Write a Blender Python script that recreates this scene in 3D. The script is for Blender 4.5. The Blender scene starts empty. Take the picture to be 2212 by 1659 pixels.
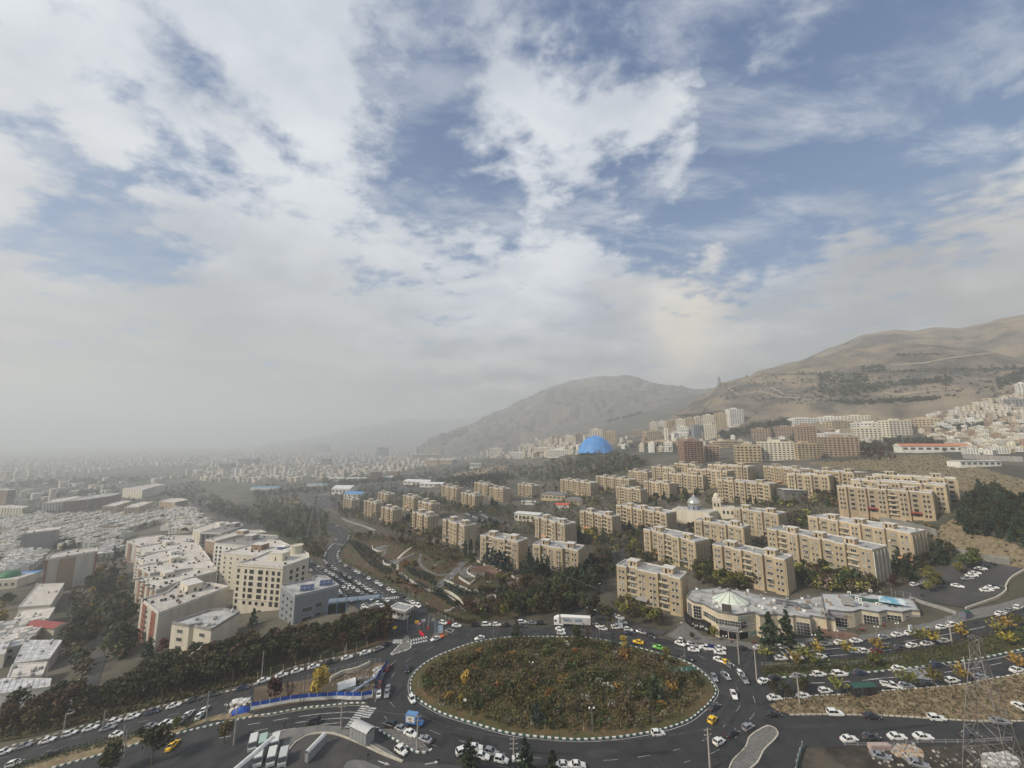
import bpy, bmesh, math, random, bisect
from mathutils import Vector, Matrix, noise
from mathutils.bvhtree import BVHTree
from mathutils.geometry import delaunay_2d_cdt
R=random.Random(7)
SC=bpy.context.scene; COL=SC.collection
# ---------------------------------------------------------------- camera, sky, sun
CZ=82.0;FP=385.0;PITCH=math.radians(8.15);SP,CP=math.sin(PITCH),math.cos(PITCH)
cam=bpy.data.cameras.new('camera');cam.lens=36.0*FP/1024;cam.sensor_width=36;cam.clip_start=1;cam.clip_end=60000
co=bpy.data.objects.new('camera',cam);COL.objects.link(co);co.location=(0,0,CZ);co.rotation_euler=(math.pi/2+PITCH,0,0);SC.camera=co
SUN_EL,SUN_AZ=34,-112     # azimuth measured from +Y (view direction), negative = to the left
EXPOSURE=0.30
SKYK=0.10; HAZE=0.00031
SC.cycles.volume_bounces=3;SC.cycles.max_bounces=8;SC.view_settings.view_transform='Standard';SC.view_settings.look='None';SC.view_settings.gamma=1;SC.view_settings.exposure=EXPOSURE;SC.view_settings.use_curve_mapping=False
sl=bpy.data.lights.new('sun','SUN');sl.energy=4.3;sl.angle=math.radians(10);sl.color=(1,.90,.75)
so=bpy.data.objects.new('sun',sl);COL.objects.link(so)
a=math.radians(SUN_AZ);e=math.radians(SUN_EL)
sd=Vector((math.sin(a)*math.cos(e),math.cos(a)*math.cos(e),math.sin(e)))
so.rotation_euler=sd.to_track_quat('Z','Y').to_euler()
W=bpy.data.worlds.new('World');SC.world=W;W.use_nodes=True
class NT:
    def __init__(s,t): s.t=t;s.t.nodes.clear()
    def n(s,ty,**k):
        x=s.t.nodes.new(ty)
        for a,b in k.items():
            if a[0]=='_': x.inputs[int(a[1:])].default_value=b
            else: setattr(x,a,b)
        return x
    def l(s,a,b): s.t.links.new(a,b)
    def math(s,op,a,b=None,c=None,clamp=False):
        x=s.n('ShaderNodeMath',operation=op);x.use_clamp=clamp
        for i,v in enumerate((a,b,c)):
            if v is None: continue
            if isinstance(v,(int,float)): x.inputs[i].default_value=v
            else: s.l(v,x.inputs[i])
        return x.outputs[0]
    def mapr(s,v,a,b,c=0,d=1,smooth=True):
        x=s.n('ShaderNodeMapRange');x.interpolation_type='SMOOTHSTEP' if smooth else 'LINEAR'
        s.l(v,x.inputs[0])
        for i,q in zip((1,2,3,4),(a,b,c,d)): x.inputs[i].default_value=q
        return x.outputs[0]
    def mix(s,f,a,b,ty='MIX'):
        x=s.n('ShaderNodeMix',data_type='RGBA',blend_type=ty)
        for i,v in ((0,f),(6,a),(7,b)):
            if isinstance(v,(int,float)): x.inputs[i].default_value=v
            elif isinstance(v,tuple): x.inputs[i].default_value=(v[0],v[1],v[2],1)
            else: s.l(v,x.inputs[i])
        return x.outputs[2]
    def noise(s,v,sc,det=4,ro=.55,dist=0):
        x=s.n('ShaderNodeTexNoise');x.inputs['Scale'].default_value=sc;x.inputs['Detail'].default_value=det;x.inputs['Roughness'].default_value=ro;x.inputs['Distortion'].default_value=dist
        if v is not None: s.l(v,x.inputs['Vector'])
        return x.outputs[0]
def skydir(u,v):   # direction seen at a point of the photograph (2212 px scale)
    dx,dy=u*.46293-512,v*.46293-384
    return Vector((dx,FP*CP+dy*SP,FP*SP-dy*CP)).normalized()
def build_world():
    t=NT(W.node_tree)
    tc=t.n('ShaderNodeTexCoord');D=tc.outputs['Generated']
    sky=t.n('ShaderNodeTexSky');sky.sky_type='NISHITA';sky.sun_disc=False;sky.sun_elevation=math.radians(SUN_EL);sky.sun_rotation=math.radians(SUN_AZ);sky.air_density=1.0;sky.dust_density=1.5;sky.ozone_density=2.0;sky.altitude=1600
    sx=t.n('ShaderNodeSeparateXYZ');t.l(D,sx.inputs[0]);z=sx.outputs[2]
    zz=t.math('ADD',t.math('MAXIMUM',z,0.0),0.16)
    px_=t.math('DIVIDE',sx.outputs[0],zz);py_=t.math('DIVIDE',sx.outputs[1],zz)
    cb=t.n('ShaderNodeCombineXYZ');t.l(px_,cb.inputs[0]);t.l(py_,cb.inputs[1]);P=cb.outputs[0]
    rot=t.n('ShaderNodeMapping');t.l(P,rot.inputs[0]);rot.inputs['Rotation'].default_value=(0,0,math.radians(28));rot.inputs['Scale'].default_value=(1.0,1.25,1)
    Q=rot.outputs[0]
    n1=t.noise(Q,1.3,9,.56,.25);n2=t.math('ADD',t.math('MULTIPLY',t.noise(Q,3.6,7,.6,.15),.62),t.math('MULTIPLY',t.noise(Q,9.5,6,.6,.1),.38));n3=t.noise(P,.9,3,.5)
    nn=t.math('ADD',t.math('MULTIPLY',n1,.82),t.math('MULTIPLY',n2,.85));nn=t.math('SUBTRACT',nn,.315)
    # open blue gaps between the clouds: (place, radius, strength)
    gaps=[(900,250,.26,.13),(1560,430,.30,.19),(1330,440,.16,.08),(1720,90,.50,.15),(1120,480,.12,.15),(1190,40,.22,.12),(1480,120,.20,.13),(400,230,.15,.14),(620,320,.12,.13),(2030,260,.40,.10),(250,560,.22,.13),(1190,590,.10,.12),(1750,380,.22,.10),(1380,590,.08,.08),(130,370,.12,.09),(780,120,.12,.08)]
    fills=[(1430,270,.16,.16),(1120,190,.14,.12),(640,180,.28,.08),(1240,330,.14,.10),(1850,200,.16,.08),(1650,250,.10,.09),(1250,60,.08,.08)]
    wn=t.n('ShaderNodeTexNoise');wn.inputs['Scale'].default_value=5;wn.inputs['Detail'].default_value=5;t.l(D,wn.inputs['Vector'])
    wv=t.n('ShaderNodeVectorMath',operation='MULTIPLY_ADD');t.l(wn.outputs[1],wv.inputs[0]);wv.inputs[1].default_value=(.42,.42,.42);wv.inputs[2].default_value=(-.21,-.21,-.21)
    DW=t.n('ShaderNodeVectorMath',operation='ADD');t.l(D,DW.inputs[0]);t.l(wv.outputs[0],DW.inputs[1])
    acc=None
    for u,v,r,k in gaps+[(a_,b_,c_,-d_) for a_,b_,c_,d_ in fills]:
        dist=t.n('ShaderNodeVectorMath',operation='DISTANCE');t.l(DW.outputs[0],dist.inputs[0]);dist.inputs[1].default_value=skydir(u,v)
        w=t.mapr(dist.outputs['Value'],0,r,k,0)
        acc=w if acc is None else t.math('ADD',acc,w)
    lowc=t.mapr(z,.02,.55,.16,0)
    dens=t.math('ADD',t.math('SUBTRACT',nn,acc),lowc)
    cov=t.mapr(dens,.37,.56)
    ws=t.n('ShaderNodeMapping');t.l(P,ws.inputs[0]);ws.inputs['Rotation'].default_value=(0,0,math.radians(-35));ws.inputs['Scale'].default_value=(1.0,2.0,1)
    wis=t.mapr(t.noise(ws.outputs[0],2.2,8,.64,.3),.43,.68,0,.6)
    cov=t.math('MAXIMUM',cov,wis)
    # cloud tone: thick bellies greyer, veils brighter; low clouds seen through dusty air are warmer
    sh=t.mapr(t.math('ADD',t.math('MULTIPLY',n3,.5),t.math('MULTIPLY',t.noise(Q,2.2,6,.55),.5)),.36,.62)
    hi=t.mix(sh,(3.5,4.0,4.8),(6.7,7.0,7.4))
    lo=t.mix(t.mapr(t.noise(P,1.4,6,.55),.4,.62),(2.7,2.72,2.7),(5.4,5.1,4.6))
    cc=t.mix(t.mapr(z,.06,.36),lo,hi)
    for u,v,r,k,colr in ((1480,690,.20,.75,(8.2,7.3,5.8)),(1330,735,.12,.55,(3.3,3.3,3.35)),(2050,590,.26,.7,(3.3,3.2,3.05)),(2190,420,.16,.5,(7.6,7.2,6.4)),(650,850,.5,.5,(3.1,3.1,3.05)),(250,780,.6,.4,(3.3,3.3,3.2)),(1440,260,.14,.6,(7.2,7.4,7.6)),(800,520,.4,.35,(7.0,7.3,7.5))):
        dist=t.n('ShaderNodeVectorMath',operation='DISTANCE');t.l(DW.outputs[0],dist.inputs[0]);dist.inputs[1].default_value=skydir(u,v)
        cc=t.mix(t.mapr(dist.outputs['Value'],0,r,k,0),cc,colr)
    blue=t.mix(.75,sky.outputs[0],t.mix(t.mapr(z,.1,.8),(1.4,2.75,4.8),(.26,.95,2.6)))
    out=t.mix(cov,blue,cc)
    out=t.mix(t.mapr(z,-.02,.10,1,0),out,(2.5,2.55,2.55))
    bg=t.n('ShaderNodeBackground');t.l(out,bg.inputs[0]);bg.inputs[1].default_value=SKYK
    o=t.n('ShaderNodeOutputWorld');t.l(bg.outputs[0],o.inputs[0])
build_world()
# ---------------------------------------------------------------- terrain and pixel helpers
XS=[60,100,150,200,240,270,350,500,700,1200,2000,3000,5000]
ES=[0,4,10,17,28,38,47,56,66,86,150,240,380]
XN=[50,90,150,220,300,450,700,1200,5000]
EN=[0,-4,-14,-26,-36,-46,-58,-70,-95]
def E(X,Y):
    if X<=50:
        X=-X
        if X<=XN[0]: return 0.0
        if X>=XN[-1]: return EN[-1]
        i=bisect.bisect_right(XN,X)-1
        return EN[i]+(EN[i+1]-EN[i])*(X-XN[i])/(XN[i+1]-XN[i])
    xp=X*(1+max(0,Y-250)/700.0)
    if xp<=XS[0]: return 0.0
    if xp>=XS[-1]: return ES[-1]
    i=bisect.bisect_right(XS,xp)-1
    return ES[i]+(ES[i+1]-ES[i])*(xp-XS[i])/(XS[i+1]-XS[i])
REG=dict(A=(0,1700,.45208),B=(1000,1700,.45208),C=(2000,1700,.45208),D=(3000,1700,.46655),E=(0,2324,.45208),F=(1000,2324,.45208),G=(2000,2324,.45208),H=(3000,2324,.46655),M=(2650,2280,.27125),O=(3200,2280,.27125),N=(2400,2150,.27125),L=(480,2050,.31646),S=(950,2650,.31646),T=(3400,2500,.31584),U=(1450,2350,.27125),V=(1700,2850,.31646),P=(0,0,1.8228))
def px(r,x,y):
    o=REG[r];return ((o[0]+x*o[2])/3.9375,(o[1]+y*o[2])/3.9375)
def ray(u,v):
    dx,dy=u-512,v-384
    return dx,FP*CP+dy*SP,FP*SP-dy*CP
def at_z(r,x,y,z):
    a,b,c=ray(*px(r,x,y));t=(z-CZ)/c;return a*t,b*t,z
def at(r,x,y,h=0.0):
    a,b,c=ray(*px(r,x,y))
    t=.12;p=t
    while t<25:
        if CZ+c*t<E(a*t,b*t)+h: break
        p=t;t*=1.03
    lo,hi=p,t
    for _ in range(18):
        m=(lo+hi)/2
        if CZ+c*m<E(a*m,b*m)+h: hi=m
        else: lo=m
    return a*hi,b*hi,E(a*hi,b*hi)
def proj(X,Y,Z):
    Z-=CZ
    f=Y*CP+Z*SP;u=-Y*SP+Z*CP
    return 512+FP*X/f,384-FP*u/f
REG['Q']=(1750,2100,.27125);REG['W']=(3132,1150,.40687);REG['X']=(2300,1150,.40687);REG['Y']=(1500,1350,.40687)
def gz(x,y,off=0): return Vector((x,y,E(x,y)+off))
# ---------------------------------------------------------------- materials
MATS={}
def mat(name,c,c2=None,sc=1.0,rough=.85,rnd=0,isl=0,spec=.3,metal=0,det=4,bump=0,bsc=None,coord='pos',c3=None,sc3=.05,streak=False,lo=.35,hi=.65,bd=.05):
    if name in MATS: return MATS[name]
    m=bpy.data.materials.new(name);m.use_nodes=True;t=NT(m.node_tree)
    b=t.n('ShaderNodeBsdfPrincipled');o=t.n('ShaderNodeOutputMaterial');t.l(b.outputs[0],o.inputs[0])
    b.inputs['Roughness'].default_value=rough;b.inputs['Metallic'].default_value=metal;b.inputs['Specular IOR Level'].default_value=spec
    g=t.n('ShaderNodeNewGeometry');tc=t.n('ShaderNodeTexCoord')
    V=g.outputs['Position'] if coord=='pos' else tc.outputs['Object']
    if c2 is None and not (rnd or isl or c3): b.inputs['Base Color'].default_value=(*c,1)
    else:
        col=t.mix(0.0,c,c)
        if c2:
            vv=V
            if streak:
                mp=t.n('ShaderNodeMapping');t.l(V,mp.inputs[0]);mp.inputs['Scale'].default_value=(1,1,.12);vv=mp.outputs[0]
            col=t.mix(t.mapr(t.noise(vv,sc,det,.6),lo,hi),c,c2)
        if c3: col=t.mix(t.mapr(t.noise(V,sc3,5,.6),.42,.62),col,c3)
        if rnd:
            oi=t.n('ShaderNodeObjectInfo');f=t.mapr(oi.outputs['Random'],0,1,1-rnd,1+rnd,False)
            hs=t.n('ShaderNodeHueSaturation');t.l(col,hs.inputs['Color']);t.l(f,hs.inputs['Value'])
            f2=t.mapr(t.math('FRACT',t.math('MULTIPLY',oi.outputs['Random'],7.31)),0,1,.5-rnd*.07,.5+rnd*.07,False);t.l(f2,hs.inputs['Hue']);col=hs.outputs[0]
        if isl:
            f=t.mapr(g.outputs['Random Per Island'],0,1,1-isl,1+isl,False)
            hs=t.n('ShaderNodeHueSaturation');t.l(col,hs.inputs['Color']);t.l(f,hs.inputs['Value']);col=hs.outputs[0]
        t.l(col,b.inputs['Base Color'])
    if bump:
        bp=t.n('ShaderNodeBump');bp.inputs['Strength'].default_value=bump;bp.inputs['Distance'].default_value=bd
        t.l(t.noise(V,bsc or sc*4,4),bp.inputs['Height']);t.l(bp.outputs[0],b.inputs['Normal'])
    MATS[name]=m;return m
asphalt=mat('asphalt',(.022,.023,.025),(.040,.040,.041),.25,.85,c3=(.034,.034,.036),sc3=.05,bump=.15,bsc=6)
asphalt2=mat('asphalt_grey',(.055,.054,.053),(.042,.042,.042),.3,.9,c3=(.068,.066,.063),sc3=.07)
paint=mat('road_paint',(.55,.55,.52),(.3,.3,.29),1.2,.7)
paintd=mat('road_paint_worn',(.34,.34,.33),(.12,.12,.12),1.5,.8)
kw=mat('kerb_white',(.72,.71,.66),(.5,.5,.46),2,.8);kg=mat('kerb_green',(.03,.085,.07),(.05,.1,.085),2,.8)
concrete=mat('concrete',(.3,.29,.27),(.22,.21,.2),.5,.9,streak=True)
concd=mat('dark_concrete',(.12,.12,.115),(.17,.165,.155),.4,.9)
paving=mat('paving',(.17,.165,.155),(.11,.108,.1),1.6,.9,det=2)
stonep=mat('pale_stone',(.5,.46,.38),(.38,.34,.28),1.5,.85)
beige=mat('ochre_render',(.47,.375,.235),(.385,.305,.195),.35,.9,rnd=.09,streak=True,c3=(.33,.265,.175),sc3=.09)
beigeg=mat('grey_ochre_panel',(.36,.30,.215),(.27,.23,.165),.4,.9,rnd=.08,streak=True)
fin=mat('pale_ochre_fin',(.50,.42,.29),(.42,.35,.24),.6,.9)
roofm=mat('bitumen_roof',(.46,.455,.44),(.22,.215,.21),.22,.9,c3=(.36,.35,.34),sc3=.6,rnd=.2)
rooff=mat('foil_roof',(.62,.62,.62),(.36,.36,.36),.5,.6,rnd=.15)
roofl=mat('light_roof',(.55,.51,.46),(.40,.37,.33),.35,.85,rnd=.12)
roofg=mat('roof_grey',(.33,.325,.31),(.22,.22,.215),.3,.85,c3=(.42,.415,.40),sc3=.2)
parapet=mat('parapet_cap',(.60,.57,.52),(.46,.44,.40),.8,.85)
cream=mat('cream_stone',(.60,.55,.44),(.52,.47,.37),.4,.85,streak=True)
creamw=mat('white_stone',(.66,.65,.60),(.58,.56,.51),.5,.85,streak=True)
blank=mat('blank_render',(.46,.43,.375),(.37,.345,.30),.25,.9,streak=True)
blankg=mat('blank_grey',(.25,.245,.235),(.20,.195,.19),.3,.9,streak=True)
brown=mat('brown_stone',(.26,.165,.115),(.2,.125,.09),.6,.85,streak=True)
brick=mat('red_brick',(.26,.10,.065),(.2,.08,.05),1.5,.85)
brickt=mat('tan_brick',(.33,.24,.17),(.26,.19,.135),1.2,.9)
greyb=mat('grey_cladding',(.22,.235,.25),(.19,.2,.215),.5,.6)
glass=mat('window_glass',(.022,.024,.028),(.06,.06,.06),.35,.12,spec=.6,rnd=.5)
glassd=mat('dark_glass',(.012,.013,.017),None,1,.08,spec=.6)
frame_=mat('window_frame',(.55,.54,.5),None,1,.6);framed=mat('dark_frame',(.07,.065,.06),None,1,.6)
curt=mat('curtained_window',(.32,.31,.29),(.2,.2,.19),1,.5,rnd=.2)
metal=mat('painted_metal',(.34,.34,.33),(.26,.26,.25),1,.55,metal=.2)
steel=mat('galvanised_steel',(.34,.33,.32),(.2,.16,.13),.6,.5,metal=.6)
tank=mat('roof_tank',(.05,.05,.055),None,1,.5)
pole_m=mat('concrete_pole',(.36,.34,.30),(.28,.26,.23),.8,.9)
bark=mat('bark',(.09,.07,.05),(.14,.11,.085),2,.95,coord='o')
grassm=mat('grass',(.055,.062,.02),(.085,.07,.03),.3,.95,c3=(.035,.05,.016),sc3=.08,bump=.4,bsc=3)
lawn=mat('lawn',(.05,.075,.018),(.065,.085,.025),.3,.95)
dry=mat('dry_grass',(.19,.145,.085),(.12,.095,.052),.12,.95,c3=(.24,.19,.115),sc3=.6,bump=.5,bsc=1.5,det=7)
soil=mat('soil',(.10,.07,.045),(.15,.11,.075),.3,.95,c3=(.07,.055,.035),sc3=.09)
redsoil=mat('leaf_litter',(.095,.05,.032),(.07,.055,.03),.25,.95,c3=(.06,.065,.028),sc3=.07)
dirtw=mat('pale_rubble',(.42,.40,.37),(.22,.2,.18),1.2,.95)
black=mat('rubber_black',(.015,.015,.015),None,1,.8)
red=mat('red_paint',(.55,.02,.04),None,1,.5);orange=mat('orange_paint',(.75,.16,.05),None,1,.6)
bluep=mat('blue_sheet',(.01,.05,.30),(.015,.08,.36),.5,.5);whitep=mat('white_panel',(.66,.66,.63),(.5,.5,.48),.6,.7)
bluer=mat('blue_roof',(.09,.27,.56),(.07,.2,.44),.4,.5);yellowp=mat('yellow_panel',(.72,.48,.03),None,1,.6)
redroof=mat('red_sheet_roof',(.30,.06,.055),(.21,.045,.04),.5,.6);greenp=mat('green_dome',(.03,.16,.07),None,1,.6)
solar=mat('solar_cells',(.015,.03,.09),(.03,.05,.12),3,.15,spec=.6)
silver=mat('silver_dome_tiles',(.62,.60,.54),(.48,.47,.44),2,.25,metal=.85)
tileb=mat('blue_tile_band',(.12,.2,.42),(.3,.36,.5),2,.4)
tarp=mat('green_tarpaulin',(.02,.07,.055),(.03,.09,.07),2,.7);glow=mat('white_lamp_head',(.75,.74,.7),None,1,.5)
textd=mat('dark_lettering',(.07,.065,.06),None,1,.6);textr=mat('maroon_lettering',(.16,.02,.025),None,1,.6);textb=mat('blue_lettering',(.015,.13,.30),None,1,.5);textw=mat('white_lettering',(.75,.74,.7),None,1,.6)
skin=mat('skin',(.4,.25,.17),None,1,.7);cloth=mat('dark_clothes',(.02,.022,.03),(.04,.04,.05),3,.9)
def leafm(n,c,c2,rnd=.38): return mat(n,c,c2,.9,.8,rnd=rnd,isl=.42,coord='o',spec=.2)
LM=dict(dark=leafm('dark_foliage',(.040,.045,.019),(.062,.055,.025)),rust=leafm('rust_foliage',(.10,.062,.032),(.065,.05,.026)),
 green=leafm('green_foliage',(.055,.072,.024),(.08,.086,.032)),yellow=leafm('yellow_foliage',(.36,.25,.045),(.23,.18,.045)),
 lime=leafm('lime_foliage',(.12,.13,.035),(.18,.155,.04)),pine=leafm('pine_foliage',(.032,.05,.026),(.045,.06,.034)),
 spruce=leafm('blue_grey_foliage',(.045,.062,.052),(.032,.045,.036)),bare=leafm('bare_twigs',(.095,.072,.055),(.13,.095,.07)),
 red=leafm('crimson_foliage',(.10,.035,.03),(.07,.03,.025)),pink=leafm('pale_twigs',(.19,.14,.11),(.13,.10,.075)),flower=leafm('pale_blossom',(.24,.22,.18),(.08,.09,.045)),orangel=leafm('orange_foliage',(.20,.10,.028),(.13,.075,.028)),olive=leafm('olive_foliage',(.085,.075,.028),(.11,.08,.035)))
def citymat():
    m=bpy.data.materials.new('far_facade');m.use_nodes=True;t=NT(m.node_tree)
    b=t.n('ShaderNodeBsdfPrincipled');o=t.n('ShaderNodeOutputMaterial');t.l(b.outputs[0],o.inputs[0]);b.inputs['Roughness'].default_value=.85
    g=t.n('ShaderNodeNewGeometry');s=t.n('ShaderNodeSeparateXYZ');t.l(g.outputs['Position'],s.inputs[0]);nz=t.n('ShaderNodeSeparateXYZ');t.l(g.outputs['Normal'],nz.inputs[0])
    fz=t.math('FRACT',t.math('DIVIDE',s.outputs[2],3.2));fx=t.math('FRACT',t.math('DIVIDE',t.math('ADD',s.outputs[0],t.math('MULTIPLY',s.outputs[1],.8)),3.7))
    w=t.math('MULTIPLY',t.math('GREATER_THAN',fz,.45),t.math('GREATER_THAN',fx,.5))
    w=t.math('MULTIPLY',w,t.math('LESS_THAN',nz.outputs[2],.5))
    r=t.n('ShaderNodeValToRGB');t.l(g.outputs['Random Per Island'],r.inputs[0]);e=r.color_ramp.elements
    e[0].color=(.55,.50,.42,1);e[1].color=(.62,.60,.56,1);e[1].position=1
    for p_,c_ in ((.25,(.48,.40,.29,1)),(.5,(.58,.54,.47,1)),(.7,(.36,.31,.25,1)),(.85,(.5,.44,.34,1))):
        q=e.new(p_);q.color=c_
    col=t.mix(t.math('MULTIPLY',w,.8),r.outputs[0],(.05,.05,.05))
    col=t.mix(t.math('GREATER_THAN',nz.outputs[2],.5),col,(.52,.50,.47))
    t.l(col,b.inputs['Base Color']);return m
cityM=citymat()
# ---------------------------------------------------------------- mesh helpers
class MB:
    def __init__(s): s.v=[];s.f=[];s.m=[];s.mats=[]
    def mi(s,m):
        if m not in s.mats: s.mats.append(m)
        return s.mats.index(m)
    def face(s,pts,m):
        k=len(s.v);s.v+=[tuple(p) for p in pts];s.f.append(tuple(range(k,k+len(pts))));s.m.append(s.mi(m))
    def prism(s,poly,z0,z1,m,top=None,bottom=False):   # poly counter-clockwise seen from above
        n=len(poly);k=len(s.v)
        zt=z1 if isinstance(z1,(list,tuple)) else [z1]*n
        zb=z0 if isinstance(z0,(list,tuple)) else [z0]*n
        s.v+=[(p[0],p[1],zb[i]) for i,p in enumerate(poly)]+[(p[0],p[1],zt[i]) for i,p in enumerate(poly)]
        j=s.mi(m)
        for i in range(n):
            q=(i+1)%n;s.f.append((k+i,k+q,k+n+q,k+n+i));s.m.append(j)
        s.f.append(tuple(range(k+n,k+2*n)));s.m.append(s.mi(top or m))
        if bottom: s.f.append(tuple(range(k+n-1,k-1,-1)));s.m.append(j)
    def box(s,x0,x1,y0,y1,z0,z1,m,top=None): s.prism([(x0,y0),(x1,y0),(x1,y1),(x0,y1)],z0,z1,m,top,True)
    def tube(s,a,b,r0,r1,m,n=6):
        a=Vector(a);b=Vector(b);d=(b-a)
        if d.length<1e-6: return
        q=d.to_track_quat('Z','Y');k=len(s.v);j=s.mi(m)
        for p,r in ((a,r0),(b,r1)):
            for i in range(n):
                an=2*math.pi*i/n;s.v.append(tuple(p+q@Vector((r*math.cos(an),r*math.sin(an),0))))
        for i in range(n):
            h=(i+1)%n;s.f.append((k+i,k+h,k+n+h,k+n+i));s.m.append(j)
        s.f.append(tuple(range(k+n,k+2*n)));s.m.append(j);s.f.append(tuple(range(k+n-1,k-1,-1)));s.m.append(j)
    def lathe(s,prof,m,n=12,cx=0,cy=0,sx=1,sy=1):
        k=len(s.v);j=s.mi(m)
        for r,z in prof:
            for i in range(n):
                an=2*math.pi*i/n;s.v.append((cx+r*sx*math.cos(an),cy+r*sy*math.sin(an),z))
        for q in range(len(prof)-1):
            for i in range(n):
                h=(i+1)%n;s.f.append((k+q*n+i,k+q*n+h,k+(q+1)*n+h,k+(q+1)*n+i));s.m.append(j)
    def mesh(s,name,smooth=False):
        me=bpy.data.meshes.new(name);me.from_pydata(s.v,[],s.f)
        for m in s.mats: me.materials.append(m)
        me.polygons.foreach_set('material_index',s.m)
        if smooth: me.polygons.foreach_set('use_smooth',[True]*len(me.polygons))
        me.update();return me
    def build(s,name,parent=None,loc=None,rz=None,smooth=False): return put(name,s.mesh(name,smooth),parent,loc,rz)
def put(name,me,parent=None,loc=None,rz=None):
    o=bpy.data.objects.new(name,me);COL.objects.link(o)
    if parent: o.parent=parent
    if loc is not None: o.location=loc
    if rz is not None: o.rotation_euler=(0,0,rz)
    return o
def tag(o,label=None,cat=None,group=None,kind=None):
    if label: o['label']=label
    if cat: o['category']=cat
    if group: o['group']=group
    if kind: o['kind']=kind
    return o
def thing(name,label,cat,loc,rz=0,group=None): return tag(put(name,None,None,loc,rz),label,cat,group)
def ccw(p): return p if sum(p[i][0]*p[(i+1)%len(p)][1]-p[(i+1)%len(p)][0]*p[i][1] for i in range(len(p)))>0 else p[::-1]
def wpoly(r,pts): return [at(r,*p)[:2] for p in pts]
def smooth_line(p,closed=False,step=2.0):
    out=[];n=len(p)
    for i in range(n if closed else n-1):
        a,b,c,d=[p[(i+k)%n] if closed else p[min(max(i+k,0),n-1)] for k in (-1,0,1,2)]
        L=math.dist(b,c);m=max(1,int(L/step))
        for k in range(m):
            t=k/m;t2=t*t;t3=t2*t
            out.append(tuple(.5*((2*b[j])+(-a[j]+c[j])*t+(2*a[j]-5*b[j]+4*c[j]-d[j])*t2+(-a[j]+3*b[j]-3*c[j]+d[j])*t3) for j in (0,1)))
    if not closed: out.append(tuple(p[-1]))
    return out
SHN=0
def inside(x,y,p):
    c=False;j=len(p)-1
    for i in range(len(p)):
        if (p[i][1]>y)!=(p[j][1]>y) and x<(p[j][0]-p[i][0])*(y-p[i][1])/(p[j][1]-p[i][1])+p[i][0]: c=not c
        j=i
    return c
def sheet(name,pts,m,off,parent=None,kind='structure',edge=6,bulge=0,label=None):
    global SHN
    SHN+=1;off+=.0007*(SHN%40)
    P=[Vector(p[:2]) for p in ccw(pts)];n=len(P);B=[]
    for i in range(n):
        q=P[(i+1)%n];k=max(1,int((q-P[i]).length/edge))
        B+=[P[i]+(q-P[i])*(j/k) for j in range(k)]
    nb=len(B);x0,x1=min(p.x for p in B),max(p.x for p in B);y0,y1=min(p.y for p in B),max(p.y for p in B)
    V=list(B);y=y0+edge*.37
    while y<y1:
        x=x0+edge*.41
        while x<x1:
            if inside(x,y,B): V.append(Vector((x,y)))
            x+=edge
        y+=edge
    vv,_,ff,_,_,_=delaunay_2d_cdt(V,[(i,(i+1)%nb) for i in range(nb)],[],1,.001)
    vs=[(p.x,p.y,E(p.x,p.y)+off+(bulge(p.x,p.y) if bulge else 0)) for p in vv]
    me=bpy.data.meshes.new(name);me.from_pydata(vs,[],[tuple(f) for f in ff]);me.materials.append(m);o=put(name,me,parent)
    if not parent: o['kind']=kind
    if label:o['label']=label
    return o
def offset_line(p,d,closed=False):
    out=[];n=len(p)
    for i in range(n):
        a=p[(i-1)%n] if (closed or i) else p[i];b=p[(i+1)%n] if (closed or i<n-1) else p[i]
        dx,dy=b[0]-a[0],b[1]-a[1];L=math.hypot(dx,dy) or 1;out.append((p[i][0]-dy/L*d,p[i][1]+dx/L*d))
    return out
def ribbon(name,line,w,m,off,parent=None,dash=None,h=0,closed=False,mb=None,shift=0):
    """flat (or kerb-high) strip along a world line; dash=(on,off) metres"""
    own=mb is None;mb=mb or MB();L=smooth_line(line,closed,1.6)
    if closed: L.append(L[0])
    if shift: L=offset_line(L,shift)
    A=offset_line(L,w/2);B=offset_line(L,-w/2);s=0
    for i in range(len(L)-1):
        d=math.dist(L[i],L[i+1]);mid=s+d/2;s+=d
        if dash and mid%(dash[0]+dash[1])>dash[0]: continue
        q=[(B[i][0],B[i][1]),(B[i+1][0],B[i+1][1]),(A[i+1][0],A[i+1][1]),(A[i][0],A[i][1])]
        z=[E(*c)+off+h for c in q]
        if h: mb.prism(q,[c-h-.1 for c in z],z,m)
        else: mb.face([(c[0],c[1],zz) for c,zz in zip(q,z)],m)
    if own:
        o=mb.build(name,parent)
        if not parent:o['kind']='structure'
        return o
def stone_mesh(m,l=1.0,w=.35,h=.28):
    b=MB();b.box(-l/2,l/2,-w/2,w/2,-.1,h,m);return b.mesh('kerb_stone')
KW,KG=stone_mesh(kw),stone_mesh(kg);KW2,KG2=stone_mesh(kw,.6,.25,.2),stone_mesh(kg,.6,.25,.2);KC=stone_mesh(stonep,1.2,.3,.2)
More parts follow.
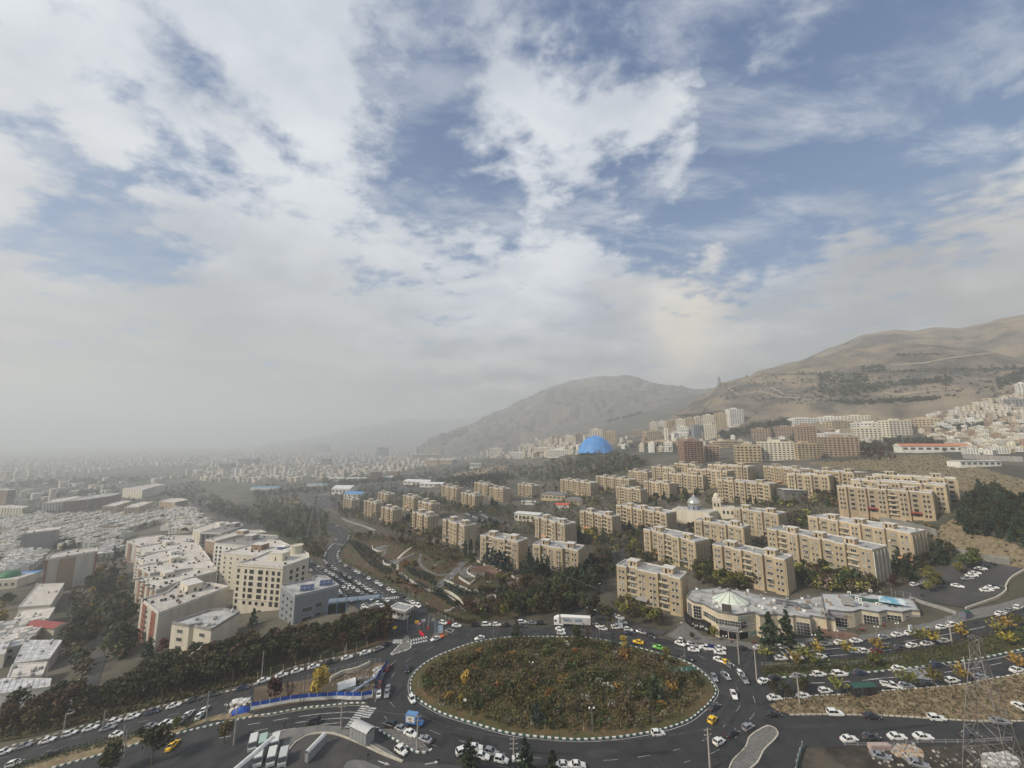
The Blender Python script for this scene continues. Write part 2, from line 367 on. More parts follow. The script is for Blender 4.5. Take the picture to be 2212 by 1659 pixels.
def kerb(label,line,closed=False,step=1.0,pair=(KW,KG),maxn=300,off=.08,name='kerb'):
    k=tag(put(name,None),None,None,None,'structure');k['label']=label
    L=smooth_line(line,closed,.5)
    if closed:L.append(L[0])
    s=0;nx=step/2;j=0
    for i in range(len(L)-1):
        d=math.dist(L[i],L[i+1])
        while s+d>=nx and j<maxn:
            t=(nx-s)/d;x=L[i][0]+(L[i+1][0]-L[i][0])*t;y=L[i][1]+(L[i+1][1]-L[i][1])*t
            o=put('kerb_stone',pair[j%2],k,(x,y,E(x,y)+off),math.atan2(L[i+1][1]-L[i][1],L[i+1][0]-L[i][0]))
            ux,uy=(L[i+1][0]-L[i][0])/d,(L[i+1][1]-L[i][1])/d
            o.rotation_euler[1]=-math.atan2(E(x+ux,y+uy)-E(x-ux,y-uy),2);j+=1;nx+=step
        s+=d
    return k
ORD=['first','second','third','fourth','fifth','sixth','seventh','eighth','ninth','tenth','eleventh','twelfth','thirteenth','fourteenth','fifteenth','sixteenth','seventeenth','eighteenth','nineteenth','twentieth']
def ordn(i):
    if i<20: return ORD[i]
    tens={2:'twenty',3:'thirty',4:'forty',5:'fifty'}[(i+1)//10];u=(i+1)%10
    return tens+'-'+ORD[u-1] if u else tens.replace('ty','tieth')
# ---------------------------------------------------------------- ground and mountains
def grow(a,b,near0,near1,st):
    v=[];x=near0
    while x<=near1: v.append(x);x+=st
    s=st;x=near1
    while x<b: s*=1.12;x+=s;v.append(x)
    s=st;x=near0;w=[]
    while x>a: s*=1.12;x-=s;w.append(x)
    return w[::-1]+v
gx=grow(-9000,7000,-230,330,6);gy=grow(-300,11000,60,460,6)
v=[(x,y,E(x,y)-.22-(.15 if max(abs(x),y)>500 else 0)) for y in gy for x in gx];n=len(gx)
f=[(j*n+i,j*n+i+1,(j+1)*n+i+1,(j+1)*n+i) for j in range(len(gy)-1) for i in range(n-1)]
me=bpy.data.meshes.new('ground');me.from_pydata(v,[],f)
groundm=mat('ground_mix',(.075,.068,.048),(.05,.05,.032),.06,.95,c3=(.12,.105,.082),sc3=.012,bump=.4,bsc=2);me.materials.append(groundm)
put('ground',me)['kind']='structure'
hillm=mat('hill_scrub',(.14,.118,.09),(.08,.07,.055),.014,.95,c3=(.215,.17,.118),sc3=.006,lo=.44,hi=.56,bump=.9,bsc=.03,bd=14,det=9)
hillm2=mat('far_hill',(.12,.108,.09),(.085,.078,.065),.004,.95,c3=(.15,.13,.105),sc3=.002,bump=.9,bsc=.012,bd=40,det=9)
HB=[]
def hill(name,sky,D0,D1,m,amp,rows=84,seed=0,label='',kk=.9,depth=1.25):
    # skyline points in photograph scale; the slope climbs from distance D0 to the ridge at D1
    pts=[];n=len(sky);cols=[]
    for i in range(n-1):
        for k in range(24):
            t=k/24;cols.append((sky[i][0]+(sky[i+1][0]-sky[i][0])*t,sky[i][1]+(sky[i+1][1]-sky[i][1])*(t*t*(3-2*t)*.5+t*.5)))
    cols.append(sky[-1]);mb=MB();V=[];F=[]
    for u,v in cols:
        a,b,c=ray(u*.46293,v*.46293);hl=math.hypot(a,b);ux,uy=a/hl,b/hl;zt=CZ+c/hl*D1
        for r in range(rows+6):
            s=r/rows;d=D0+(D1-D0)*s;x,y=ux*d,uy*d;e0=E(x,y)-8
            if s<=1:
                q=s**kk;q=q*q*(3-2*q)*.35+q*.65
                base=E(ux*D0,uy*D0)-8;z=base+(zt-base)*q
                g=noise.fractal(Vector((x*.0022,y*.0022,seed)),1,2,5)
                rg=1-abs(noise.fractal(Vector((x*.0035+3,y*.0035,seed+9)),1,2,4))*1.6
                z+=amp*(g*.8+(rg-.6)*.9+noise.fractal(Vector((x*.012,y*.012,seed+3)),1,2,4)*.28)*math.sin(math.pi*min(1,s))**.7*(1 if zt>base+30 else .25)
                z=max(z,e0) if s<.3 else z
            else: z=zt-(s-1)*(D1-D0)*.5
            V.append((x,y,z))
    R_=rows+6
    for i in range(len(cols)-1):
        for r in range(R_-1): F.append((i*R_+r,(i+1)*R_+r,(i+1)*R_+r+1,i*R_+r+1))
    me=bpy.data.meshes.new(name);me.from_pydata(V,[],F);me.materials.append(m);me.polygons.foreach_set('use_smooth',[True]*len(F))
    o=put(name,me);o['kind']='structure';o['label']=label
    HB.append(BVHTree.FromPolygons([Vector(q) for q in V],F));return o
hill('mountain',[(1380,975),(1420,935),(1470,885),(1520,855),(1560,826),(1620,812),(1655,803),(1700,790),(1760,772),(1850,748),(1960,742),(2080,748),(2212,775),(2320,790)],1000,1560,hillm,24,seed=2,label='dry tan foothill with terraces and dark scrub at right')
hill('mountain',[(1560,860),(1640,800),(1720,781),(1800,750),(1870,722),(1935,712),(1975,715),(2020,707),(2070,709),(2120,700),(2165,687),(2212,680),(2330,668)],1500,2200,hillm,34,seed=5,label='higher brown mountain ridge rising at the right edge')
hill('mountain',[(900,965),(930,950),(960,938),(1000,922),(1080,886),(1130,862),(1200,835),(1240,820),(1300,812),(1360,815),(1420,830),(1500,842),(1580,850),(1700,860)],2300,4050,hillm2,75,seed=11,label='hazy grey mountain behind the blue tent roof')
hill('mountain',[(380,985),(460,975),(550,965),(640,950),(700,940),(760,925),(820,915),(870,905),(950,908),(1050,900),(1200,890)],5200,9000,hillm2,50,seed=17,label='faint distant mountain almost lost in haze')
def on_hill(r,x,y,i=0):
    a,b,c=ray(*px(r,x,y));h=HB[i].ray_cast(Vector((0,0,CZ)),Vector((a,b,c)).normalized())
    return h[0]
def atH(r,x,y):
    p=at(r,x,y);best=p
    for i in (0,1):
        q=on_hill(r,x,y,i)
        if q and math.hypot(q.x,q.y)<math.hypot(best[0],best[1]): best=(q.x,q.y,q.z)
    return best
def track(i,r,pts,w,m,label):
    V=[];F=[];P=[]
    for a,b in zip(pts,pts[1:]):
        for k in range(12):
            q=on_hill(r,a[0]+(b[0]-a[0])*k/12,a[1]+(b[1]-a[1])*k/12,i)
            if q: P.append(q)
    for k,q in enumerate(P):
        d=(P[min(k+1,len(P)-1)]-P[max(k-1,0)]);d.z=0;d.normalize();n_=Vector((-d.y,d.x,0))*w/2
        for s_ in (-1,1):
            h=HB[i].ray_cast(q+n_*s_+Vector((0,0,200)),Vector((0,0,-1)))[0] or q+n_*s_
            V.append(tuple(h+Vector((0,0,1.2))))
    F=[(2*k,2*k+2,2*k+3,2*k+1) for k in range(len(P)-1) if (P[k+1]-P[k]).length<120]
    me=bpy.data.meshes.new('hill_track');me.from_pydata(V,[],F);me.materials.append(m);o=put('hill_track',me);o['kind']='structure';o['label']=label
trm=mat('track_dust',(.30,.25,.18),(.22,.185,.14),.02,.95);trd=mat('dark_track',(.06,.06,.045),(.09,.08,.06),.02,.95)
for i,r,pts,w,m_,lb in ((0,'W',[(0,800),(450,795),(700,785),(1100,770),(1500,765),(1900,755),(2212,745)],7,trd,'dark hedged track crossing the tan foothill'),(0,'W',[(850,715),(1100,700),(1250,690),(1500,640),(1760,610),(2000,580),(2150,600)],5,trm,'pale track climbing to the right on the foothill'),(0,'W',[(1780,475),(1940,468),(2080,520),(2212,560)],7,trd,'dark terrace line near the ridge'),(0,'W',[(1840,480),(1940,530),(2080,590),(2212,640)],4,trm,'steep pale track down from the ridge'),(0,'W',[(850,975),(1000,1000),(1300,960),(1650,940)],5,trm,'pale track above the hillside houses'),(0,'W',[(990,610),(1300,615),(1500,610)],4,trm,'short terrace track in the middle of the foothill'),
 (0,'X',[(1720,790),(1900,800),(2212,790)],6,trd,'dark track leading to a lone tree on the ridge'),(0,'X',[(1350,900),(1500,1000),(1700,960),(1900,1020),(2100,1030)],5,trm,'winding pale track on the rounded foothill'),(0,'X',[(1600,830),(1750,900),(1950,1000)],4,trm,'pale spur path on the rounded foothill')): track(i,r,pts,w,m_,lb)
# ---------------------------------------------------------------- roads, squares, islands
EX=lambda r,l:[at(r,*p)[:2] for p in l]
asph=EX('E',[(-60,1420),(420,1290),(850,1160),(1500,1000),(2212,830)])+EX('F',[(300,705),(700,610),(1040,530),(1185,440),(1190,360),(1330,200),(1450,170),(1560,235),(1700,280),(1800,305),(2000,330),(2212,335)])+EX('G',[(360,315),(700,300),(860,335),(1340,420),(1480,445),(1800,480),(2212,520)])+EX('H',[(110,500),(450,480),(850,430),(1080,400),(1340,350),(1680,285),(1960,225),(2260,140),(2900,-40),(2900,1640)])+EX('E',[(1800,1900),(-60,1900)])
sheet('road_surface',asph,asphalt,.02,label='dark asphalt of the roundabout and its roads')
patm=mat('asphalt_patch',(.017,.017,.019),(.026,.026,.027),.5,.9);patl=mat('worn_asphalt',(.050,.049,.048),(.038,.038,.038),.35,.9)
for i,(r,x,y,l,w_,a,lt) in enumerate((('F',1250,900,9,1.6,1.2,0),('F',1150,560,7,2.4,.3,1),('F',1600,1130,14,1.2,-.5,0),('F',1900,1300,16,1.0,-.3,0),('G',300,1420,18,.9,-.05,0),('G',800,1420,10,3,.1,1),('G',1250,1420,12,1.1,.1,0),('G',1900,900,8,2,-1.1,1),('G',1980,1100,10,1,.7,0),('H',400,1150,14,1.8,-.1,1),('H',1200,1160,20,.9,-.05,0),('H',800,1200,9,2.2,-.1,0),('H',300,820,12,1,.1,0),('H',1100,715,9,1.6,.15,1),('F',300,1140,10,1.4,.2,0),('E',1500,1290,12,1.0,.35,0),('E',1200,1130,9,1.6,.35,1),('B',720,1120,7,1.4,1.2,0),('B',950,1300,9,1.2,-.7,1),('G',150,345,12,1.5,0,1),('G',1350,460,9,1.4,-.3,0),('F',1700,440,10,1.8,.25,1))):
    p_=at(r,x,y);ca,sa=math.cos(a),math.sin(a);N_=10
    pg=[(p_[0]+ca*l/2*math.cos(t)*R.uniform(.85,1.1)-sa*w_/2*math.sin(t)*R.uniform(.8,1.15),p_[1]+sa*l/2*math.cos(t)+ca*w_/2*math.sin(t)*R.uniform(.8,1.15)) for t in [k*6.283/N_ for k in range(N_)]]
    sheet('asphalt_patch',pg,patl if lt else patm,.055,edge=3,label='%s asphalt patch'%('worn grey' if lt else 'dark'))
def road(name,r,pts,m=asphalt,off=.02,label=None): return sheet(name,EX(r,pts),m,off,label=label)
road('road_surface','B',[(640,850),(655,800),(700,790),(740,815),(800,860),(845,890),(835,940),(790,1010),(745,1060),(740,1110),(770,1145),(900,1205),(1060,1290),(1180,1360),(1300,1420),(1460,1510),(1560,1560),(1300,1640),(1160,1530),(1000,1440),(850,1360),(740,1280),(640,1210),(600,1150),(595,1090),(620,1030),(680,960),(712,920),(690,880)],label='curving two-way avenue lined with cars')
road('road_surface','B',[(380,1090),(430,1080),(520,1140),(640,1215),(760,1290),(900,1385),(1050,1470),(1170,1560),(1290,1660),(1190,1760),(1060,1650),(900,1540),(760,1440),(640,1330),(540,1260),(430,1200)],label='lower carriageway left of the planted median')
road('highway','A',[(1640,600),(1760,640),(1900,680),(2060,720),(2300,830),(2500,960),(2640,1080),(2560,1120),(2420,1000),(2200,880),(1980,800),(1860,730),(1700,660)],asphalt2,.03,'grey highway running off beyond the apartment rows')
road('parking_lot','D',[(1530,1180),(1680,1050),(1930,1100),(2260,1165),(2150,1200),(2060,1300),(2040,1370),(1760,1495),(1420,1440),(1270,1420),(1100,1370),(1240,1310),(1500,1130)],asphalt2,.03,'worn grey car park right of the apartment blocks')
road('parking_lot','C',[(750,1010),(960,1010),(1080,1000),(1240,990),(1180,1050),(960,1140),(860,1080),(760,1050)],asphalt2,.03,'small asphalt yard between the ochre blocks')
road('parking_lot','B',[(400,570),(560,545),(720,560),(780,640),(740,680),(620,660),(480,700),(420,640)],asphalt2,.03,'crowded car park beside the white hall')
road('parking_lot','B',[(1180,440),(1380,450),(1500,520),(1330,540),(1150,520),(960,520),(860,490)],asphalt2,.03,'distant car park before the long sheds')
road('parking_lot','B',[(1840,700),(2000,690),(2090,760),(2212,790),(2100,840),(1900,800),(1940,860),(1920,900),(1830,780)],asphalt2,.03,'narrow parking lane between ochre blocks')
road('side_road','G',[(600,60),(690,40),(730,110),(860,190),(1100,290),(1400,350),(1340,395),(1000,330),(700,260),(560,200)],asphalt2,.04,'side road climbing beside the front ochre block')
road('alley','E',[(820,380),(880,400),(920,600),(860,780),(790,1000),(700,1000),(740,700),(800,520)],asphalt2,.03,'shaded alley between gardens at left')
road('plaza','G',[(1380,400),(1450,350),(1560,270),(1700,400),(1900,430),(2212,470),(2212,515),(1800,480),(1480,440)],paving,.1,'grey paved forecourt of the shopping centre')
road('pavement','H',[(-20,440),(300,410),(560,400),(850,380),(1060,340),(1340,290),(1440,270),(1560,230),(1700,180),(2000,120),(2212,60),(2212,130),(1960,215),(1680,275),(1340,340),(1080,392),(850,425),(450,470),(110,495),(-20,500)],paving,.14,'grey pavement along the shop fronts')
# raised islands and verges
def island(label,pts,m,h=.16,bulge=0,edge=5,name='verge'):
    return sheet(name,pts,m,h,label=label,bulge=bulge,edge=edge)
ring=EX('F',[(1372,860),(1392,750),(1520,628),(1720,532),(1950,457)])+EX('G',[(0,418),(250,412),(560,415),(800,435),(1050,487),(1280,548),(1500,612),(1650,692),(1750,785),(1800,870),(1775,940),(1680,1040),(1550,1135),(1330,1210),(1100,1255),(900,1280),(600,1295),(300,1275),(0,1238)])+EX('F',[(1900,1150),(1650,1070),(1500,990),(1400,915)])
ringc=(sum(p[0] for p in ring)/len(ring),sum(p[1] for p in ring)/len(ring))
RS=smooth_line(ring,True,2.0)
def edged(x,y,p): return min(math.dist((x,y),q) for q in p)
RB=lambda x,y: min(1,edged(x,y,RS)/16)*2.2 if inside(x,y,RS) else 0
island('low planted mound inside the roundabout',RS,mat('mound_grass',(.085,.07,.03),(.055,.06,.022),.25,.95,c3=(.12,.08,.04),sc3=.07,bump=.5,bsc=3),.2,RB,3.5,'roundabout_mound')
kerb('green and white kerb stones round the roundabout',offset_line(ring,-.35,True) if ccw(ring)==ring else offset_line(ring,.35,True),True,1.0)
ribbon('lane_line',offset_line(ring,-1.1,True) if ccw(ring)==ring else offset_line(ring,1.1,True),.16,paint,.07,closed=True)
og=lambda d:(offset_line(RS,-d,True) if ccw(RS)==RS else offset_line(RS,d,True))
ribbon('lane_line',og(7.5)[::3],.18,paintd,.07,closed=True,dash=(3.2,6.5))
ribbon('lane_line',og(11.5)[::3],.18,paintd,.07,closed=True,dash=(3.2,6.5))
island('planted strip between slip road and main road at left',EX('E',[(-60,1600),(330,1500),(700,1380),(1100,1270),(1400,1230),(1700,1150),(1930,1080),(2100,1060),(2212,1090)])+EX('F',[(980,985),(985,1000),(700,1010),(300,1060),(0,1115)])+EX('E',[(1800,1150),(1400,1290),(950,1410),(500,1540),(-60,1700)]),dry,.15)
kerb('green and white kerb along the left main road',EX('E',[(-60,1710),(520,1535),(900,1430),(1350,1300),(1800,1190),(2212,1105)])+EX('F',[(170,1078),(420,1032),(700,1003),(980,988)]),step=.9)
island('green shoulder left of the parked cars',EX('E',[(-60,1330),(300,1270),(850,1120),(1500,960),(2212,790)])+EX('F',[(300,660),(700,570),(960,510),(1180,440),(1180,300),(600,300),(0,420)])+EX('E',[(1500,760),(800,860),(400,960),(-60,1100)]),redsoil,.1)
kerb('white kerb stones beside the parked cars at left',EX('E',[(-60,1400),(420,1275),(860,1150),(1500,990),(2212,825)])+EX('F',[(300,690),(700,598),(1040,515),(1160,455)]),step=2.2,pair=(KW,KC))
site=EX('F',[(0,850),(420,790),(640,740),(1010,645),(1165,625),(1130,690),(1050,800),(1050,950),(700,960),(400,985),(0,1060)])
island('churned earth of the fenced building site',site,soil,.14,name='building_site_ground')
island('triangular traffic island by the gate',EX('F',[(1195,565),(1240,510),(1290,465),(1355,455),(1368,490),(1345,520),(1270,545)]),paving,.2,name='traffic_island')
kerb('white kerb of the triangular traffic island',EX('F',[(1195,565),(1240,510),(1290,465),(1355,455),(1368,490),(1345,520),(1270,545)]),True,1.3,(KW,KC))
island('narrow traffic island beside the gate lanes',EX('F',[(1290,445),(1320,390),(1345,400),(1362,440),(1340,452)]),paving,.2,name='traffic_island')
island('rubble-strewn island beside the blue gate column',EX('F',[(1530,430),(1560,385),(1640,350),(1700,370),(1690,400),(1600,425)]),soil,.2,name='traffic_island')
island('long paved island with a concrete pole by the layby',EX('F',[(1090,1215),(1240,1215),(1330,1240),(1450,1310),(1535,1395),(1500,1412),(1420,1410),(1300,1345),(1180,1275)]),paving,.2,name='traffic_island')
kerb('green and white kerb of the long layby island',EX('F',[(1090,1225),(1180,1278),(1300,1350),(1410,1412),(1500,1418),(1538,1398)]),step=.9)
# bus yard, lower left
island('grey asphalt of the bus yard',EX('F',[(-60,1300),(300,1230),(560,1190),(760,1195),(980,1290),(1150,1380),(1300,1490),(1700,1520),(2000,1560),(2212,1640),(2212,1900),(-60,1900)]),asphalt2,.045,name='bus_yard')
island('rough stone strip curving round the bus yard',EX('F',[(-60,1290),(300,1215),(560,1180),(760,1190),(980,1290),(1150,1380),(1310,1495),(1260,1495),(1100,1420),(900,1320),(700,1250),(560,1245),(430,1270),(330,1340),(290,1400),(240,1548),(200,1548),(240,1380),(260,1310)]),concd,.16)
ribbon('bus_yard_kerb',EX('F',[(270,1548),(300,1400),(360,1330),(450,1275),(560,1250),(700,1255),(900,1330),(1100,1425),(1290,1500)]),.35,stonep,.05,h=.3)
ribbon('bus_yard_kerb',EX('F',[(870,1260),(1000,1345),(1150,1430),(1300,1495)]),.2,stonep,.05,h=.3)
island('stony tongue at the foot of the yard',EX('F',[(780,1548),(810,1500),(870,1480),(960,1490),(1080,1540),(1200,1600),(780,1620)]),concd,.16)
# right hand medians and verges
med1=EX('H',[(20,640),(120,615),(560,600),(1000,560),(1560,480),(1800,420),(2212,300),(2260,290),(2900,110),(2900,340),(2260,490),(1900,565),(1560,610),(1240,655),(880,690),(480,700),(240,725),(60,740),(0,700)])
island('planted median between the two right hand roads',med1,grassm,.18)
kerb('green and white kerb along the right median',EX('H',[(60,748),(240,735),(480,715),(880,697),(1240,660),(1560,618),(1880,572),(2100,525),(2260,490)]),step=1.1)
isl2=EX('H',[(60,975),(180,925),(420,900),(740,885),(1000,860),(1400,830),(1700,800),(1900,760),(2260,700),(2900,560),(2900,1060),(2260,1080),(2100,1110),(1900,1105),(1500,1085),(1040,1058),(600,1048),(230,1050),(120,1020)])
island('dry grassy bank between road and side road',isl2,dry,.2,lambda x,y:.0)
kerb('pale kerb above the side road at lower right',EX('H',[(230,1055),(600,1052),(1040,1062),(1500,1090),(1900,1110),(2260,1105)]),step=1.5,pair=(KC,KC))
kerb('white kerb beside cars parked by the dry bank',EX('H',[(180,922),(420,897),(740,882),(1000,857),(1400,827),(1700,797),(1900,757),(2260,697)]),step=1.6,pair=(KW,KC))
isl3=EX('H',[(-140,1330),(-100,1240),(0,1170),(60,1150),(110,1170),(135,1215),(100,1270),(20,1350),(-60,1480),(-260,1560),(-250,1450)])
island('paved tongue island at bottom right',isl3,paving,.2,name='traffic_island')
kerb('pale kerb of the tongue island',isl3,True,1.2,(KC,KC))
yard=EX('H',[(350,1335),(700,1320),(1000,1345),(1300,1325),(1700,1310),(2260,1290),(2900,1270),(2900,1900),(300,1900),(270,1540)])
island('dark rubbly plot at the bottom right corner',yard,mat('dark_rubble',(.022,.019,.016),(.045,.038,.03),.35,.95,c3=(.08,.068,.052),sc3=.12,bump=.6,bsc=1.5),.1,name='vacant_plot')
# hillside and parks
island('dry grass hillside above the right blocks',EX('D',[(380,260),(800,240),(1140,200),(1500,190),(1700,260),(2260,420),(2700,520),(2700,720),(2260,640),(1900,560),(1760,560),(1700,500),(1300,370),(850,320),(560,300)]),dry,-.05,edge=12,name='hillside')
island('dry grass bank below the retaining wall',EX('D',[(1500,800),(1640,720),(1900,850),(2260,1000),(2700,1130),(2700,1300),(2260,1180),(1900,1090),(1640,1000),(1500,960),(1440,900)]),dry,-.02,edge=8,name='hillside')
park=EX('B',[(850,880),(1000,900),(1200,880),(1420,940),(1700,1010),(1950,1110),(2300,1280),(2500,1400),(2450,1560),(2300,1620)])+EX('F',[(1900,270),(1700,240),(1520,150),(1450,90)])+EX('B',[(1450,1430),(1250,1350),(1000,1240),(820,1160),(760,1110),(770,1040),(830,970)])
island('leaf-strewn hillside park with terraces',park,redsoil,.0,edge=6,name='park_ground')
island('green park slope around the pylon',EX('B',[(0,560),(400,640),(640,720),(640,800),(660,860),(560,920),(340,980),(150,880),(-30,780)]),mat('park_green',(.05,.07,.025),(.06,.05,.03),.05,.95,c3=(.04,.055,.02)),.0,edge=10,name='park_ground')
island('yellowed field below the distant sheds',EX('B',[(150,600),(330,580),(420,570),(400,620),(250,620)]),dry,.02,edge=12,name='field')
island('yellowed field beyond the wood',EX('B',[(1720,370),(1900,340),(2212,290),(2212,330),(2000,370),(1760,390)]),dry,.05,edge=30,name='field')
# markings
def lines(r,pts,w=.18,m=paint,dash=None,name='lane_line'): return ribbon(name,EX(r,pts),w,m,.06,dash=dash)
lines('F',[(0,1110),(170,1090),(420,1045),(700,1015),(1000,1010)],.15)
lines('F',[(390,1103),(560,1080),(750,1066),(920,1066)],.2);lines('F',[(360,1157),(560,1130),(720,1118),(860,1117)],.2)
lines('F',[(-300,1215),(0,1165),(300,1115)],.2,dash=(3,5));lines('F',[(-300,1290),(0,1230),(260,1180)],.2,dash=(4,5))
lines('F',[(0,1268),(250,1220),(520,1180),(700,1160),(900,1160),(1090,1200)],.2,dash=(.8,.8))
lines('E',[(0,1470),(500,1330),(1000,1200),(1700,1040),(2100,930)],.18,dash=(3,6),m=paintd)
lines('G',[(1540,450),(1800,475),(2212,520)],.15,m=paintd)
lines('H',[(120,580),(400,560),(900,470),(1270,425),(1500,385),(1850,315),(2212,230)],.2,dash=(7,5))
lines('H',[(200,530),(600,495),(830,480)],.2);lines('H',[(570,555),(900,530),(1100,500)],.2)
lines('H',[(420,785),(850,762),(1300,718),(1620,685),(1850,650),(2212,575)],.2,dash=(4,4))
lines('H',[(900,752),(1240,725),(1400,705)],.18);lines('H',[(600,700),(1300,660),(1900,590),(2212,515)],.15)
lines('B',[(735,850),(770,920),(735,990),(690,1060),(690,1120),(740,1190),(900,1280),(1080,1380),(1250,1480)],.18,dash=(2.5,3.5))
lines('B',[(700,870),(735,920),(700,985),(655,1060),(650,1130),(700,1190),(850,1290),(1050,1400)],.15,dash=(2.5,3.5))
lines('B',[(470,1140),(600,1240),(760,1350),(930,1460),(1080,1560),(1220,1640)],.18,dash=(2.5,4))
def zebra(label,r,a,b,n,L,w=.55,m=paint,along=None):
    p=tag(put('crossing',None),label,None,None,'structure')
    A=Vector(at(r,*a)[:2]);B=Vector(at(r,*b)[:2]);u=(B-A).normalized();v=Vector((-u.y,u.x))
    if along: q=Vector(at(r,*along)[:2])-A;v=q.normalized()
    for i in range(n):
        c=A+(B-A)*(i/(n-1));mb=MB();pts=[c-u*w/2-v*L/2,c+u*w/2-v*L/2,c+u*w/2+v*L/2,c-u*w/2+v*L/2]
        mb.face([(k.x,k.y,E(k.x,k.y)+.075) for k in ccw([tuple(z) for z in pts]) for k in [Vector(k)]],m);mb.build('stripe',p)
zebra('zebra crossing over the upper avenue at the bend','B',(700,972),(795,992),11,3.2)
zebra('zebra crossing over the upper avenue near the gatehouse','B',(1100,1462),(1260,1440),10,3.5)
zebra('zebra crossing over the lower carriageway near the gatehouse','B',(935,1540),(1065,1498),9,3.5)
zebra('pair of stripes across the left arm of the junction','F',(965,1015),(830,1195),10,2.6,.6)
zebra('second row of stripes across the left arm','F',(1030,1030),(975,1105),5,2.4,.6)
zebra('crossing stripes in front of the gate','F',(1215,448),(1285,448),6,3.2,.5)
zebra('two rows of worn blocks crossing toward the gate','F',(1370,440),(1500,410),7,2.0,.6)
zebra('second row of worn blocks crossing toward the gate','F',(1375,468),(1500,440),7,1.6,.6)
zebra('faded zebra crossing on the right hand road','H',(1290,668),(1340,745),7,6,.7,paintd,along=(1420,680))
zebra('white parking bay stripes by the shopping centre','H',(165,520),(480,560),6,4,.35,along=(240,590))
def arrow(label,r,a,b):
    A=Vector(at(r,*a)[:2]);B=Vector(at(r,*b)[:2]);u=(B-A).normalized();v=Vector((-u.y,u.x));h=B-u*1.2;mb=MB()
    Z=lambda p:(p.x,p.y,E(p.x,p.y)+.09)
    mb.face([Z(A-v*.15),Z(h-v*.15),Z(h+v*.15),Z(A+v*.15)],paint);mb.face([Z(h-v*.5),Z(B),Z(h+v*.5)],paint)
    tag(mb.build('road_arrow'),label,None,None,'structure')
arrow('white arrow painted in the bus yard','F',(1080,1490),(1180,1525));arrow('white arrow pointing toward the roundabout','F',(1490,1520),(1615,1495))
# diamond marking near the gate
ribbon('road_marking',EX('F',[(1665,350),(1700,335),(1740,345),(1720,370)]),.35,paint,.07,closed=True)
# park paths and garden walls
def path(label,r,pts,w,m=stonep,h=.0,name='path'):
    o=ribbon(name,EX(r,pts),w,m,.08,h=h);o['label']=label;return o
path('pale stone path down the park slope','B',[(1270,1230),(1340,1280),(1420,1330),(1520,1380),(1660,1410),(1760,1470),(1850,1560)],2.0)
path('wide pale stair between terraces','B',[(1560,1380),(1650,1310),(1740,1230),(1800,1160),(1830,1130)],5,paving)
path('zigzag path below the pale wall','B',[(1250,1110),(1300,1060),(1380,1000)],2.2)
path('path dropping from the round terrace','B',[(1250,1200),(1245,1160),(1260,1120)],2.0)
path('path beside the clipped shrubs','B',[(980,1165),(1080,1110),(1140,1060),(1130,1030)],2.0,paving)
path('path along the upper terrace','B',[(1460,1060),(1440,1120),(1480,1190),(1600,1250),(1680,1240)],2.0,paving)
path('ochre walk curving round the amphitheatre','Q',[(0,690),(200,760),(400,830),(560,850),(760,830),(900,880),(1000,930),(1180,990)],2.6,paving)
path('stone walk along the lower park corner','Q',[(20,850),(120,910),(220,990),(300,1080)],2.2)
path('stone steps beside the right clipped shrubs','Q',[(740,1000),(800,1060),(830,1130)],1.8)
path('dusty track along the fence above the park','B',[(770,755),(850,790),(950,820),(1050,860)],3.5,concrete)
WALLS=[('low white garden wall of the lower terrace','Q',[(0,850),(90,880),(200,960),(300,1060)]),('long white wall edging the upper terrace','Q',[(0,700),(90,730),(250,800),(420,850),(600,850),(740,830)]),
('white retaining wall in front of clipped shrubs','Q',[(390,1030),(560,960),(720,910),(745,960)]),('stepped white wall near the hedge','Q',[(0,1150),(90,1140),(100,1120),(220,1085)]),
('curved wall round the stone forecourt','Q',[(400,490),(340,540),(340,590),(450,650)]),('white wall around the triangular flower bed','Q',[(210,650),(280,700),(370,745),(440,690)]),
('pale low wall of the zigzag terrace','B',[(1280,1120),(1380,1080),(1400,1070)]),('wall under the left round terrace','B',[(1030,1000),(1040,1030),(1090,1045),(1160,1030)]),('wall under the middle round terrace','B',[(1125,1130),(1140,1160),(1200,1165),(1265,1140)]),('short white wall right of the amphitheatre','Q',[(900,750),(1000,730),(1090,710)])]
for lb,r,pts in WALLS:
    o=ribbon('garden_wall',EX(r,pts),.45,mat('white_wall_stone',(.55,.53,.47),(.42,.39,.33),1,.85),.0,h=1.1);del o['kind'];tag(o,lb,'garden wall')
for lb,c,rx,ry,mm in (('round paved terrace left of the park','B,1100,1010',7,4,paving),('round paved terrace in mid park','B,1195,1140',7,4,paving),('grey fan-shaped forecourt of the amphitheatre','Q,420,560',9,7,paving)):
    r_,x_,y_=c.split(',');cx,cy,_=at(r_,float(x_),float(y_))
    o=sheet('terrace',[(cx+rx*math.cos(i*.4),cy+ry*1.6*math.sin(i*.4)) for i in range(16)][:15],mm,.12);o['label']=lb
# amphitheatre: concentric red brick rows
th=thing('amphitheatre','red brick open-air seating with curved rows','amphitheatre',Vector(at('Q',660,590)))
cx,cy,cz=at('Q',660,590)
for k in range(6):
    r0=2.5+k*1.6;mb=MB();N=14;aa=[math.radians(-35+i*190/N) for i in range(N+1)]
    for i in range(N):
        mb.prism([(r0*1.25*math.cos(t)*1.0,r0*.95*math.sin(t)) for t in (aa[i],)]+[((r0+.9)*1.25*math.cos(aa[i]),(r0+.9)*.95*math.sin(aa[i])),((r0+.9)*1.25*math.cos(aa[i+1]),(r0+.9)*.95*math.sin(aa[i+1])),(r0*1.25*math.cos(aa[i+1]),r0*.95*math.sin(aa[i+1]))],-.2,.35+k*.28,brown,mat('brick_seat',(.2,.10,.075),(.28,.2,.16),1,.9))
    mb.build('seating_row',th)
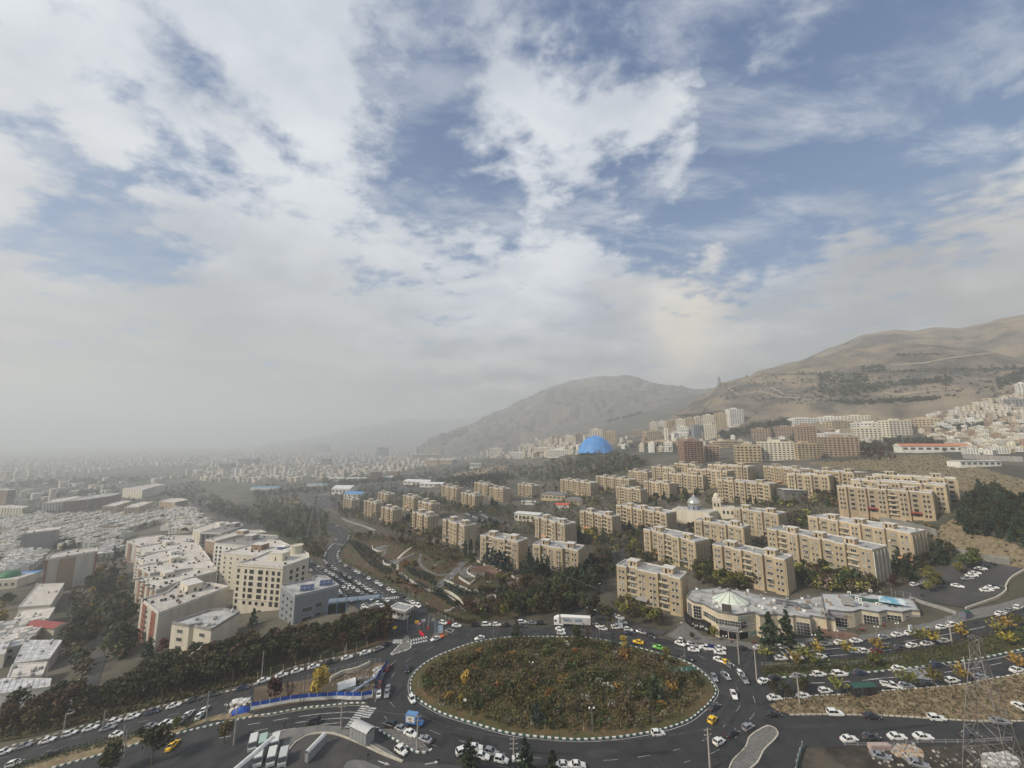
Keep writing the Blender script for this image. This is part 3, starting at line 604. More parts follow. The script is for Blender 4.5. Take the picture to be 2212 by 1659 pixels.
# ---------------------------------------------------------------- windows and buildings
WM={}
def win_mesh(w,h,kind='n',v=0):
    """a framed window: reveal frame proud of the wall, panes recessed inside it; local x along the wall, -y outward"""
    k=(round(w,2),round(h,2),kind,v)
    if k in WM: return WM[k]
    b=MB();fr={'n':frame_,'d':framed,'a':framed,'g':frame_}[kind];gl=curt if v==2 else (glass if v else glassd)
    t=.07;nx=max(1,round(w/.9)) if kind!='g' else max(2,round(w/1.0));nz=1 if kind!='g' else max(2,round(h/1.1))
    b.box(-w/2,w/2,-.03,.02,0,h,gl)
    for i in range(nx+1):
        x=-w/2+w*i/nx;b.box(x-t/2,x+t/2,-.09,-.02,0,h,fr)
    for j in range(nz+1):
        z=h*j/nz;b.box(-w/2-t/2,w/2+t/2,-.1,-.02,z-t/2,z+t/2,fr)
    if kind=='a':
        N=8
        for i in range(N):
            a0,a1=math.pi*i/N,math.pi*(i+1)/N;b.face([(0,-.05,h),(w/2*math.cos(a0),-.05,h+w/2*math.sin(a0)),(w/2*math.cos(a1),-.05,h+w/2*math.sin(a1))][::-1],gl)
            b.tube((w/2*math.cos(a0),-.06,h+w/2*math.sin(a0)),(w/2*math.cos(a1),-.06,h+w/2*math.sin(a1)),.06,.06,fr,4)
    WM[k]=b.mesh('window');return WM[k]
def window(parent,x,y,z,ang,w,h,kind='n',v=None):
    if v is None: v=R.choice((0,1,1,1,2))
    return put('window',win_mesh(w,h,kind,v),parent,(x,y,z),ang)
def roof_clutter(parent,x0,x1,y0,y1,z,n,ang=0,dark=False):
    for _ in range(n):
        b=MB();x=R.uniform(x0,x1);y=R.uniform(y0,y1);k=R.random()
        if k<.45: b.box(-.5,.5,-.45,.45,.25,1.1,metal if not dark else tank);[b.box(sx,sx+.1,-.4,.4,0,.25,framed) for sx in (-.45,.35)];nm='rooftop_cooler'
        elif k<.7:
            b.lathe([(0,.3),(.55,.3),(.55,1.3),(.4,1.5),(0,1.5)],tank if dark else whitep,8);b.box(-.5,.5,-.5,.5,0,.3,concrete);nm='water_tank'
        elif k<.85: b.box(-.25,.25,-.35,.35,0,1.3,brickt);b.box(-.35,.35,-.45,.45,1.3,1.4,concrete);nm='chimney'
        else: b.tube((0,0,0),(0,0,2.2),.04,.03,metal,4);b.lathe([(.05,1.5),(.45,1.75)],whitep,8);nm='satellite_dish'
        b.build(nm,parent,(x,y,z),R.uniform(0,6) if k>.85 else ang)
BLK=[('C',(945,1165),(1500,1285),(1610,1250),'nearest ochre block, beside the pale rounded shopping centre'),
('C',(1180,850),(1625,965),(1745,930),'ochre block above the nearest block, red plants on its roof edge'),
('C',(215,985),(610,1040),(748,1000),'ochre block behind a row of tall dark pines, right of its twin'),
('C',(-242,905),(85,965),(225,935),'ochre block directly above the brick amphitheatre'),
('C',(235,745),(490,812),(595,790),'short ochre block just right of the white flat-roofed hall'),
('C',(625,690),(900,745),(1025,735),'ochre block with satellite dishes, in front of the long block left of the silver dome'),
('C',(940,640),(1375,715),(1500,700),'long ochre block whose right end touches the silver domed mosque'),
('D',(-418,955),(190,1085),(320,1065),'long ochre block with an orange awning right above the shopping centre'),
('C',(1620,770),(2045,840),(2155,825),'ochre block just below the silver domed mosque'),
('D',(40,820),(930,1000),(1120,970),'long block with white-painted strips on its near gable'),
('D',(385,715),(1255,860),(1425,830),'long ochre block below the grey retaining wall'),
('D',(630,460),(1430,520),(1565,515),'long ochre hill block with a red awning, above the retaining wall'),
('D',(750,405),(1545,455),(1685,445),'long ochre hill block second from the front at right'),
('D',(930,365),(1640,400),(1765,395),'rearmost long ochre hill block at right, against dry grass'),
('D',(-244,645),(130,700),(275,690),'ochre block right of the silver domed mosque'),
('D',(-380,405),(60,445),(175,438),'ochre block on the terrace above the silver dome'),
('D',(435,325),(770,350),(850,340),'ochre block below the dry grass slope, beside red-brown shrubs'),
('D',(210,355),(560,375),(635,365),'ochre block with dark cypresses before it, at centre right'),
('D',(10,290),(300,320),(375,310),'small far ochre block left of the dry slope'),
('C',(455,415),(715,448),(795,440),'ochre block standing behind the grey hipped school roof'),
('C',(765,385),(1050,420),(1125,415),'ochre block right of the yellow poplars'),
('C',(940,480),(1150,508),(1255,505),'ochre block in the centre with a crimson tree at its foot'),
('C',(1180,430),(1400,455),(1498,450),'ochre block above the dark pines left of the dome'),
('C',(1350,360),(1690,385),(1782,380),'wide ochre block above a garage opening'),
('C',(1050,340),(1210,355),(1305,350),'small ochre block below the wood, left of a crimson tree'),
('C',(1450,275),(1630,288),(1700,285),'far ochre block at the foot of the brown and white tower'),
('C',(1740,285),(2080,305),(2172,300),'far ochre block right of the brown and white tower'),
('C',(1560,320),(1900,345),(1980,340),'ochre block below and right of the brown and white tower'),
('C',(1250,305),(1450,322),(1540,318),'far ochre block left of the brown and white tower'),
('C',(85,455),(205,475),(300,470),'ochre block standing alone left of the mast'),
('B',(2050,485),(2165,503),(2268,498),'ochre block behind cypresses left of the mast'),
('B',(1920,440),(2030,465),(2115,462),'ochre block farthest back in the left cluster'),
('B',(1635,470),(1760,495),(1855,495),'ochre block with small cypresses at its left foot'),
('B',(1805,530),(1920,560),(2015,555),'ochre block in front of the cypress pair, left cluster'),
('B',(1080,525),(1160,550),(1245,545),'ochre block right of the blue hall roof'),
('B',(780,575),(850,598),(937,592),'leftmost ochre block, just below the blue and white hall'),
('B',(1300,555),(1390,580),(1485,575),'ochre block at the back of the avenue cluster'),
('B',(960,600),(1060,627),(1145,625),'ochre block behind the yellow tree by the avenue'),
('B',(1110,655),(1205,685),(1305,685),'ochre block with a bare brown tree at its foot'),
('B',(1430,605),(1540,635),(1635,635),'ochre block behind the one with the small red awning'),
('B',(1380,700),(1510,742),(1620,735),'ochre block above the park with a small red awning'),
('B',(1645,765),(1830,825),(1945,812),'ochre block left of the three dark cypresses')]
def apartment(r,F0,F1,F2,phrase,idx):
    H=16.0;p=at(r,*F1,H);z=p[2]+H;q=at_z(r,*F0,z);s=at_z(r,*F2,z)
    dx,dy=p[0]-q[0],p[1]-q[1];L=math.hypot(dx,dy);ux,uy=dx/L,dy/L
    w=-(s[0]-p[0])*uy+(s[1]-p[1])*ux;Wd=min(17,max(12.5,w));ang=math.atan2(uy,ux)
    base=min(E(p[0],p[1]),E(q[0],q[1]),p[2])-1;dist=math.hypot(p[0],p[1]);near=dist<330
    t=thing('apartment_block',('five-storey '+phrase) if len(phrase.split())<15 else phrase,'apartment block',(q[0],q[1],0),ang,'ochre apartment blocks of the estate')
    # local frame: x 0..L along the front, y 0 (front) .. Wd
    nb=max(3,round(L/5.2));seg=L/nb;front=[];wb=[];sg=[]
    for i in range(nb):
        pr=(i%2==0) if nb%2 else (i%3!=1)
        x0,x1=i*seg,(i+1)*seg;sg.append((x0,x1,0.0 if pr else 1.7,pr))
    for x0,x1,y,pr in sg: front+=[(x0,y),(x1,y)]
    back=[(L-.01,Wd-1.2),(L*.7,Wd-1.2),(L*.7,Wd),(L*.3,Wd),(L*.3,Wd-1.2),(.01,Wd-1.2)]
    pol=[];[pol.append(c) for c in front+back if not pol or math.dist(c,pol[-1])>.05]
    b=MB();b.prism(pol,base,z,beige,roofm)
    # parapet rim
    for i in range(len(pol)):
        a0,a1=Vector(pol[i]),Vector(pol[(i+1)%len(pol)]);d=a1-a0
        if d.length<.3: continue
        nrm=Vector((-d.y,d.x)).normalized()*.35;o_=-nrm*.15
        b.prism([tuple(a0+o_),tuple(a1+o_),tuple(a1+nrm),tuple(a0+nrm)],z-.12,z+.55,parapet)
    b.build('wall',t)
    st=2.95;bots=[z-1.55-1.35-st*k for k in range(5)]
    fb=MB();pan=MB();small=MB()
    for i,(x0,x1,y,pr) in enumerate(sg):
        cx=(x0+x1)/2
        if pr:
            for sx in (-1,1):
                xc=cx+sx*seg*.17;pan.box(xc-.62,xc+.62,y-.05,y+.1,z-15.2,z-1.3,beigeg)
                for k,zb in enumerate(bots):
                    if near: window(t,xc,y-.06,zb,0,1.0,1.25)
                    else: small.box(xc-.5,xc+.5,y-.12,y+.1,zb,zb+1.25,glass if (i+k)%3 else glassd)
            fb.box(cx-.16,cx+.16,y-.3,y+.1,z-15.2,z-.9,fin)
        else:
            pan.box(x0+.25,x1-.25,y-.05,y+.1,z-15.2,z-1.0,beigeg)
            for k,zb in enumerate(bots):
                bal=(i+idx)%3==1
                if bal:
                    fb.box(x0+.3,x1-.3,y-1.3,y,zb-.9,zb-.72,concrete);fb.box(x0+.3,x1-.3,y-1.35,y-1.22,zb-.72,zb+.15,fin)
                if near: window(t,cx,y-.06,zb-(.3 if bal else 0),0,min(2.4,seg*.5),1.5 if bal else 1.2)
                else: small.box(cx-1,cx+1,y-.12,y+.1,zb-.2,zb+1.2,glassd if k%2 else glass)
        if (i+idx)%4==2: # ground floor canopy
            c=R.choice((metal,metal,concrete,redroof if 'red awning' in phrase else metal,mat('orange_awning',(.5,.27,.15),None,1,.8)))
            m=MB();m.face([(x0-.2,y-2.6,z-12.9),(x1+.2,y-2.6,z-12.9),(x1+.2,y-.06,z-12.2),(x0-.2,y-.06,z-12.2)],c);m.face([(x0-.2,y-.06,z-12.28),(x1+.2,y-.06,z-12.28),(x1+.2,y-2.6,z-12.98),(x0-.2,y-2.6,z-12.98)],c);m.build('awning',t)
        if near and not pr:
            for _ in range(2):
                if R.random()<.7:
                    k=R.randrange(5);xa=R.uniform(x0+.5,x1-.5);q=MB();q.box(-.45,.45,-.85,-.1,0,.75,R.choice((metal,whitep,metal)));q.build('window_cooler',t,(xa,y,bots[k]-.2))
            if R.random()<.5:
                k=R.randrange(5);q=MB();q.box(-1.2,1.2,-1.3,-.1,0,1.35,frame_);q.box(-1.1,1.1,-1.34,-1.3,.1,1.25,glass);q.build('enclosed_balcony',t,((x0+x1)/2,y,bots[k]-.1))
    # gable end with tall fins
    for k in range(5):
        yy=.5+(Wd-2.4)*k/4;fb.box(L,L+.35,yy-.17,yy+.17,base,z-.7,whitep if 'white-painted' in phrase else fin)
    pan.box(L-.1,L+.06,.4,Wd-1.7,base,z-1.2,beigeg)
    for k,zb in enumerate(bots):
        if near: window(t,L+.08,Wd-2.1,zb,math.pi/2,.7,1.1)
    fb.box(-.3,L+.5,-.6,.3,base,base+1.2,concd)
    fb.build('pilasters',t);pan.build('wall_panels',t)
    if small.v:o=small.build('windows',t);o['kind']='stuff'
    # stair heads on the roof
    nh=2 if L<45 else 3
    for k in range(nh):
        xc=L*(.22+.56*k/(nh-1));m=MB();m.box(xc-2.3,xc+2.3,4.2,8.6,z,z+2.5,beige);m.box(xc-2.7,xc+2.7,3.8,9.0,z+2.5,z+2.8,parapet);m.box(xc-1.2,xc-.3,4.12,4.25,z,z+2,glassd);m.box(xc+.5,xc+1.5,4.12,4.25,z+.9,z+1.9,framed);m.build('stair_head',t)
    if dist<520: roof_clutter(t,2,L-2,2,Wd-3,z,max(4,int(L/5)) if near else 3)
    return t
for i,bl in enumerate(BLK): apartment(*bl,i)
def building(name,label,cat,roof,H,wallm,roofm_,base=None,faces={},group=None,clut=6,rooms=[],par=.9,zr=None,dark=True,capm=parapet,ref=None):
    """prism building; roof=(region,[pixel corners]); H metres. faces: edge -> list of (u0,u1,z_from_top,ncol,nrow,w,h,dz,kind,variant)"""
    r,pts=roof
    if zr is None:
        a=at(r,*pts[0],H);zr=a[2]+H
    P_=[Vector(at_z(r,*p,zr)[:2]) for p in pts]
    o0=P_[0].copy();poly=[tuple(p-o0) for p in P_];cc=ccw(poly)
    t=thing(name,label,cat,(o0.x,o0.y,0),0,group);zb=min(E(p.x,p.y) for p in P_)-1
    b=MB();b.prism(cc,zb,zr,wallm,roofm_)
    for i in range(len(cc)):
        a0,a1=Vector(cc[i]),Vector(cc[(i+1)%len(cc)]);d=a1-a0;nr=Vector((-d.y,d.x)).normalized()
        b.prism([tuple(a0-nr*.1),tuple(a1-nr*.1),tuple(a1+nr*.3),tuple(a0+nr*.3)],zr-.3,zr+par,capm)
    b.build('wall',t)
    for ei,specs in faces.items():
        a0,a1=Vector(poly[ei]),Vector(poly[(ei+1)%len(poly)])
        rev=ccw(poly)!=poly
        if rev: a0,a1=a1,a0
        d=a1-a0;L=d.length;u=d/L;n=Vector((u.y,-u.x));ang=math.atan2(u.y,u.x)
        for (u0,u1,zt,nc,nr,w,h,dz,kind,var) in specs:
            if ref: q_=H/ref;zt*=q_;h*=q_;dz*=q_
            if rev: u0,u1=1-u1,1-u0
            for c in range(nc):
                x=L*(u0+(u1-u0)*(c+.5)/nc);q=a0+u*x+n*.06
                for k in range(nr):
                    if zr-zt-h-dz*k<zb+.3: continue
                    if kind=='p': # projecting panel strip
                        w_=w*L if w<=1 else w;m=MB();m.box(-w_/2,w_/2,-.12,.1,0,h,var);m.build('wall_panel',t,(q.x,q.y,zr-zt-h-dz*k),ang)
                    elif kind=='b': # balcony
                        m=MB();m.box(-w/2,w/2,-1.3,0,0,.18,concrete);m.box(-w/2,w/2,-1.35,-1.2,.18,1.0,var);m.build('balcony',t,(q.x,q.y,zr-zt-h-dz*k),ang)
                    else: window(t,q.x,q.y,zr-zt-h-dz*k,ang,w,h,kind,var)
    for (rx,ry,w_,d_,h_,m_) in rooms:
        c=Vector(at_z(r,rx,ry,zr)[:2])-o0;e=Vector(poly[1])-Vector(poly[0]);an=math.atan2(e.y,e.x)
        m=MB();m.box(-w_/2,w_/2,-d_/2,d_/2,0,h_,m_,roofl);m.box(-w_/2-.2,w_/2+.2,-d_/2-.2,d_/2+.2,h_,h_+.25,capm);m.box(-.5,.4,-d_/2-.05,-d_/2+.05,0,2,framed);m.box(w_/2-.05,w_/2+.05,-.5,.5,.2,1.9,framed);m.build('roof_room',t,(c.x,c.y,zr),an)
    if clut:
        xs=[p[0] for p in poly];ys=[p[1] for p in poly];k=0
        for _ in range(clut*6):
            x,y=R.uniform(min(xs),max(xs)),R.uniform(min(ys),max(ys))
            if inside(x,y,poly) and min((Vector((x,y))-Vector(c)).length for c in poly)>1.5: roof_clutter(t,x,x,y,y,zr,1,0,dark);k+=1
            if k>=clut: break
    return t,zr,o0
L='L'
W_=lambda u0,u1,zt,nc,nr,w,h,dz=3.35,k='d',v=1:(u0,u1,zt,nc,nr,w,h,dz,k,v)
building('apartment_building','yellowish building with small windows furthest up the street beside grey cladding','building',(L,[(885,112),(985,150),(1340,60),(1330,22),(1140,25)]),18,cream,roofl,faces={0:[W_(.1,.9,1.2,2,4,1.6,1.5,3.3,'n',1)]},rooms=[(1230,60,9,6,3.4,creamw)],clut=3)
building('apartment_building','grey half-finished building with black openings behind the beige one','building',(L,[(975,155),(1230,168),(1500,80),(1500,45),(1330,55),(1130,120)]),22,concd,blankg,faces={0:[W_(.05,.95,1.6,4,5,2.4,2.2,3.4,'d',0)]},clut=4,rooms=[(1400,75,7,7,4,blankg)])
building('apartment_building','beige side-wall building squeezed between grey shell and white tower','building',(L,[(1040,245),(1165,262),(1440,190),(1800,150),(1720,125),(1450,130),(1200,195)]),24,brickt,roofl,faces={0:[W_(.1,.9,1.6,2,6,.9,1.1,3.3,'n',1)]},rooms=[(1500,160,10,6,3,brickt)],clut=5)
building('apartment_building','white building with paired black windows in the middle of the terrace','building',(L,[(1150,292),(1570,325),(1930,230),(1950,195),(1720,180),(1500,215)]),24.5,creamw,blankg,ref=26,faces={0:[W_(.03,.26,1.6,2,7,1.6,2.0,3.35,'d',0),W_(.32,.98,2.2,5,7,1.5,1.3,3.35,'d',0)]},rooms=[(1610,235,9,7,4,blankg)],clut=5)
building('apartment_building','cream building with ribbon of roof solar heaters behind the front tower','building',(L,[(1240,408),(1690,452),(1830,440),(2095,320),(1960,255),(1790,250),(1590,315)]),25,cream,roofl,ref=27,faces={0:[W_(.02,.55,2.2,3,7,1.3,1.4,3.4,'n',1),W_(.55,.98,2.2,2,7,2.2,1.7,3.4,'d',1)]},rooms=[(1720,350,9,7,3.6,brown)],clut=10)
fb_,zf,of=building('apartment_building','tall cream front building with rows of dark windows and two arched ones','building',(L,[(1425,545),(2005,588),(2330,475),(2320,420),(2180,350),(1830,400),(1640,480)]),26.5,cream,roofl,ref=29,
 faces={0:[W_(.015,.11,2.4,1,7,1.4,2.0,3.55,'d',1),W_(.17,.27,2.4,1,5,1.3,2.2,3.55,'d',0),W_(.27,.42,2.4,1,5,2.6,2.2,3.55,'d',1),W_(.45,.62,2.4,1,5,2.8,2.2,3.55,'d',1),W_(.62,.73,2.4,1,5,1.3,2.2,3.55,'d',0),W_(.75,.98,2.4,2,5,1.7,2.2,3.55,'d',1),W_(.17,.7,20.6,4,1,1.6,1.8,3.5,'d',0),W_(.74,.98,20.2,2,1,2.0,2.2,3.5,'a',1),W_(.5,.98,25.2,3,1,2.3,1.5,3.5,'d',0)],
 1:[W_(.2,.9,3,3,6,1.6,2.0,3.55,'d',1)]},rooms=[(1960,480,9,6,4,cream)],clut=5)
m=MB();c=Vector(at_z(L,2170,400,zf)[:2])-of;m.lathe([(0,0),(3.4,0),(3.4,4.2),(3.7,4.3),(3.7,4.8),(3.2,4.8),(3.2,4.4),(0,4.4)],cream,20);m.build('round_roof_turret',fb_,(c.x,c.y,zf))
m=MB();a=Vector(at_z(L,1425,545,zf)[:2])-of;b2=Vector(at_z(L,2005,588,zf)[:2])-of;d=b2-a;an=math.atan2(d.y,d.x)
for zz in (-17.9,-.6): m=MB();m.box(-.2,d.length+.2,-.3,.05,zz,zz+.4,cream);m.build('cornice',fb_,(a.x,a.y,zf),an)
c=Vector(at_z(L,1990,405,zf)[:2])-of
for k in range(5):
    m=MB();[m.face([(i*1.1,0,0),(i*1.1+1,0,0),(i*1.1+1,1.6,1.2),(i*1.1,1.6,1.2)],solar) for i in range(4)];m.tube((0,1.7,1.35),(4.3,1.7,1.35),.3,.3,glow,8);m.build('solar_heater',fb_,(c.x+k*.6-2,c.y-3+k*1.9,zf+3 if k<2 else zf),an)
gb,zg,og_=building('office_building','grey metal-clad office with two solar arrays on its roof','building',('B',[(235,1345),(358,1440),(742,1348),(632,1268),(540,1262),(480,1300)]),15,greyb,roofg,ref=17,faces={0:[W_(.1,.95,3,3,4,1.6,1.2,3.6,'d',1)],1:[W_(.15,.42,7,1,2,4.2,2.2,5,'n',0),W_(.45,.62,6.2,1,2,2.6,2.2,5,'n',0)]},clut=4,dark=False,capm=mat('grey_cap',(.30,.31,.32),None,1,.6))
for k,(x,y) in enumerate(((440,1390),(610,1345))):
    m=MB();c=Vector(at_z('B',x,y,zg)[:2])-og_
    for i in range(3):
        for j in range(2): m.face([(i*2.1,j*1.6,.4+j*.9),(i*2.1+2,j*1.6,.4+j*.9),(i*2.1+2,j*1.6+1.5,1.25+j*.9),(i*2.1,j*1.6+1.5,1.25+j*.9)],solar)
    for i in (0,6.2): m.tube((i,3.1,0),(i,3.1,2.1),.06,.06,steel,4)
    m.build('solar_array',gb,(c.x-2,c.y-1,zg),math.radians(20))
# blue steel entrance canopy of the grey office
cp=thing('entrance_canopy','blue steel entrance canopy attached to the grey office','canopy',(*at('F',650,265)[:2],0),math.radians(14))
m=MB()
for x in (0,4,8,13,18,23):
    m.tube((x,0,0),(x,0,6),.15,.15,mat('blue_steel',(.10,.19,.30),None,1,.5),6);m.tube((x,-4,0) if x<9 else (x,-3,3.5),(x,-4,5.5) if x<9 else (x,-3,5.5),.15,.15,MATS['blue_steel'],6)
    for q in range(4): m.tube((x,-4+q,5.5+math.sin(q/4*math.pi)*.9),(x,-3+q,5.5+math.sin((q+1)/4*math.pi)*.9),.1,.1,MATS['blue_steel'],5)
m.build('frame',cp)
for x in (0,4,8,13,18):
    m=MB();N=5
    for q in range(N):
        a0,a1=math.pi*q/N,math.pi*(q+1)/N;m.face([(x+.1,-2-2*math.cos(a0),5.6+math.sin(a0)*.9),(x+(3.8 if x<8 else 4.8),-2-2*math.cos(a0),5.6+math.sin(a0)*.9),(x+(3.8 if x<8 else 4.8),-2-2*math.cos(a1),5.6+math.sin(a1)*.9),(x+.1,-2-2*math.cos(a1),5.6+math.sin(a1)*.9)],mat('canopy_sheet',(.16,.2,.25),None,1,.4))
    m.build('roof_panel',cp)
m=MB();m.box(0,8,-4,-3.8,.5,4.8,glass);m.build('glass_screen',cp)
# mid-rise terrace with brown fronts at the left
row=[('mid-rise with brown stone front and flat pinkish roof, furthest of the terrace',[(60,262),(245,318),(900,255),(880,190),(420,195),(200,215)],brown,2),
('mid-rise with whitish roof clutter, fourth back from the shaded gable',[(175,345),(300,400),(1015,380),(950,290),(640,262),(400,300)],creamw,2),
('mid-rise with pale roof and grey side wall, third back from the shaded gable',[(170,470),(310,540),(1105,500),(1020,385),(740,350),(420,400)],creamw,1),
('mid-rise with stepped brown balconies and black roof heaters',[(190,578),(350,665),(880,600),(1190,620),(1100,512),(770,480),(520,520)],brown,2),
('mid-rise with four projecting roof canopies on its brown front',[(195,722),(425,878),(805,735),(1180,640),(880,615),(600,690)],brown,4),
('front mid-rise with red brick bands and a tall blank grey gable',[(240,992),(458,1162),(1330,832),(1120,790),(700,790),(560,900)],brick,2)]
for i,(lb,pts,fm,nc) in enumerate(row):
    t,z_,o_=building('apartment_building',lb,'building',(L,pts),19,blank,roofl,ref=24,faces={0:[(.0,1,.9,nc,1,{2:.22,4:.12,1:.4}[nc],23,0,'p',fm),W_(.05,.95,2.2,max(2,nc),7,1.6,1.6,3.25,'n',2 if fm is brick else 1),(.1,.6,2.6,1,6,3.2,.6,3.25,'b',fm if fm is not creamw else framed)]+([(.45,1,4.3,1,6,3.4,1.3,3.25,'p',brick)] if fm is brick else [])},rooms=[{0:(470,230,6,5,3,roofl),1:(560,300,9,5,3,cream),2:(640,420,8,6,3,creamw),3:(640,505,9,6,3.4,cream),4:(560,690,9,5,3,cream),5:(860,850,12,7,3.8,cream)}[i]],clut=26)
    if i==4:
        a0=Vector(at_z(L,*pts[0],z_)[:2])-o_;a1=Vector(at_z(L,*pts[1],z_)[:2])-o_
        for k in range(4):
            q=a0+(a1-a0)*(k+.5)/4;mm=MB();mm.box(-1.5,1.5,-2.2,.5,.9,1.15,framed);mm.build('roof_canopy',t,(q.x,q.y,z_),math.atan2((a1-a0).y,(a1-a0).x))
building('apartment_building','low cream block with notched flat roof behind the rust coloured trees','building',('E',[(1497,292),(1650,318),(1760,290),(1690,322),(1840,352),(2085,200),(1950,170),(1830,180)]),13,cream,roofg,faces={0:[W_(.1,.9,1.8,1,3,3.0,1.5,3.4,'n',1)],3:[W_(.1,.9,1.8,1,3,3.0,1.5,3.4,'n',1)]},clut=9,dark=False,capm=concrete)
building('apartment_building','tall pale gable wall with a brown brick strip down its middle','building',('A',[(400,1118),(850,1045),(845,1010),(600,1035),(430,1075)]),26,blank,roofl,faces={0:[(.24,.58,1.2,1,1,.33,24,0,'p',brickt),W_(.36,.46,8,1,2,1.4,.9,3.4,'d',0),(0,.04,.5,1,1,.04,27,0,'p',brick),(.96,1,.5,1,1,.04,27,0,'p',brick)]},clut=6)
building('apartment_building','grey windowless tower wall standing among low houses','building',('A',[(190,893),(522,852),(520,832),(400,838),(230,862)]),22,blankg,roofl,clut=5)
for lb,pts,h,wm,nc,nr in (('white and black chequered end of the long dark terrace',[(370,628),(545,610),(710,568),(640,565),(460,592)],20,creamw,6,6),
 ('long dark brown terrace block in the hazy left middle',[(548,612),(768,590),(970,560),(1065,535),(900,540),(720,570)],20,brown,9,6),
 ('ochre block left of the ochre trio under the white terraces',[(893,652),(1005,648),(1150,605),(1060,603),(980,622)],18,beige,5,5),
 ('ochre block in the middle of the ochre trio',[(1086,662),(1205,658),(1335,612),(1240,612),(1150,630)],18,beige,5,5),
 ('ochre block at the right of the ochre trio',[(1388,606),(1525,618),(1640,595),(1570,582),(1480,582)],18,beige,5,5),
 ('cream stepped terrace building in the haze',[(1072,495),(1240,512),(1345,480),(1440,462),(1340,452),(1230,470)],22,cream,7,6),
 ('cream office with square windows at the left edge',[(5,665),(198,665),(250,655),(90,640),(-60,648)],20,cream,7,5),
 ('dim apartment tower at the far left edge',[(-90,505),(70,510),(138,505),(60,498),(-60,498)],36,brown,9,10)):
    building('apartment_building',lb,'building',('A',pts),h,brown if wm is brown else wm,roofg if wm is brown else roofl,faces={0:[W_(.04,.96,1.6,nc,nr,1.8,1.7,3.2,'d',0)],1:[W_(.03,.97,1.6,int(nc*1.6),nr,2.4,1.7,3.2,'d',0)],2:[W_(.03,.97,1.6,nc,nr,2.4,1.7,3.2,'d',0)] if wm is brown else []},clut=5)
# ---------------------------------------------------------------- shopping centre
def text(name,s,size,m,parent,loc,rot,ext=.02):
    c=bpy.data.curves.new(name,'FONT');c.body=s;c.size=size;c.extrude=ext;c.align_x='CENTER';c.align_y='CENTER';c.materials.append(m)
    tmp=bpy.data.objects.new('tmp',c);COL.objects.link(tmp);dg=bpy.context.evaluated_depsgraph_get();me=bpy.data.meshes.new_from_object(tmp.evaluated_get(dg));me.name=name
    bpy.data.objects.remove(tmp);o=put(name,me,parent,loc);o.rotation_euler=rot;return o
ARF={'ا':'\ufe8d\ufe8e\ufe8d\ufe8e','ب':'\ufe8f\ufe90\ufe91\ufe92','ت':'\ufe95\ufe96\ufe97\ufe98','ج':'\ufe9d\ufe9e\ufe9f\ufea0','ر':'\ufead\ufeae\ufead\ufeae','ش':'\ufeb5\ufeb6\ufeb7\ufeb8','ع':'\ufec9\ufeca\ufecb\ufecc','غ':'\ufecd\ufece\ufecf\ufed0','م':'\ufee1\ufee2\ufee3\ufee4','ی':'\ufbfc\ufbfd\ufbfe\ufbff','و':'\ufeed\ufeee\ufeed\ufeee','د':'\ufea9\ufeaa\ufea9\ufeaa','ل':'\ufedd\ufede\ufedf\ufee0'}
def persian(s):
    out='';NJ='اردو '
    for i,c in enumerate(s):
        if c==' ': out+=' ';continue
        p=i>0 and s[i-1] not in NJ;n=i<len(s)-1 and s[i+1]!=' ' and c not in 'اردو'
        out+=ARF[c][(3 if p and n else 1 if p else 2 if n else 0)]
    return out[::-1]
MO=lambda x,y:('M',x,y)
def src(r,x,y): o=REG[r];return (o[0]+x*o[2],o[1]+y*o[2])
REG['Z']=(0,0,1.0)
front=[('M',195,265),('M',280,328),('M',300,338),('M',440,365),('M',540,420),('M',650,475),('M',780,500),('M',932,522),('M',1190,490),('M',1258,532),('M',1510,515),('M',1738,550),('M',1765,538),('M',1985,572),('O',-30,535),('O',205,578),('O',235,455),('O',465,480),('O',520,482),('O',600,478),('O',690,450),('O',708,450),('O',960,490),('O',1075,460),('O',1300,488),('O',1430,458),('O',1555,470)]
back=[('O',1450,290),('O',1150,268),('O',850,225),('O',120,215),('M',1720,300),('M',1280,240),('M',950,168),('M',640,128),('M',430,145),('M',258,155)]
frontA=front[:15];frontB=front[15:];backA=back[3:];backB=back[:4]
allp=[src(*q) for q in frontA+[('O',330,600),('O',200,235)]+back[4:]]
allq=[src('O',190,545)]+[src(*q) for q in frontB[1:]]+[src(*q) for q in backB]
c0=at('M',932,880);ry=px('M',932,522)
# roof height of the corner above its foot
a_,b_,c_=ray(*ry);tt=c0[1]/b_;zmall=CZ+c_*tt
mall,zm,mo=building('shopping_centre','long pale stone shopping centre with a rounded corner and glass pyramid skylight','shopping centre',('Z',allp),0,mat('travertine',(.56,.49,.37),(.46,.39,.28),.9,.85),roofg,faces={
 0:[W_(.1,.9,1.4,1,1,3.2,4.8,1,'g',1)],1:[],2:[W_(.05,.6,1.2,1,1,3.0,4.9,1,'g',0)],3:[W_(.12,.98,2.5,1,1,5.0,2.0,1,'g',0)],4:[W_(.02,.98,2.5,1,1,5.4,2.0,1,'g',1)],5:[W_(.02,.98,2.5,1,1,5.4,2.0,1,'g',1)],6:[W_(.02,.98,2.5,1,1,5.6,2.0,1,'g',1)],
 7:[W_(.05,.5,2.6,1,1,4,2.6,1,'g',0),W_(.5,.95,2.6,1,1,4,2.6,1,'g',2)],9:[W_(.1,.9,2.0,1,1,3.6,3,1,'g',0)],10:[W_(.2,.8,1.8,1,1,3.4,3,1,'g',0)],12:[W_(.25,.75,1.9,1,1,4.2,6.6,1,'g',1)],13:[W_(.2,.85,1.6,1,1,4.6,4.2,1,'g',1)]},clut=34,dark=False,par=.35,capm=concd,zr=zmall)
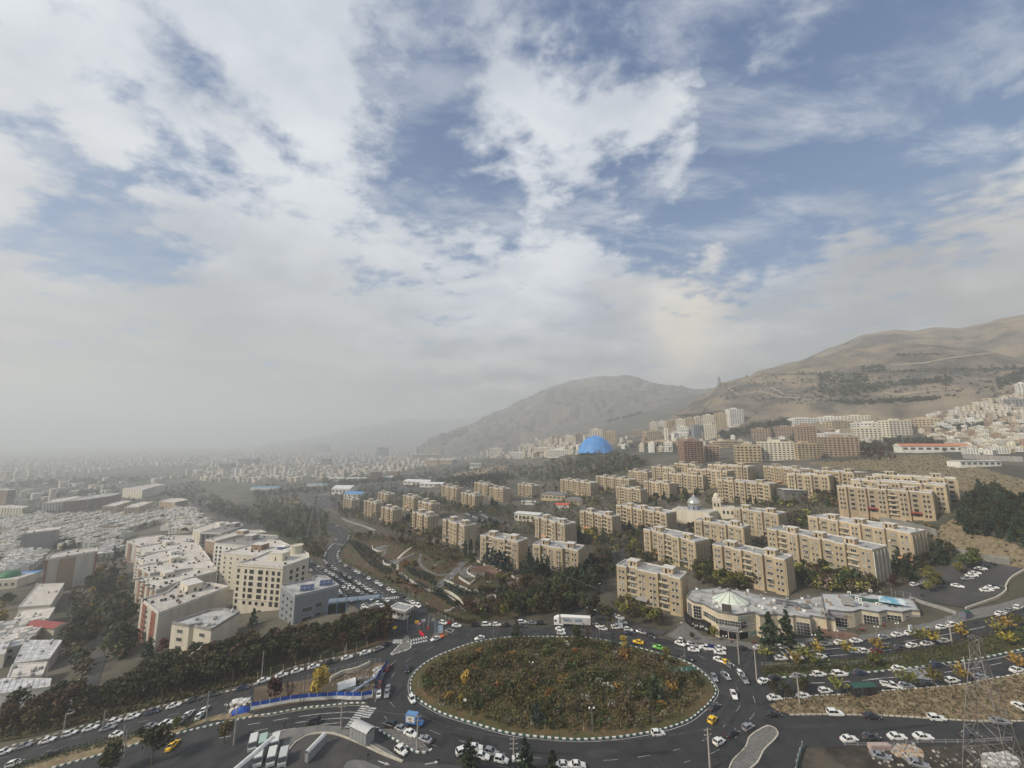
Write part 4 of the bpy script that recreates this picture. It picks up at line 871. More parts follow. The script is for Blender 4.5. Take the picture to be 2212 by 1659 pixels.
q1_=at('O',960,735);a_,b_,c_=ray(*px('O',960,490));zw=min(CZ+c_*(q1_[1]/b_),zmall+1.6)
wing_,zw,wo=building('shopping_centre','right hand shopping building with maroon sign over its steps and foil roof','shopping centre',('Z',allq),0,MATS['travertine'],mat('foil_sheet_roof',(.50,.51,.51),(.34,.34,.34),.35,.6,c3=(.42,.42,.41),sc3=.4),faces={
 1:[W_(.03,.97,2.4,1,1,6.2,3.2,1,'g',0),W_(.2,.9,7.0,1,1,5.0,2.6,1,'d',0)],2:[W_(.1,.95,2.4,1,1,1.8,6,1,'g',0)],3:[W_(.02,.95,2.4,1,1,2.3,6,1,'g',0)],4:[W_(.05,.95,2.4,1,1,2.6,6,1,'g',1)],6:[W_(.2,.8,1.6,1,1,4.6,4.6,1,'g',0)],7:[W_(.05,.9,1.6,1,1,3,3.2,1,'g',1)],8:[W_(.08,.75,1.4,1,1,4.4,3.0,1,'g',1)],9:[W_(.08,.85,1.4,1,1,3,3.0,1,'g',1)],10:[W_(.05,.85,1.4,1,1,2.6,3.2,1,'g',2)]},clut=12,dark=False,par=.35,capm=concd,zr=zw)
mat_sky=mat('skylight_glass',(.62,.66,.56),(.52,.57,.48),.6,.25,spec=.6)
def mloc(r,x,y,z=None): return Vector(at_z(r,x,y,zm)[:2])-mo
def wloc(x,y): return Vector(at_z('O',x,y,zw)[:2])-wo
c=mloc('M',835,330);N=12
for i in range(N):
    a0,a1=2*math.pi*i/N,2*math.pi*(i+1)/N;m=MB();r0=6.3
    p0=(c.x+r0*math.cos(a0)*1.15,c.y+r0*math.sin(a0),zm+.9);p1=(c.x+r0*math.cos(a1)*1.15,c.y+r0*math.sin(a1),zm+.9);m.face([p0,p1,(c.x,c.y,zm+4.6)],mat_sky)
    m.build('skylight_panel',mall)
m=MB();m.lathe([(6.3,0),(6.3,.9)],whitep,12,c.x,c.y,1.15,1);m.lathe([(.4,4.5),(.3,5.0),(0,5.1)],framed,8,c.x,c.y)
o=m.build('skylight_base',mall);o.location=(0,0,zm);
for v in o.data.vertices: pass
for i in range(0,N):
    a0=2*math.pi*i/N;m=MB();m.tube((c.x+6.35*math.cos(a0)*1.15,c.y+6.35*math.sin(a0),zm+.93),(c.x,c.y,zm+4.66),.08,.08,concd,4);m.build('skylight_rib',mall)
def wallsign(i,u0,u1,zt,h,m,s=None,tm=None,size=1,pr=.5,name='signboard',z1=None):
    A_,z_,o_,t_=(allp,zm,mo,mall) if i<15 else (allq,zw,wo,wing_)
    if i>14:i-=15
    P0=Vector(at_z('Z',*A_[i],z_)[:2])-o_;P1=Vector(at_z('Z',*A_[i+1],z_)[:2])-o_;d=P1-P0;L=d.length;u=d/L;n=Vector((u.y,-u.x));an=math.atan2(u.y,u.x)
    q=P0+u*L*(u0+u1)/2;w=L*(u1-u0);b=MB();b.box(-w/2,w/2,-pr,-.02,-zt-h,-zt,m);o=b.build(name,t_,(q.x,q.y,z_),an)
    if s: text('lettering',s,size,tm,o,(0,-pr-.03,-zt-h/2),(math.pi/2,0,0))
    return o
MT=persian('مجتمع تجاری ابریشم') if all(ch in ARF or ch==' ' for ch in 'مجتمع تجاری ابریشم') else ''
wallsign(5,.0,1,4.7,1.7,mat('sign_grey',(.30,.30,.31),None,1,.6));wallsign(6,.0,1,4.7,1.7,MATS['sign_grey'],MT,textd,1.15)
wallsign(16,.0,1,.35,1.7,MATS['sign_grey'],MT,textr,1.05)
wallsign(16,.0,1,6.1,.7,whitep,pr=1.6,name='entrance_canopy')
wallsign(0,-.1,1.05,6.4,3.8,black,None,None,pr=1.2);wallsign(2,-.1,1.0,6.4,3.8,black,persian('عمو مرغ'),textw,1.6,pr=1.4)
wallsign(3,-.05,1.0,6.0,3.6,black,persian('دی مرغ'),textw,1.6,pr=2.0)
wallsign(5,.05,.95,6.6,2.6,glassd,pr=.1,name='shop_window');wallsign(6,.05,.95,6.6,2.6,glassd,pr=.1,name='shop_window');wallsign(7,.02,.5,6.6,2.6,glassd,pr=.1,name='shop_window')
wallsign(7,.55,.98,6.4,2.4,mat('shop_poster',(.08,.2,.17),(.4,.42,.35),1.2,.6),pr=.12,name='shop_window');wallsign(7,.02,.55,.5,1.4,mat('faded_green_board',(.22,.25,.2),(.35,.36,.28),1,.8),pr=.3);wallsign(7,.6,.98,.3,1.4,MATS['faded_green_board'],pr=.3)
wallsign(22,.1,.85,5.2,2.6,mat('shop_yellow',(.45,.38,.18),(.3,.25,.15),1,.6),pr=.12,name='shop_window');wallsign(23,.1,.55,4.8,2.6,mat('shop_green',(.1,.25,.16),(.5,.5,.42),1.4,.6),pr=.12,name='shop_window');wallsign(24,.1,.8,4.8,2.4,MATS['shop_yellow'],pr=.12,name='shop_window')
# dark display screen on the roof edge
c=mloc('M',785,478);m=MB();m.box(-1.7,1.7,-.15,.15,0,2.9,framed);m.box(-1.8,-1.6,.15,.6,0,2.2,steel);m.build('roof_screen',mall,(c.x,c.y,zm),math.radians(-28))
for k in range(6):
    c=mloc('M',1540+k*78,350+k*13);m=MB();N=7
    for i in range(N):
        a0,a1=math.pi*i/N,math.pi*(i+1)/N;m.face([(-1.25,-1.6*math.cos(a0),1.0*math.sin(a0)+.4),(1.25,-1.6*math.cos(a0),1.0*math.sin(a0)+.4),(1.25,-1.6*math.cos(a1),1.0*math.sin(a1)+.4),(-1.25,-1.6*math.cos(a1),1.0*math.sin(a1)+.4)],mat('vault_glass',(.07,.07,.08),(.15,.15,.16),.5,.3))
    m.box(-1.3,-1.15,-1.6,1.6,0,.5,concd);m.build('roof_vault',mall,(c.x,c.y,zm),math.radians(-32))
m=MB()
c=wloc(860,330)
for k in range(22):
    x=k*.75;m.lathe([(0,0),(.9,.1),(1.0,.6),(.5,1.05),(0,1.1)],tarp,7,x,math.sin(k*.6)*.35)
m.build('rolled_tarpaulin',wing_,(c.x-6,c.y+3.4,zw),math.radians(-27))
c=wloc(1160,400);m=MB();m.box(-4.2,4.2,-.12,0,1.2,3.6,mat('billboard_blue',(.62,.68,.72),(.10,.33,.48),.35,.5));
for x in (-3,3): m.tube((x,0,0),(x,.8,1.4),.07,.07,steel,4)
for x in (-.9,.8): m.lathe([(0,-.5),(.5,-.3),(.55,.3),(0,.5)],framed,8,x,0)
bb=m.build('roof_billboard',wing_,(c.x,c.y,zw),math.radians(-27))
for v in bb.data.vertices:
    pass
c=wloc(515,380);m=MB();m.box(-1.8,1.8,-1.6,1.6,.5,3.2,metal);[m.box(x,x+.2,-1.5,1.5,0,.5,framed) for x in (-1.6,1.4)];m.build('air_handler',wing_,(c.x,c.y,zw),math.radians(-27))
# fan unit faces: white outdoor units along the roof edge
for x,y in ((345,160),(1250,410),(1320,300),(1875,300),(2065,395),(1480,440),(640,420),(695,410),(1900,480),(1470,330)):
    c=mloc('M',x,y);m=MB();m.box(-.5,.5,-.2,.2,.15,.95,glow);m.lathe([(0,0),(.3,0)],framed,8);o=m.build('air_conditioner',mall,(c.x,c.y,zm),math.radians(-30))
for x,y in ((640,300),(690,320),(840,190),(940,380),(530,220),(700,385)):
    c=wloc(x,y);m=MB();m.box(-.55,.55,-.3,.3,.1,1.1,glow);m.box(-.3,.3,-.34,-.3,.3,.9,framed);m.build('air_conditioner',wing_,(c.x,c.y,zw),math.radians(-27))
st=thing('entrance_steps','brown brick entrance steps under the shopping centre sign','steps',Vector(at('O',390,840)),math.radians(-25))
for k in range(5):
    m=MB();m.box(-6,6,-k*.45,3,.02,1.2-k*.22,mat('step_brick',(.15,.09,.07),(.2,.13,.1),1,.9));m.build('step',st)
# ---------------------------------------------------------------- domes, halls, school
big=at('C',765,182);D_=math.hypot(big[0],big[1]);Rr=(px('C',925,0)[0]-px('C',605,0)[0])/2*big[1]/FP*.94
dt=thing('dome_tent','big bright blue tent-like dome rising behind dark woods','dome',big)
m=MB();hh=(px('C',0,190)[1]-px('C',0,45)[1])*big[1]/FP
m.lathe([(Rr*1.1,0),(Rr,.06*hh),(Rr*.93,.3*hh),(Rr*.78,.56*hh),(Rr*.55,.78*hh),(Rr*.3,.92*hh),(Rr*.1,.985*hh),(0,hh)],mat('blue_membrane',(.075,.25,.56),(.055,.20,.48),.06,.5),20);m.build('membrane',dt,smooth=True)
for i in range(10):
    a0=2*math.pi*i/10;m=MB();pr=[(Rr,.06*hh),(Rr*.93,.3*hh),(Rr*.78,.56*hh),(Rr*.55,.78*hh),(Rr*.3,.92*hh),(0,hh)]
    for j in range(5): m.tube((pr[j][0]*math.cos(a0),pr[j][0]*math.sin(a0),pr[j][1]+.3),(pr[j+1][0]*math.cos(a0),pr[j+1][0]*math.sin(a0),pr[j+1][1]+.3),.35,.35,mat('blue_rib',(.13,.34,.70),None,1,.5),4)
    m.build('rib',dt)
mq=thing('mosque','mosque with shiny silver dome and small minaret tower among ochre blocks','mosque',at('C',1630,770),math.radians(-30))
k_=at('C',1630,770)[1]/FP*.45208/3.9375
m=MB();m.prism([(-17,-9),(12,-12),(17,2),(14,10),(-14,10)],-2,9,cream,roofl);m.build('prayer_hall',mq)
m=MB();m.lathe([(4.9,8),(4.9,12)],mat('tile_band',(.30,.33,.38),(.20,.25,.36),2,.4),20);m.lathe([(5.1,9),(5.1,9.4)],silver,20);m.build('drum',mq)
m=MB();m.lathe([(4.8,12),(5.5,13),(5.6,14.2),(5.0,16),(3.4,18),(1.5,19.4),(.45,20.2),(.15,21.3),(0,22)],silver,24);m.build('dome',mq,smooth=True)
for k in range(8):
    a0=math.pi*2*k/8;window(mq,4.95*math.cos(a0),4.95*math.sin(a0),9.6,a0+math.pi/2,1,1.5,'a',1)
m=MB();m.box(14,20,4,10,-1,19,cream);m.box(13.6,20.4,3.6,10.4,16,16.6,parapet);m.lathe([(2.2,19),(2.2,21),(1.2,22.5),(0,23)],cream,10,17,7);m.build('tower',mq)
for x in (15.6,18.2): window(mq,x,3.9,12,0,1.2,2.2,'a',1)
m=MB();m.box(20,30,2,16,-1,12,cream,roofl);m.build('annex',mq)
for x in (22,25,28): window(mq,x,1.9,7,0,1.3,2,'a',1)
def hall(name,label,r,x,y,w,d,h,ang,wm,rm,rise=2.5,cat='hall',hip=False,win=0):
    t=thing(name,label,cat,at(r,x,y),math.radians(ang));m=MB();m.box(-w/2,w/2,-d/2,d/2,-1.5,h,wm);m.build('wall',t)
    m=MB();o_=.8;i_=d/2 if hip else 0
    A=[(-w/2-o_,-d/2-o_,h+.05),(w/2+o_,-d/2-o_,h+.05),(w/2+o_,d/2+o_,h+.05),(-w/2-o_,d/2+o_,h+.05)];r0,r1=(-w/2-o_+i_,0,h+rise),(w/2+o_-i_,0,h+rise)
    m.face([A[0],A[1],r1,r0],rm);m.face([A[2],A[3],r0,r1],rm);m.face([A[1],A[2],r1],rm if hip else wm);m.face([A[3],A[0],r0],rm if hip else wm);m.face(A[::-1],wm);m.build('roof',t)
    for k in range(win): window(t,-w/2+w*(k+.5)/win,-d/2-.05,h*.35,0,w/win*.6,h*.4,'n',1)
    return t
hall('warehouse','white hall with pale pitched roof beside the blue roofed hall','B',790,535,44,34,12,-8,creamw,mat('white_sheet_roof',(.66,.66,.66),(.5,.5,.5),.2,.5),6,win=5)
hall('warehouse','low hall with bright blue pitched roof below the white hall','B',885,560,42,22,6,-18,creamw,bluer,4,win=5)
hall('warehouse','far shed with flat turquoise-blue roof at left','B',105,500,75,22,6,0,whitep,mat('teal_roof',(.12,.36,.50),None,1,.5),1)
hall('warehouse','small far shed with pale blue-grey roof','B',560,470,60,16,5,0,whitep,mat('pale_teal_roof',(.28,.44,.5),None,1,.5),1)
hall('warehouse','distant long shed with white roof strip','B',830,425,120,26,8,0,cream,whitep,2,win=8)
hall('warehouse','white-roofed barn beside the arched cream building','B',1125,415,60,26,7,8,creamw,whitep,4)
hall('warehouse','long white and green sheds beyond the far car park','B',1440,455,70,30,7,-20,creamw,mat('white_sheet_roof',(.6,.6,.6)),4,win=6)
hall('warehouse','white shed right of the long sheds','B',1560,475,50,22,6,-12,whitep,mat('white_sheet_roof',(.6,.6,.6)),3,win=5)
hall('school','school wing with grey hipped roof before an ochre block','C',410,590,34,16,7,-28,beige,mat('grey_tile_roof',(.13,.13,.13),(.18,.18,.18),1,.8),3.2,'school',True,6)
hall('school','smaller school wing with grey hipped roof at right','C',585,628,20,13,5.5,-24,beige,MATS['grey_tile_roof'],2.6,'school',True,4)
hall('kiosk','small white hut with orange-red roof below the school','C',475,662,15,7,4,-8,creamw,mat('orange_red_roof',(.62,.08,.03),None,1,.5),1.2,'hut')
hall('pavilion','flat white roofed two-storey hall beside a yellow court','C',180,770,26,13,7,-24,cream,whitep,.5,'hall',False,6)
hall('pavilion','low white pavilion roof left of the school','C',180,630,17,8,3.5,-10,creamw,whitep,.4,'pavilion')
hall('pavilion','dark flat roofed pavilion on stilts among trees','D',285,560,22,12,7,-10,concd,mat('pale_roof_sheet',(.4,.42,.4)),.4,'pavilion',False,5)
hall('row_building','long white building with zigzag orange roof below the pylon slope','D',1440,168,72,14,7,-14,creamw,mat('orange_tile_roof',(.52,.20,.10),(.42,.16,.09),.3,.8),3,'building',False,9)
hall('house','low white villa beside dark cypresses on the right slope','D',1790,290,36,12,5,-3,creamw,whitep,.4,'villa',False,7)
hall('office_building','small white office block beyond the far woods','Y',913,1212,34,16,16,0,creamw,whitep,.3,'office',False,5)
gp=Vector(at('F',1285,235));gh=thing('gatehouse','white gatehouse with flat canopy roof between the two carriageways','gatehouse',gp,math.radians(-24))
m=MB();m.box(-3.4,3.4,-2.2,2.2,0,3.4,creamw);m.build('wall',gh);m=MB();m.box(-5,5,-3.3,3.3,3.4,4.4,concrete,metal);m.build('roof',gh)
m=MB()
for sx in (-1,1): m.box(4.6*sx-.3,4.6*sx+.3,-3.2,3.2,4.4,4.75,whitep)
for sy in (-1,1): m.box(-4.3,4.3,3*sy-.25,3*sy+.25,4.4,4.75,whitep)
m.build('roof_rim',gh)
for x in (-2.2,0,2.2): window(gh,x,-2.25,1.5,0,1.5,1.3,'n',1)
window(gh,3.45,0,1.5,math.pi/2,1.4,1.3,'n',1);m=MB();m.box(-.45,.45,-.08,.02,0,2.1,framed);m.build('door',gh,(3.42,1.4,0),math.pi/2)
# retaining walls
def wall(name,label,r,pts,h,th,m,off=0):
    o=ribbon(name,EX(r,pts),th,m,off,h=h);del o['kind'];return tag(o,label,'wall')
wall('retaining_wall','tall grey retaining wall below the hill blocks','D',[(1000,765),(1150,795),(1320,835),(1480,880)],3.5,.8,mat('shotcrete',(.23,.225,.2),(.17,.165,.15),.2,.95))
wall('retaining_wall','grey retaining wall above the car park','D',[(1640,1035),(1760,1065),(1900,1095),(2100,1120)],3,.8,MATS['shotcrete'])
wall('retaining_wall','stone wall along the right edge of the car park','D',[(2300,1130),(2120,1230),(2060,1310),(2040,1370),(1720,1500)],.8,.4,stonep)
wall('garden_wall','low grey wall between the car park and the shops','O',[(1450,300),(1600,360),(1900,450),(2100,520)],1.2,.4,concrete)
wall('garden_wall','fence wall with posts below the pines of the amphitheatre','Q',[(470,410),(650,500),(860,580),(1080,690)],1.3,.3,stonep)
wall('retaining_wall','long grey concrete wall before the right hillside villas','D',[(1700,225),(1900,240),(2212,255)],5,1,concrete)
# ---------------------------------------------------------------- distant towers
FAR=[]
def tower(r,x0,x1,yt,yb,m,label,nc,nr,ang=-14,shift=0,name='apartment_tower',km='n'):
    b=atH(r,(x0+x1)/2,yb);k=b[1]/FP*REG[r][2]/3.9375;w=(x1-x0)*k;h=(yb-yt)*k;d=w*.6
    t=thing(name,label,'tower',(b[0],b[1],0),math.radians(ang)-math.atan2(b[0],b[1])*.35)
    w*=.86;q=MB();q.box(-w/2,w/2,0,d,b[2]-3,b[2]+h,m,roofl);q.box(-w*.2,w*.15,d*.3,d*.6,b[2]+h,b[2]+h*1.05+1.5,m);q.build('wall',t)
    s=MB();fh=h/(nr+.5)
    for i in range(nc):
        for j in range(nr):
            xc=-w/2+w*(i+.5)/nc;z=b[2]+fh*(j+.35);s.box(xc-w/nc*.28,xc+w/nc*.28,-.15,.1,z,z+fh*.45,glassd if (i*7+j*3)%4 else glass)
    for i in range(max(2,nc//2)):
        for j in range(nr):
            yc=d*(i+.5)/max(2,nc//2);z=b[2]+fh*(j+.35);s.box(w/2-.1,w/2+.15,yc-d*.08,yc+d*.08,z,z+fh*.45,glassd);s.box(-w/2-.15,-w/2+.1,yc-d*.08,yc+d*.08,z,z+fh*.45,glassd)
    o=s.build('windows',t);o['kind']='stuff';return t
tw=[('C',1528,1722,85,275,brown,'brown tower with white edge strips above the ochre estate',6,11),('C',1722,1850,125,250,brickt,'lower brown wing right of the striped tower',4,7),('D',2,278,88,240,cream,'cream eight-storey block at the foot of the slope, left of three',8,8),('D',302,508,100,232,beige,'beige stepped block with pale gable, middle of three',6,7),('D',545,818,45,205,brickt,'wide brown ten-storey block beside crimson shrubs',8,8),
('C',1995,2212,120,268,beige,'beige block at the roadside right of the wooded gap',6,6),('W',270,585,1365,1412,creamw,'white topped block behind the wide brown block',9,2),('W',610,885,1260,1352,creamw,'broad white block with arched windows',8,4),('W',614,832,1312,1445,cream,'cream block in front of the broad white block',6,6),('W',918,1142,1240,1398,cream,'tall cream block with eight columns of windows',6,7),
('W',1148,1402,1222,1335,beige,'long beige block right of the tall cream one',8,5),('W',38,212,1285,1420,brickt,'brown stepped block between two wide blocks',5,6),('W',350,572,1245,1322,beige,'beige block behind the white-topped one',7,4),('W',490,722,1195,1252,cream,'cream block furthest back in the middle row',8,4),('W',250,462,1205,1262,creamw,'whitish block beside tall dark trees',7,4),('W',0,242,1218,1282,creamw,'white low block left of the dark trees',8,3),('W',2088,2260,1030,1130,blankg,'dark hillside block at the right edge',6,5),('W',2178,2260,880,1015,creamw,'white tower cut by the right edge on the hillside',3,10),
('X',1410,1562,1132,1298,creamw,'tallest white tower with dark roof line',6,16),('X',1272,1408,1172,1312,beige,'beige tower left of the tallest white tower',6,13),('X',1152,1272,1190,1282,cream,'cream tower second left of the tallest one',6,9),('X',1080,1158,1206,1292,cream,'slim cream tower in the hillside cluster',4,9),('X',982,1078,1222,1302,beige,'pinkish tower in mid hillside cluster',5,8),('X',892,984,1230,1312,cream,'cream tower with blocky crown in the cluster',5,8),('X',792,888,1242,1315,beige,'beige tower near the left end of the cluster',5,7),('X',722,788,1250,1322,creamw,'narrow pale tower near the left end of the cluster',3,8),('X',636,718,1258,1348,cream,'separate cream tower at the left end of the cluster',4,9),
('X',1060,1168,1290,1405,greyb,'grey-blue striped tower in front of the cluster',5,12),('X',1172,1290,1285,1422,cream,'cream tower with column windows before the cluster',5,11),('X',900,1018,1302,1385,creamw,'white block low in the cluster',6,6),('X',598,772,1348,1445,beige,'broad beige block above arched school walls',8,8),('X',842,1012,1362,1415,creamw,'white building with green glazed stair',8,4),('X',586,962,1442,1492,beige,'long low beige building with small arches',14,3),('X',1312,1592,1442,1502,beige,'long low beige building with arcade',14,3),('X',1642,1812,1322,1432,brickt,'brown tower left of the beige pair',6,8),('X',1862,2062,1302,1402,brickt,'wide brown tower above white roofs',8,7),('X',2032,2212,1222,1292,creamw,'white slab above the brown towers',9,4),('X',2082,2260,1300,1540,brickt,'brown stepped tower at the wood edge',6,12),('X',1725,2030,1465,1560,beige,'ochre stepped block with corner balconies',9,6),('X',1520,1725,1480,1560,brickt,'brown balcony block left of the stepped one',6,5),
('X',50,190,1330,1470,cream,'cream tower right behind the blue dome',5,13),('X',190,322,1348,1478,beige,'twin tower at the right of the blue dome',5,12),('X',0,112,1385,1450,cream,'cream block behind the top of the blue dome',6,7),('X',440,592,1340,1402,brickt,'flat domed brown building beyond the dome',6,4),
('Y',325,442,1008,1078,creamw,'white stepped office block on a small rise',5,6),('Y',1650,1742,905,992,beige,'beige tower left of the striped pair',5,9),('Y',1775,1902,908,1008,cream,'cream striped tower left of the blue dome',6,11),('Y',1742,1800,905,985,beige,'narrow tower between the beige and cream ones',3,9),('Y',1880,1945,880,1000,beige,'slim brown tower near the blue dome',3,11),('Y',1535,1622,960,1018,cream,'small cream tower at left of the tower row',5,6),('Y',1256,1462,1062,1120,creamw,'white slab with brown piers, left of the dome row',10,4),('Y',1462,1592,1066,1110,cream,'cream slab in the middle of the dome row',7,3),('Y',1592,1852,1036,1104,creamw,'white and red slab beside the dome woods',12,4),('Y',1436,1930,1018,1045,cream,'long pale slab above the dome row',20,2),('Y',300,602,1082,1135,beige,'hazy beige slab on the left valley floor',12,4),('Y',400,712,1132,1182,beige,'warm beige terrace below the hazy slab',14,3),('Y',1040,1182,1022,1085,cream,'cream pair of blocks on the valley floor',7,5),('Y',1030,1215,955,1002,creamw,'far white blocks below the grey mountain',8,4),
('B',495,632,115,185,blankg,'hazy grey cluster of slabs at upper left',8,6),('B',582,658,235,300,blankg,'hazy tower with rounded top on the plain',4,8),('B',1062,1172,140,222,greyb,'dark glassy tower in the haze beside cream block',5,9),('A',1905,2012,278,345,blankg,'dim hazy tower near the dark slab',5,7),('A',2055,2212,235,300,greyb,'long dim dark slab in the haze',8,4),('B',1010,1115,350,425,brickt,'brown arched building before the far sheds',7,4),('B',1160,1255,345,395,brickt,'brown arched building right of its twin',6,3)]
for i,(r,x0,x1,yt,yb,mm,lb,nc,nr) in enumerate(tw): tower(r,x0,x1,yt,yb,mm,lb,nc,nr,ang=-10 if i%3 else 8)
# ---------------------------------------------------------------- the scattered city
def rpoly(r,poly):
    xs=[p[0] for p in poly];ys=[p[1] for p in poly]
    while 1:
        x,y=R.uniform(min(xs),max(xs)),R.uniform(min(ys),max(ys))
        if inside(x,y,poly): return x,y
CM=[];CITYOBJ=[]
walls_=[cream,creamw,beige,brickt,blank,cream,creamw]
for k in range(10):
    m=MB();w=R.uniform(9,20);d=R.uniform(9,15);h=R.choice((10,13,13,16,16,19,22));wm=walls_[k%7];m.box(-w/2,w/2,-d/2,d/2,-4,h,wm,roofl);m.box(-2,2,-2,2,h,h+2.6,wm,roofl)
    for j in range(int(h/3.2)):
        z=j*3.2+1
        for i in range(int(w/3)):
            x=-w/2+3*(i+.5);m.box(x-.7,x+.7,-d/2-.08,-d/2+.1,z,z+1.4,glassd)
        for i in range(int(d/4)):
            y=-d/2+4*(i+.5);[m.box(sx*w/2-.08,sx*w/2+.08,y-.6,y+.6,z,z+1.3,glassd) for sx in (-1,1)]
    CM.append((m.mesh('city_building'),w,d,h))
occ=[]
def free(x,y,r):
    for a,b,c in occ:
        if abs(a-x)<r+c and abs(b-y)<r+c: return False
    return True
CITY=[('P',[(0,1000),(250,975),(480,962),(700,950),(930,950),(960,955),(1010,950),(1250,948),(1262,980),(1110,990),(1000,993),(940,1003),(870,1018),(740,1035),(560,1045),(440,1040),(400,1022),(500,1005),(300,1008),(0,1050)],4600),
('P',[(1830,935),(1960,912),(2060,885),(2130,865),(2212,850),(2212,975),(2100,985),(2030,958),(1990,935)],1100),('P',[(0,1050),(160,1038),(330,1030),(420,1022),(400,1040),(250,1050),(240,1068),(100,1085),(0,1100)],45),('P',[(1320,945),(1420,930),(1600,915),(1600,985),(1470,985),(1330,975)],60),('P',[(1560,985),(1700,930),(1890,935),(1880,960),(1700,975)],40)]
cand=[]
for r,pl,n in CITY:
    for _ in range(n):
        x,y=rpoly(r,pl);p=atH(r,x,y)
        if p[1]<9000: cand.append((math.hypot(p[0],p[1]),p,n<100 or pl[0][0]>1500,r,x,y))
cand.sort(key=lambda c:c[0]);ind=0;far=MB();desc=['pale','ochre','cream','brownish','grey','off-white','sandy']
for d,p,hs,r,x,y in cand:
    rad=(5.5 if x>1500 else 8) if d<2000 else 11
    if not free(p[0],p[1],rad): continue
    occ.append((p[0],p[1],rad));an=R.choice((-.5,-.5,-.35,.3,1.07))
    if ind<235:
        mm,w,dd,h=R.choice(CM);o=put('city_building',mm,None,p,an)
        g='houses climbing the right slope' if x>1500 else ('flat roofed houses of the hazy valley' if x>430 else 'hazy buildings of the far left plain')
        tag(o,None,'building',g);CITYOBJ.append((o,'%s %s building'%(R.choice(('small','squat','low')) if h<12 else 'tall' if h>17 else 'mid-height',['cream','white','ochre','brown','grey','cream','off-white'][CM.index((mm,w,dd,h))%7])))
        if x>1500: o.scale=(.75,.75,.42)
        ind+=1
    else:
        w,dd,h=R.uniform(9,20),R.uniform(9,15),R.choice((7,8,9,10,12,13,15,18,R.choice((15,30)))) if x<1500 else R.choice((5,6,8));ca,sa=math.cos(an),math.sin(an)
        pl=[(p[0]+ca*a-sa*b,p[1]+sa*a+ca*b) for a,b in ((-w/2,-dd/2),(w/2,-dd/2),(w/2,dd/2),(-w/2,dd/2))];far.prism(pl,p[2]-6,p[2]+h,cityM)
far.build('distant_city')['kind']='stuff'
bpy.data.objects['distant_city']['label']='countless hazy buildings filling the valley floor'
# ---------------------------------------------------------------- low white row houses at the left
HM=[]
for k in range(8):
    m=MB();w=R.uniform(9,11.5);d=R.uniform(13,18);h=R.choice((6.2,7,7,8.5,9.5));wm=R.choice((creamw,blank,cream,blank,brickt));m.box(-w/2,w/2,-d/2,d/2,-1,h,wm,R.choice((roofl,rooff,roofm,roofl)))
    m.box(-w/2,w/2,-d/2,-d/2+.25,h,h+.6,wm);m.box(-w/2,w/2,d/2-.25,d/2,h,h+.6,wm);m.box(-w/2,-w/2+.25,-d/2+.25,d/2-.25,h,h+.6,parapet)
    for z in (1.2,4.2):
        for x in (-2.4,1.6): m.box(x-.9,x+1.1,-d/2-.1,-d/2+.1,z,z+1.5,glassd)
        for y in (-3,2,5): m.box(w/2-.1,w/2+.1,y-.7,y+.7,z,z+1.4,glassd)
    HM.append((m.mesh('row_house'),w,d,h))
RH=MB();RH.box(-1.8,1.8,-1.5,1.5,0,2.4,creamw,roofl);RHm=RH.mesh('roof_room');RC=MB();RC.box(-.5,.5,-.5,.5,.2,1.2,metal);RCm=RC.mesh('rooftop_cooler')
hn=0;HP=[];GARD=[]
def rowline(r,a,b,gap=0.3,side=1,desc='',first=None):
    global hn
    A=Vector(at(r,*a)[:2]);B=Vector(at(r,*b)[:2]);d=B-A;L=d.length;u=d/L;v=Vector((-u.y,u.x))*side;an=math.atan2(u.y,u.x);s=0;k=0
    while s<L:
        mm,w,dd,h=R.choice(HM);c=A+u*(s+w/2)
        o=put('row_house',mm,None,(c.x,c.y,E(c.x,c.y)+R.uniform(-.5,.6)),an+(math.pi if R.random()<.5 else 0));s+=w+gap;k+=1
        tag(o,first if (first and k==1) else '%s house of the white flat roofed row %s'%(ordn(k-1),desc),'house','white flat roofed row houses')
        q=put('roof_room',RHm,o,(R.uniform(-1.5,1.5),R.uniform(-3,4),h));
        for _ in range(2): put('rooftop_cooler',RCm,o,(R.uniform(-3,3),R.uniform(-5,5),h))
        HP.append((c,w,dd));g=c+v*(dd/2+5);GARD.append((g.x,g.y));hn+=1
rowline('A',(880,1120),(980,1020),desc='right of the pale gable wall')
rowline('E',(-60,640),(60,400),desc='at the left edge below the red roof')
rowline('A',(20,1280),(180,1090),desc='behind the green cupola')
rowline('A',(140,1250),(340,1090),desc='left of the pale gable wall')
rowline('A',(560,1340),(720,1290),desc='at the foot of the pale gable wall')
rowline('E',(90,560),(180,430),desc='left of the red sheet roof')
rowline('A',(560,1020),(700,985),desc='above the pale gable wall, left part')
rowline('A',(0,980),(180,925),desc='third up from the green cupola')
rowline('A',(0,1085),(180,1030),desc='second up from the green cupola')
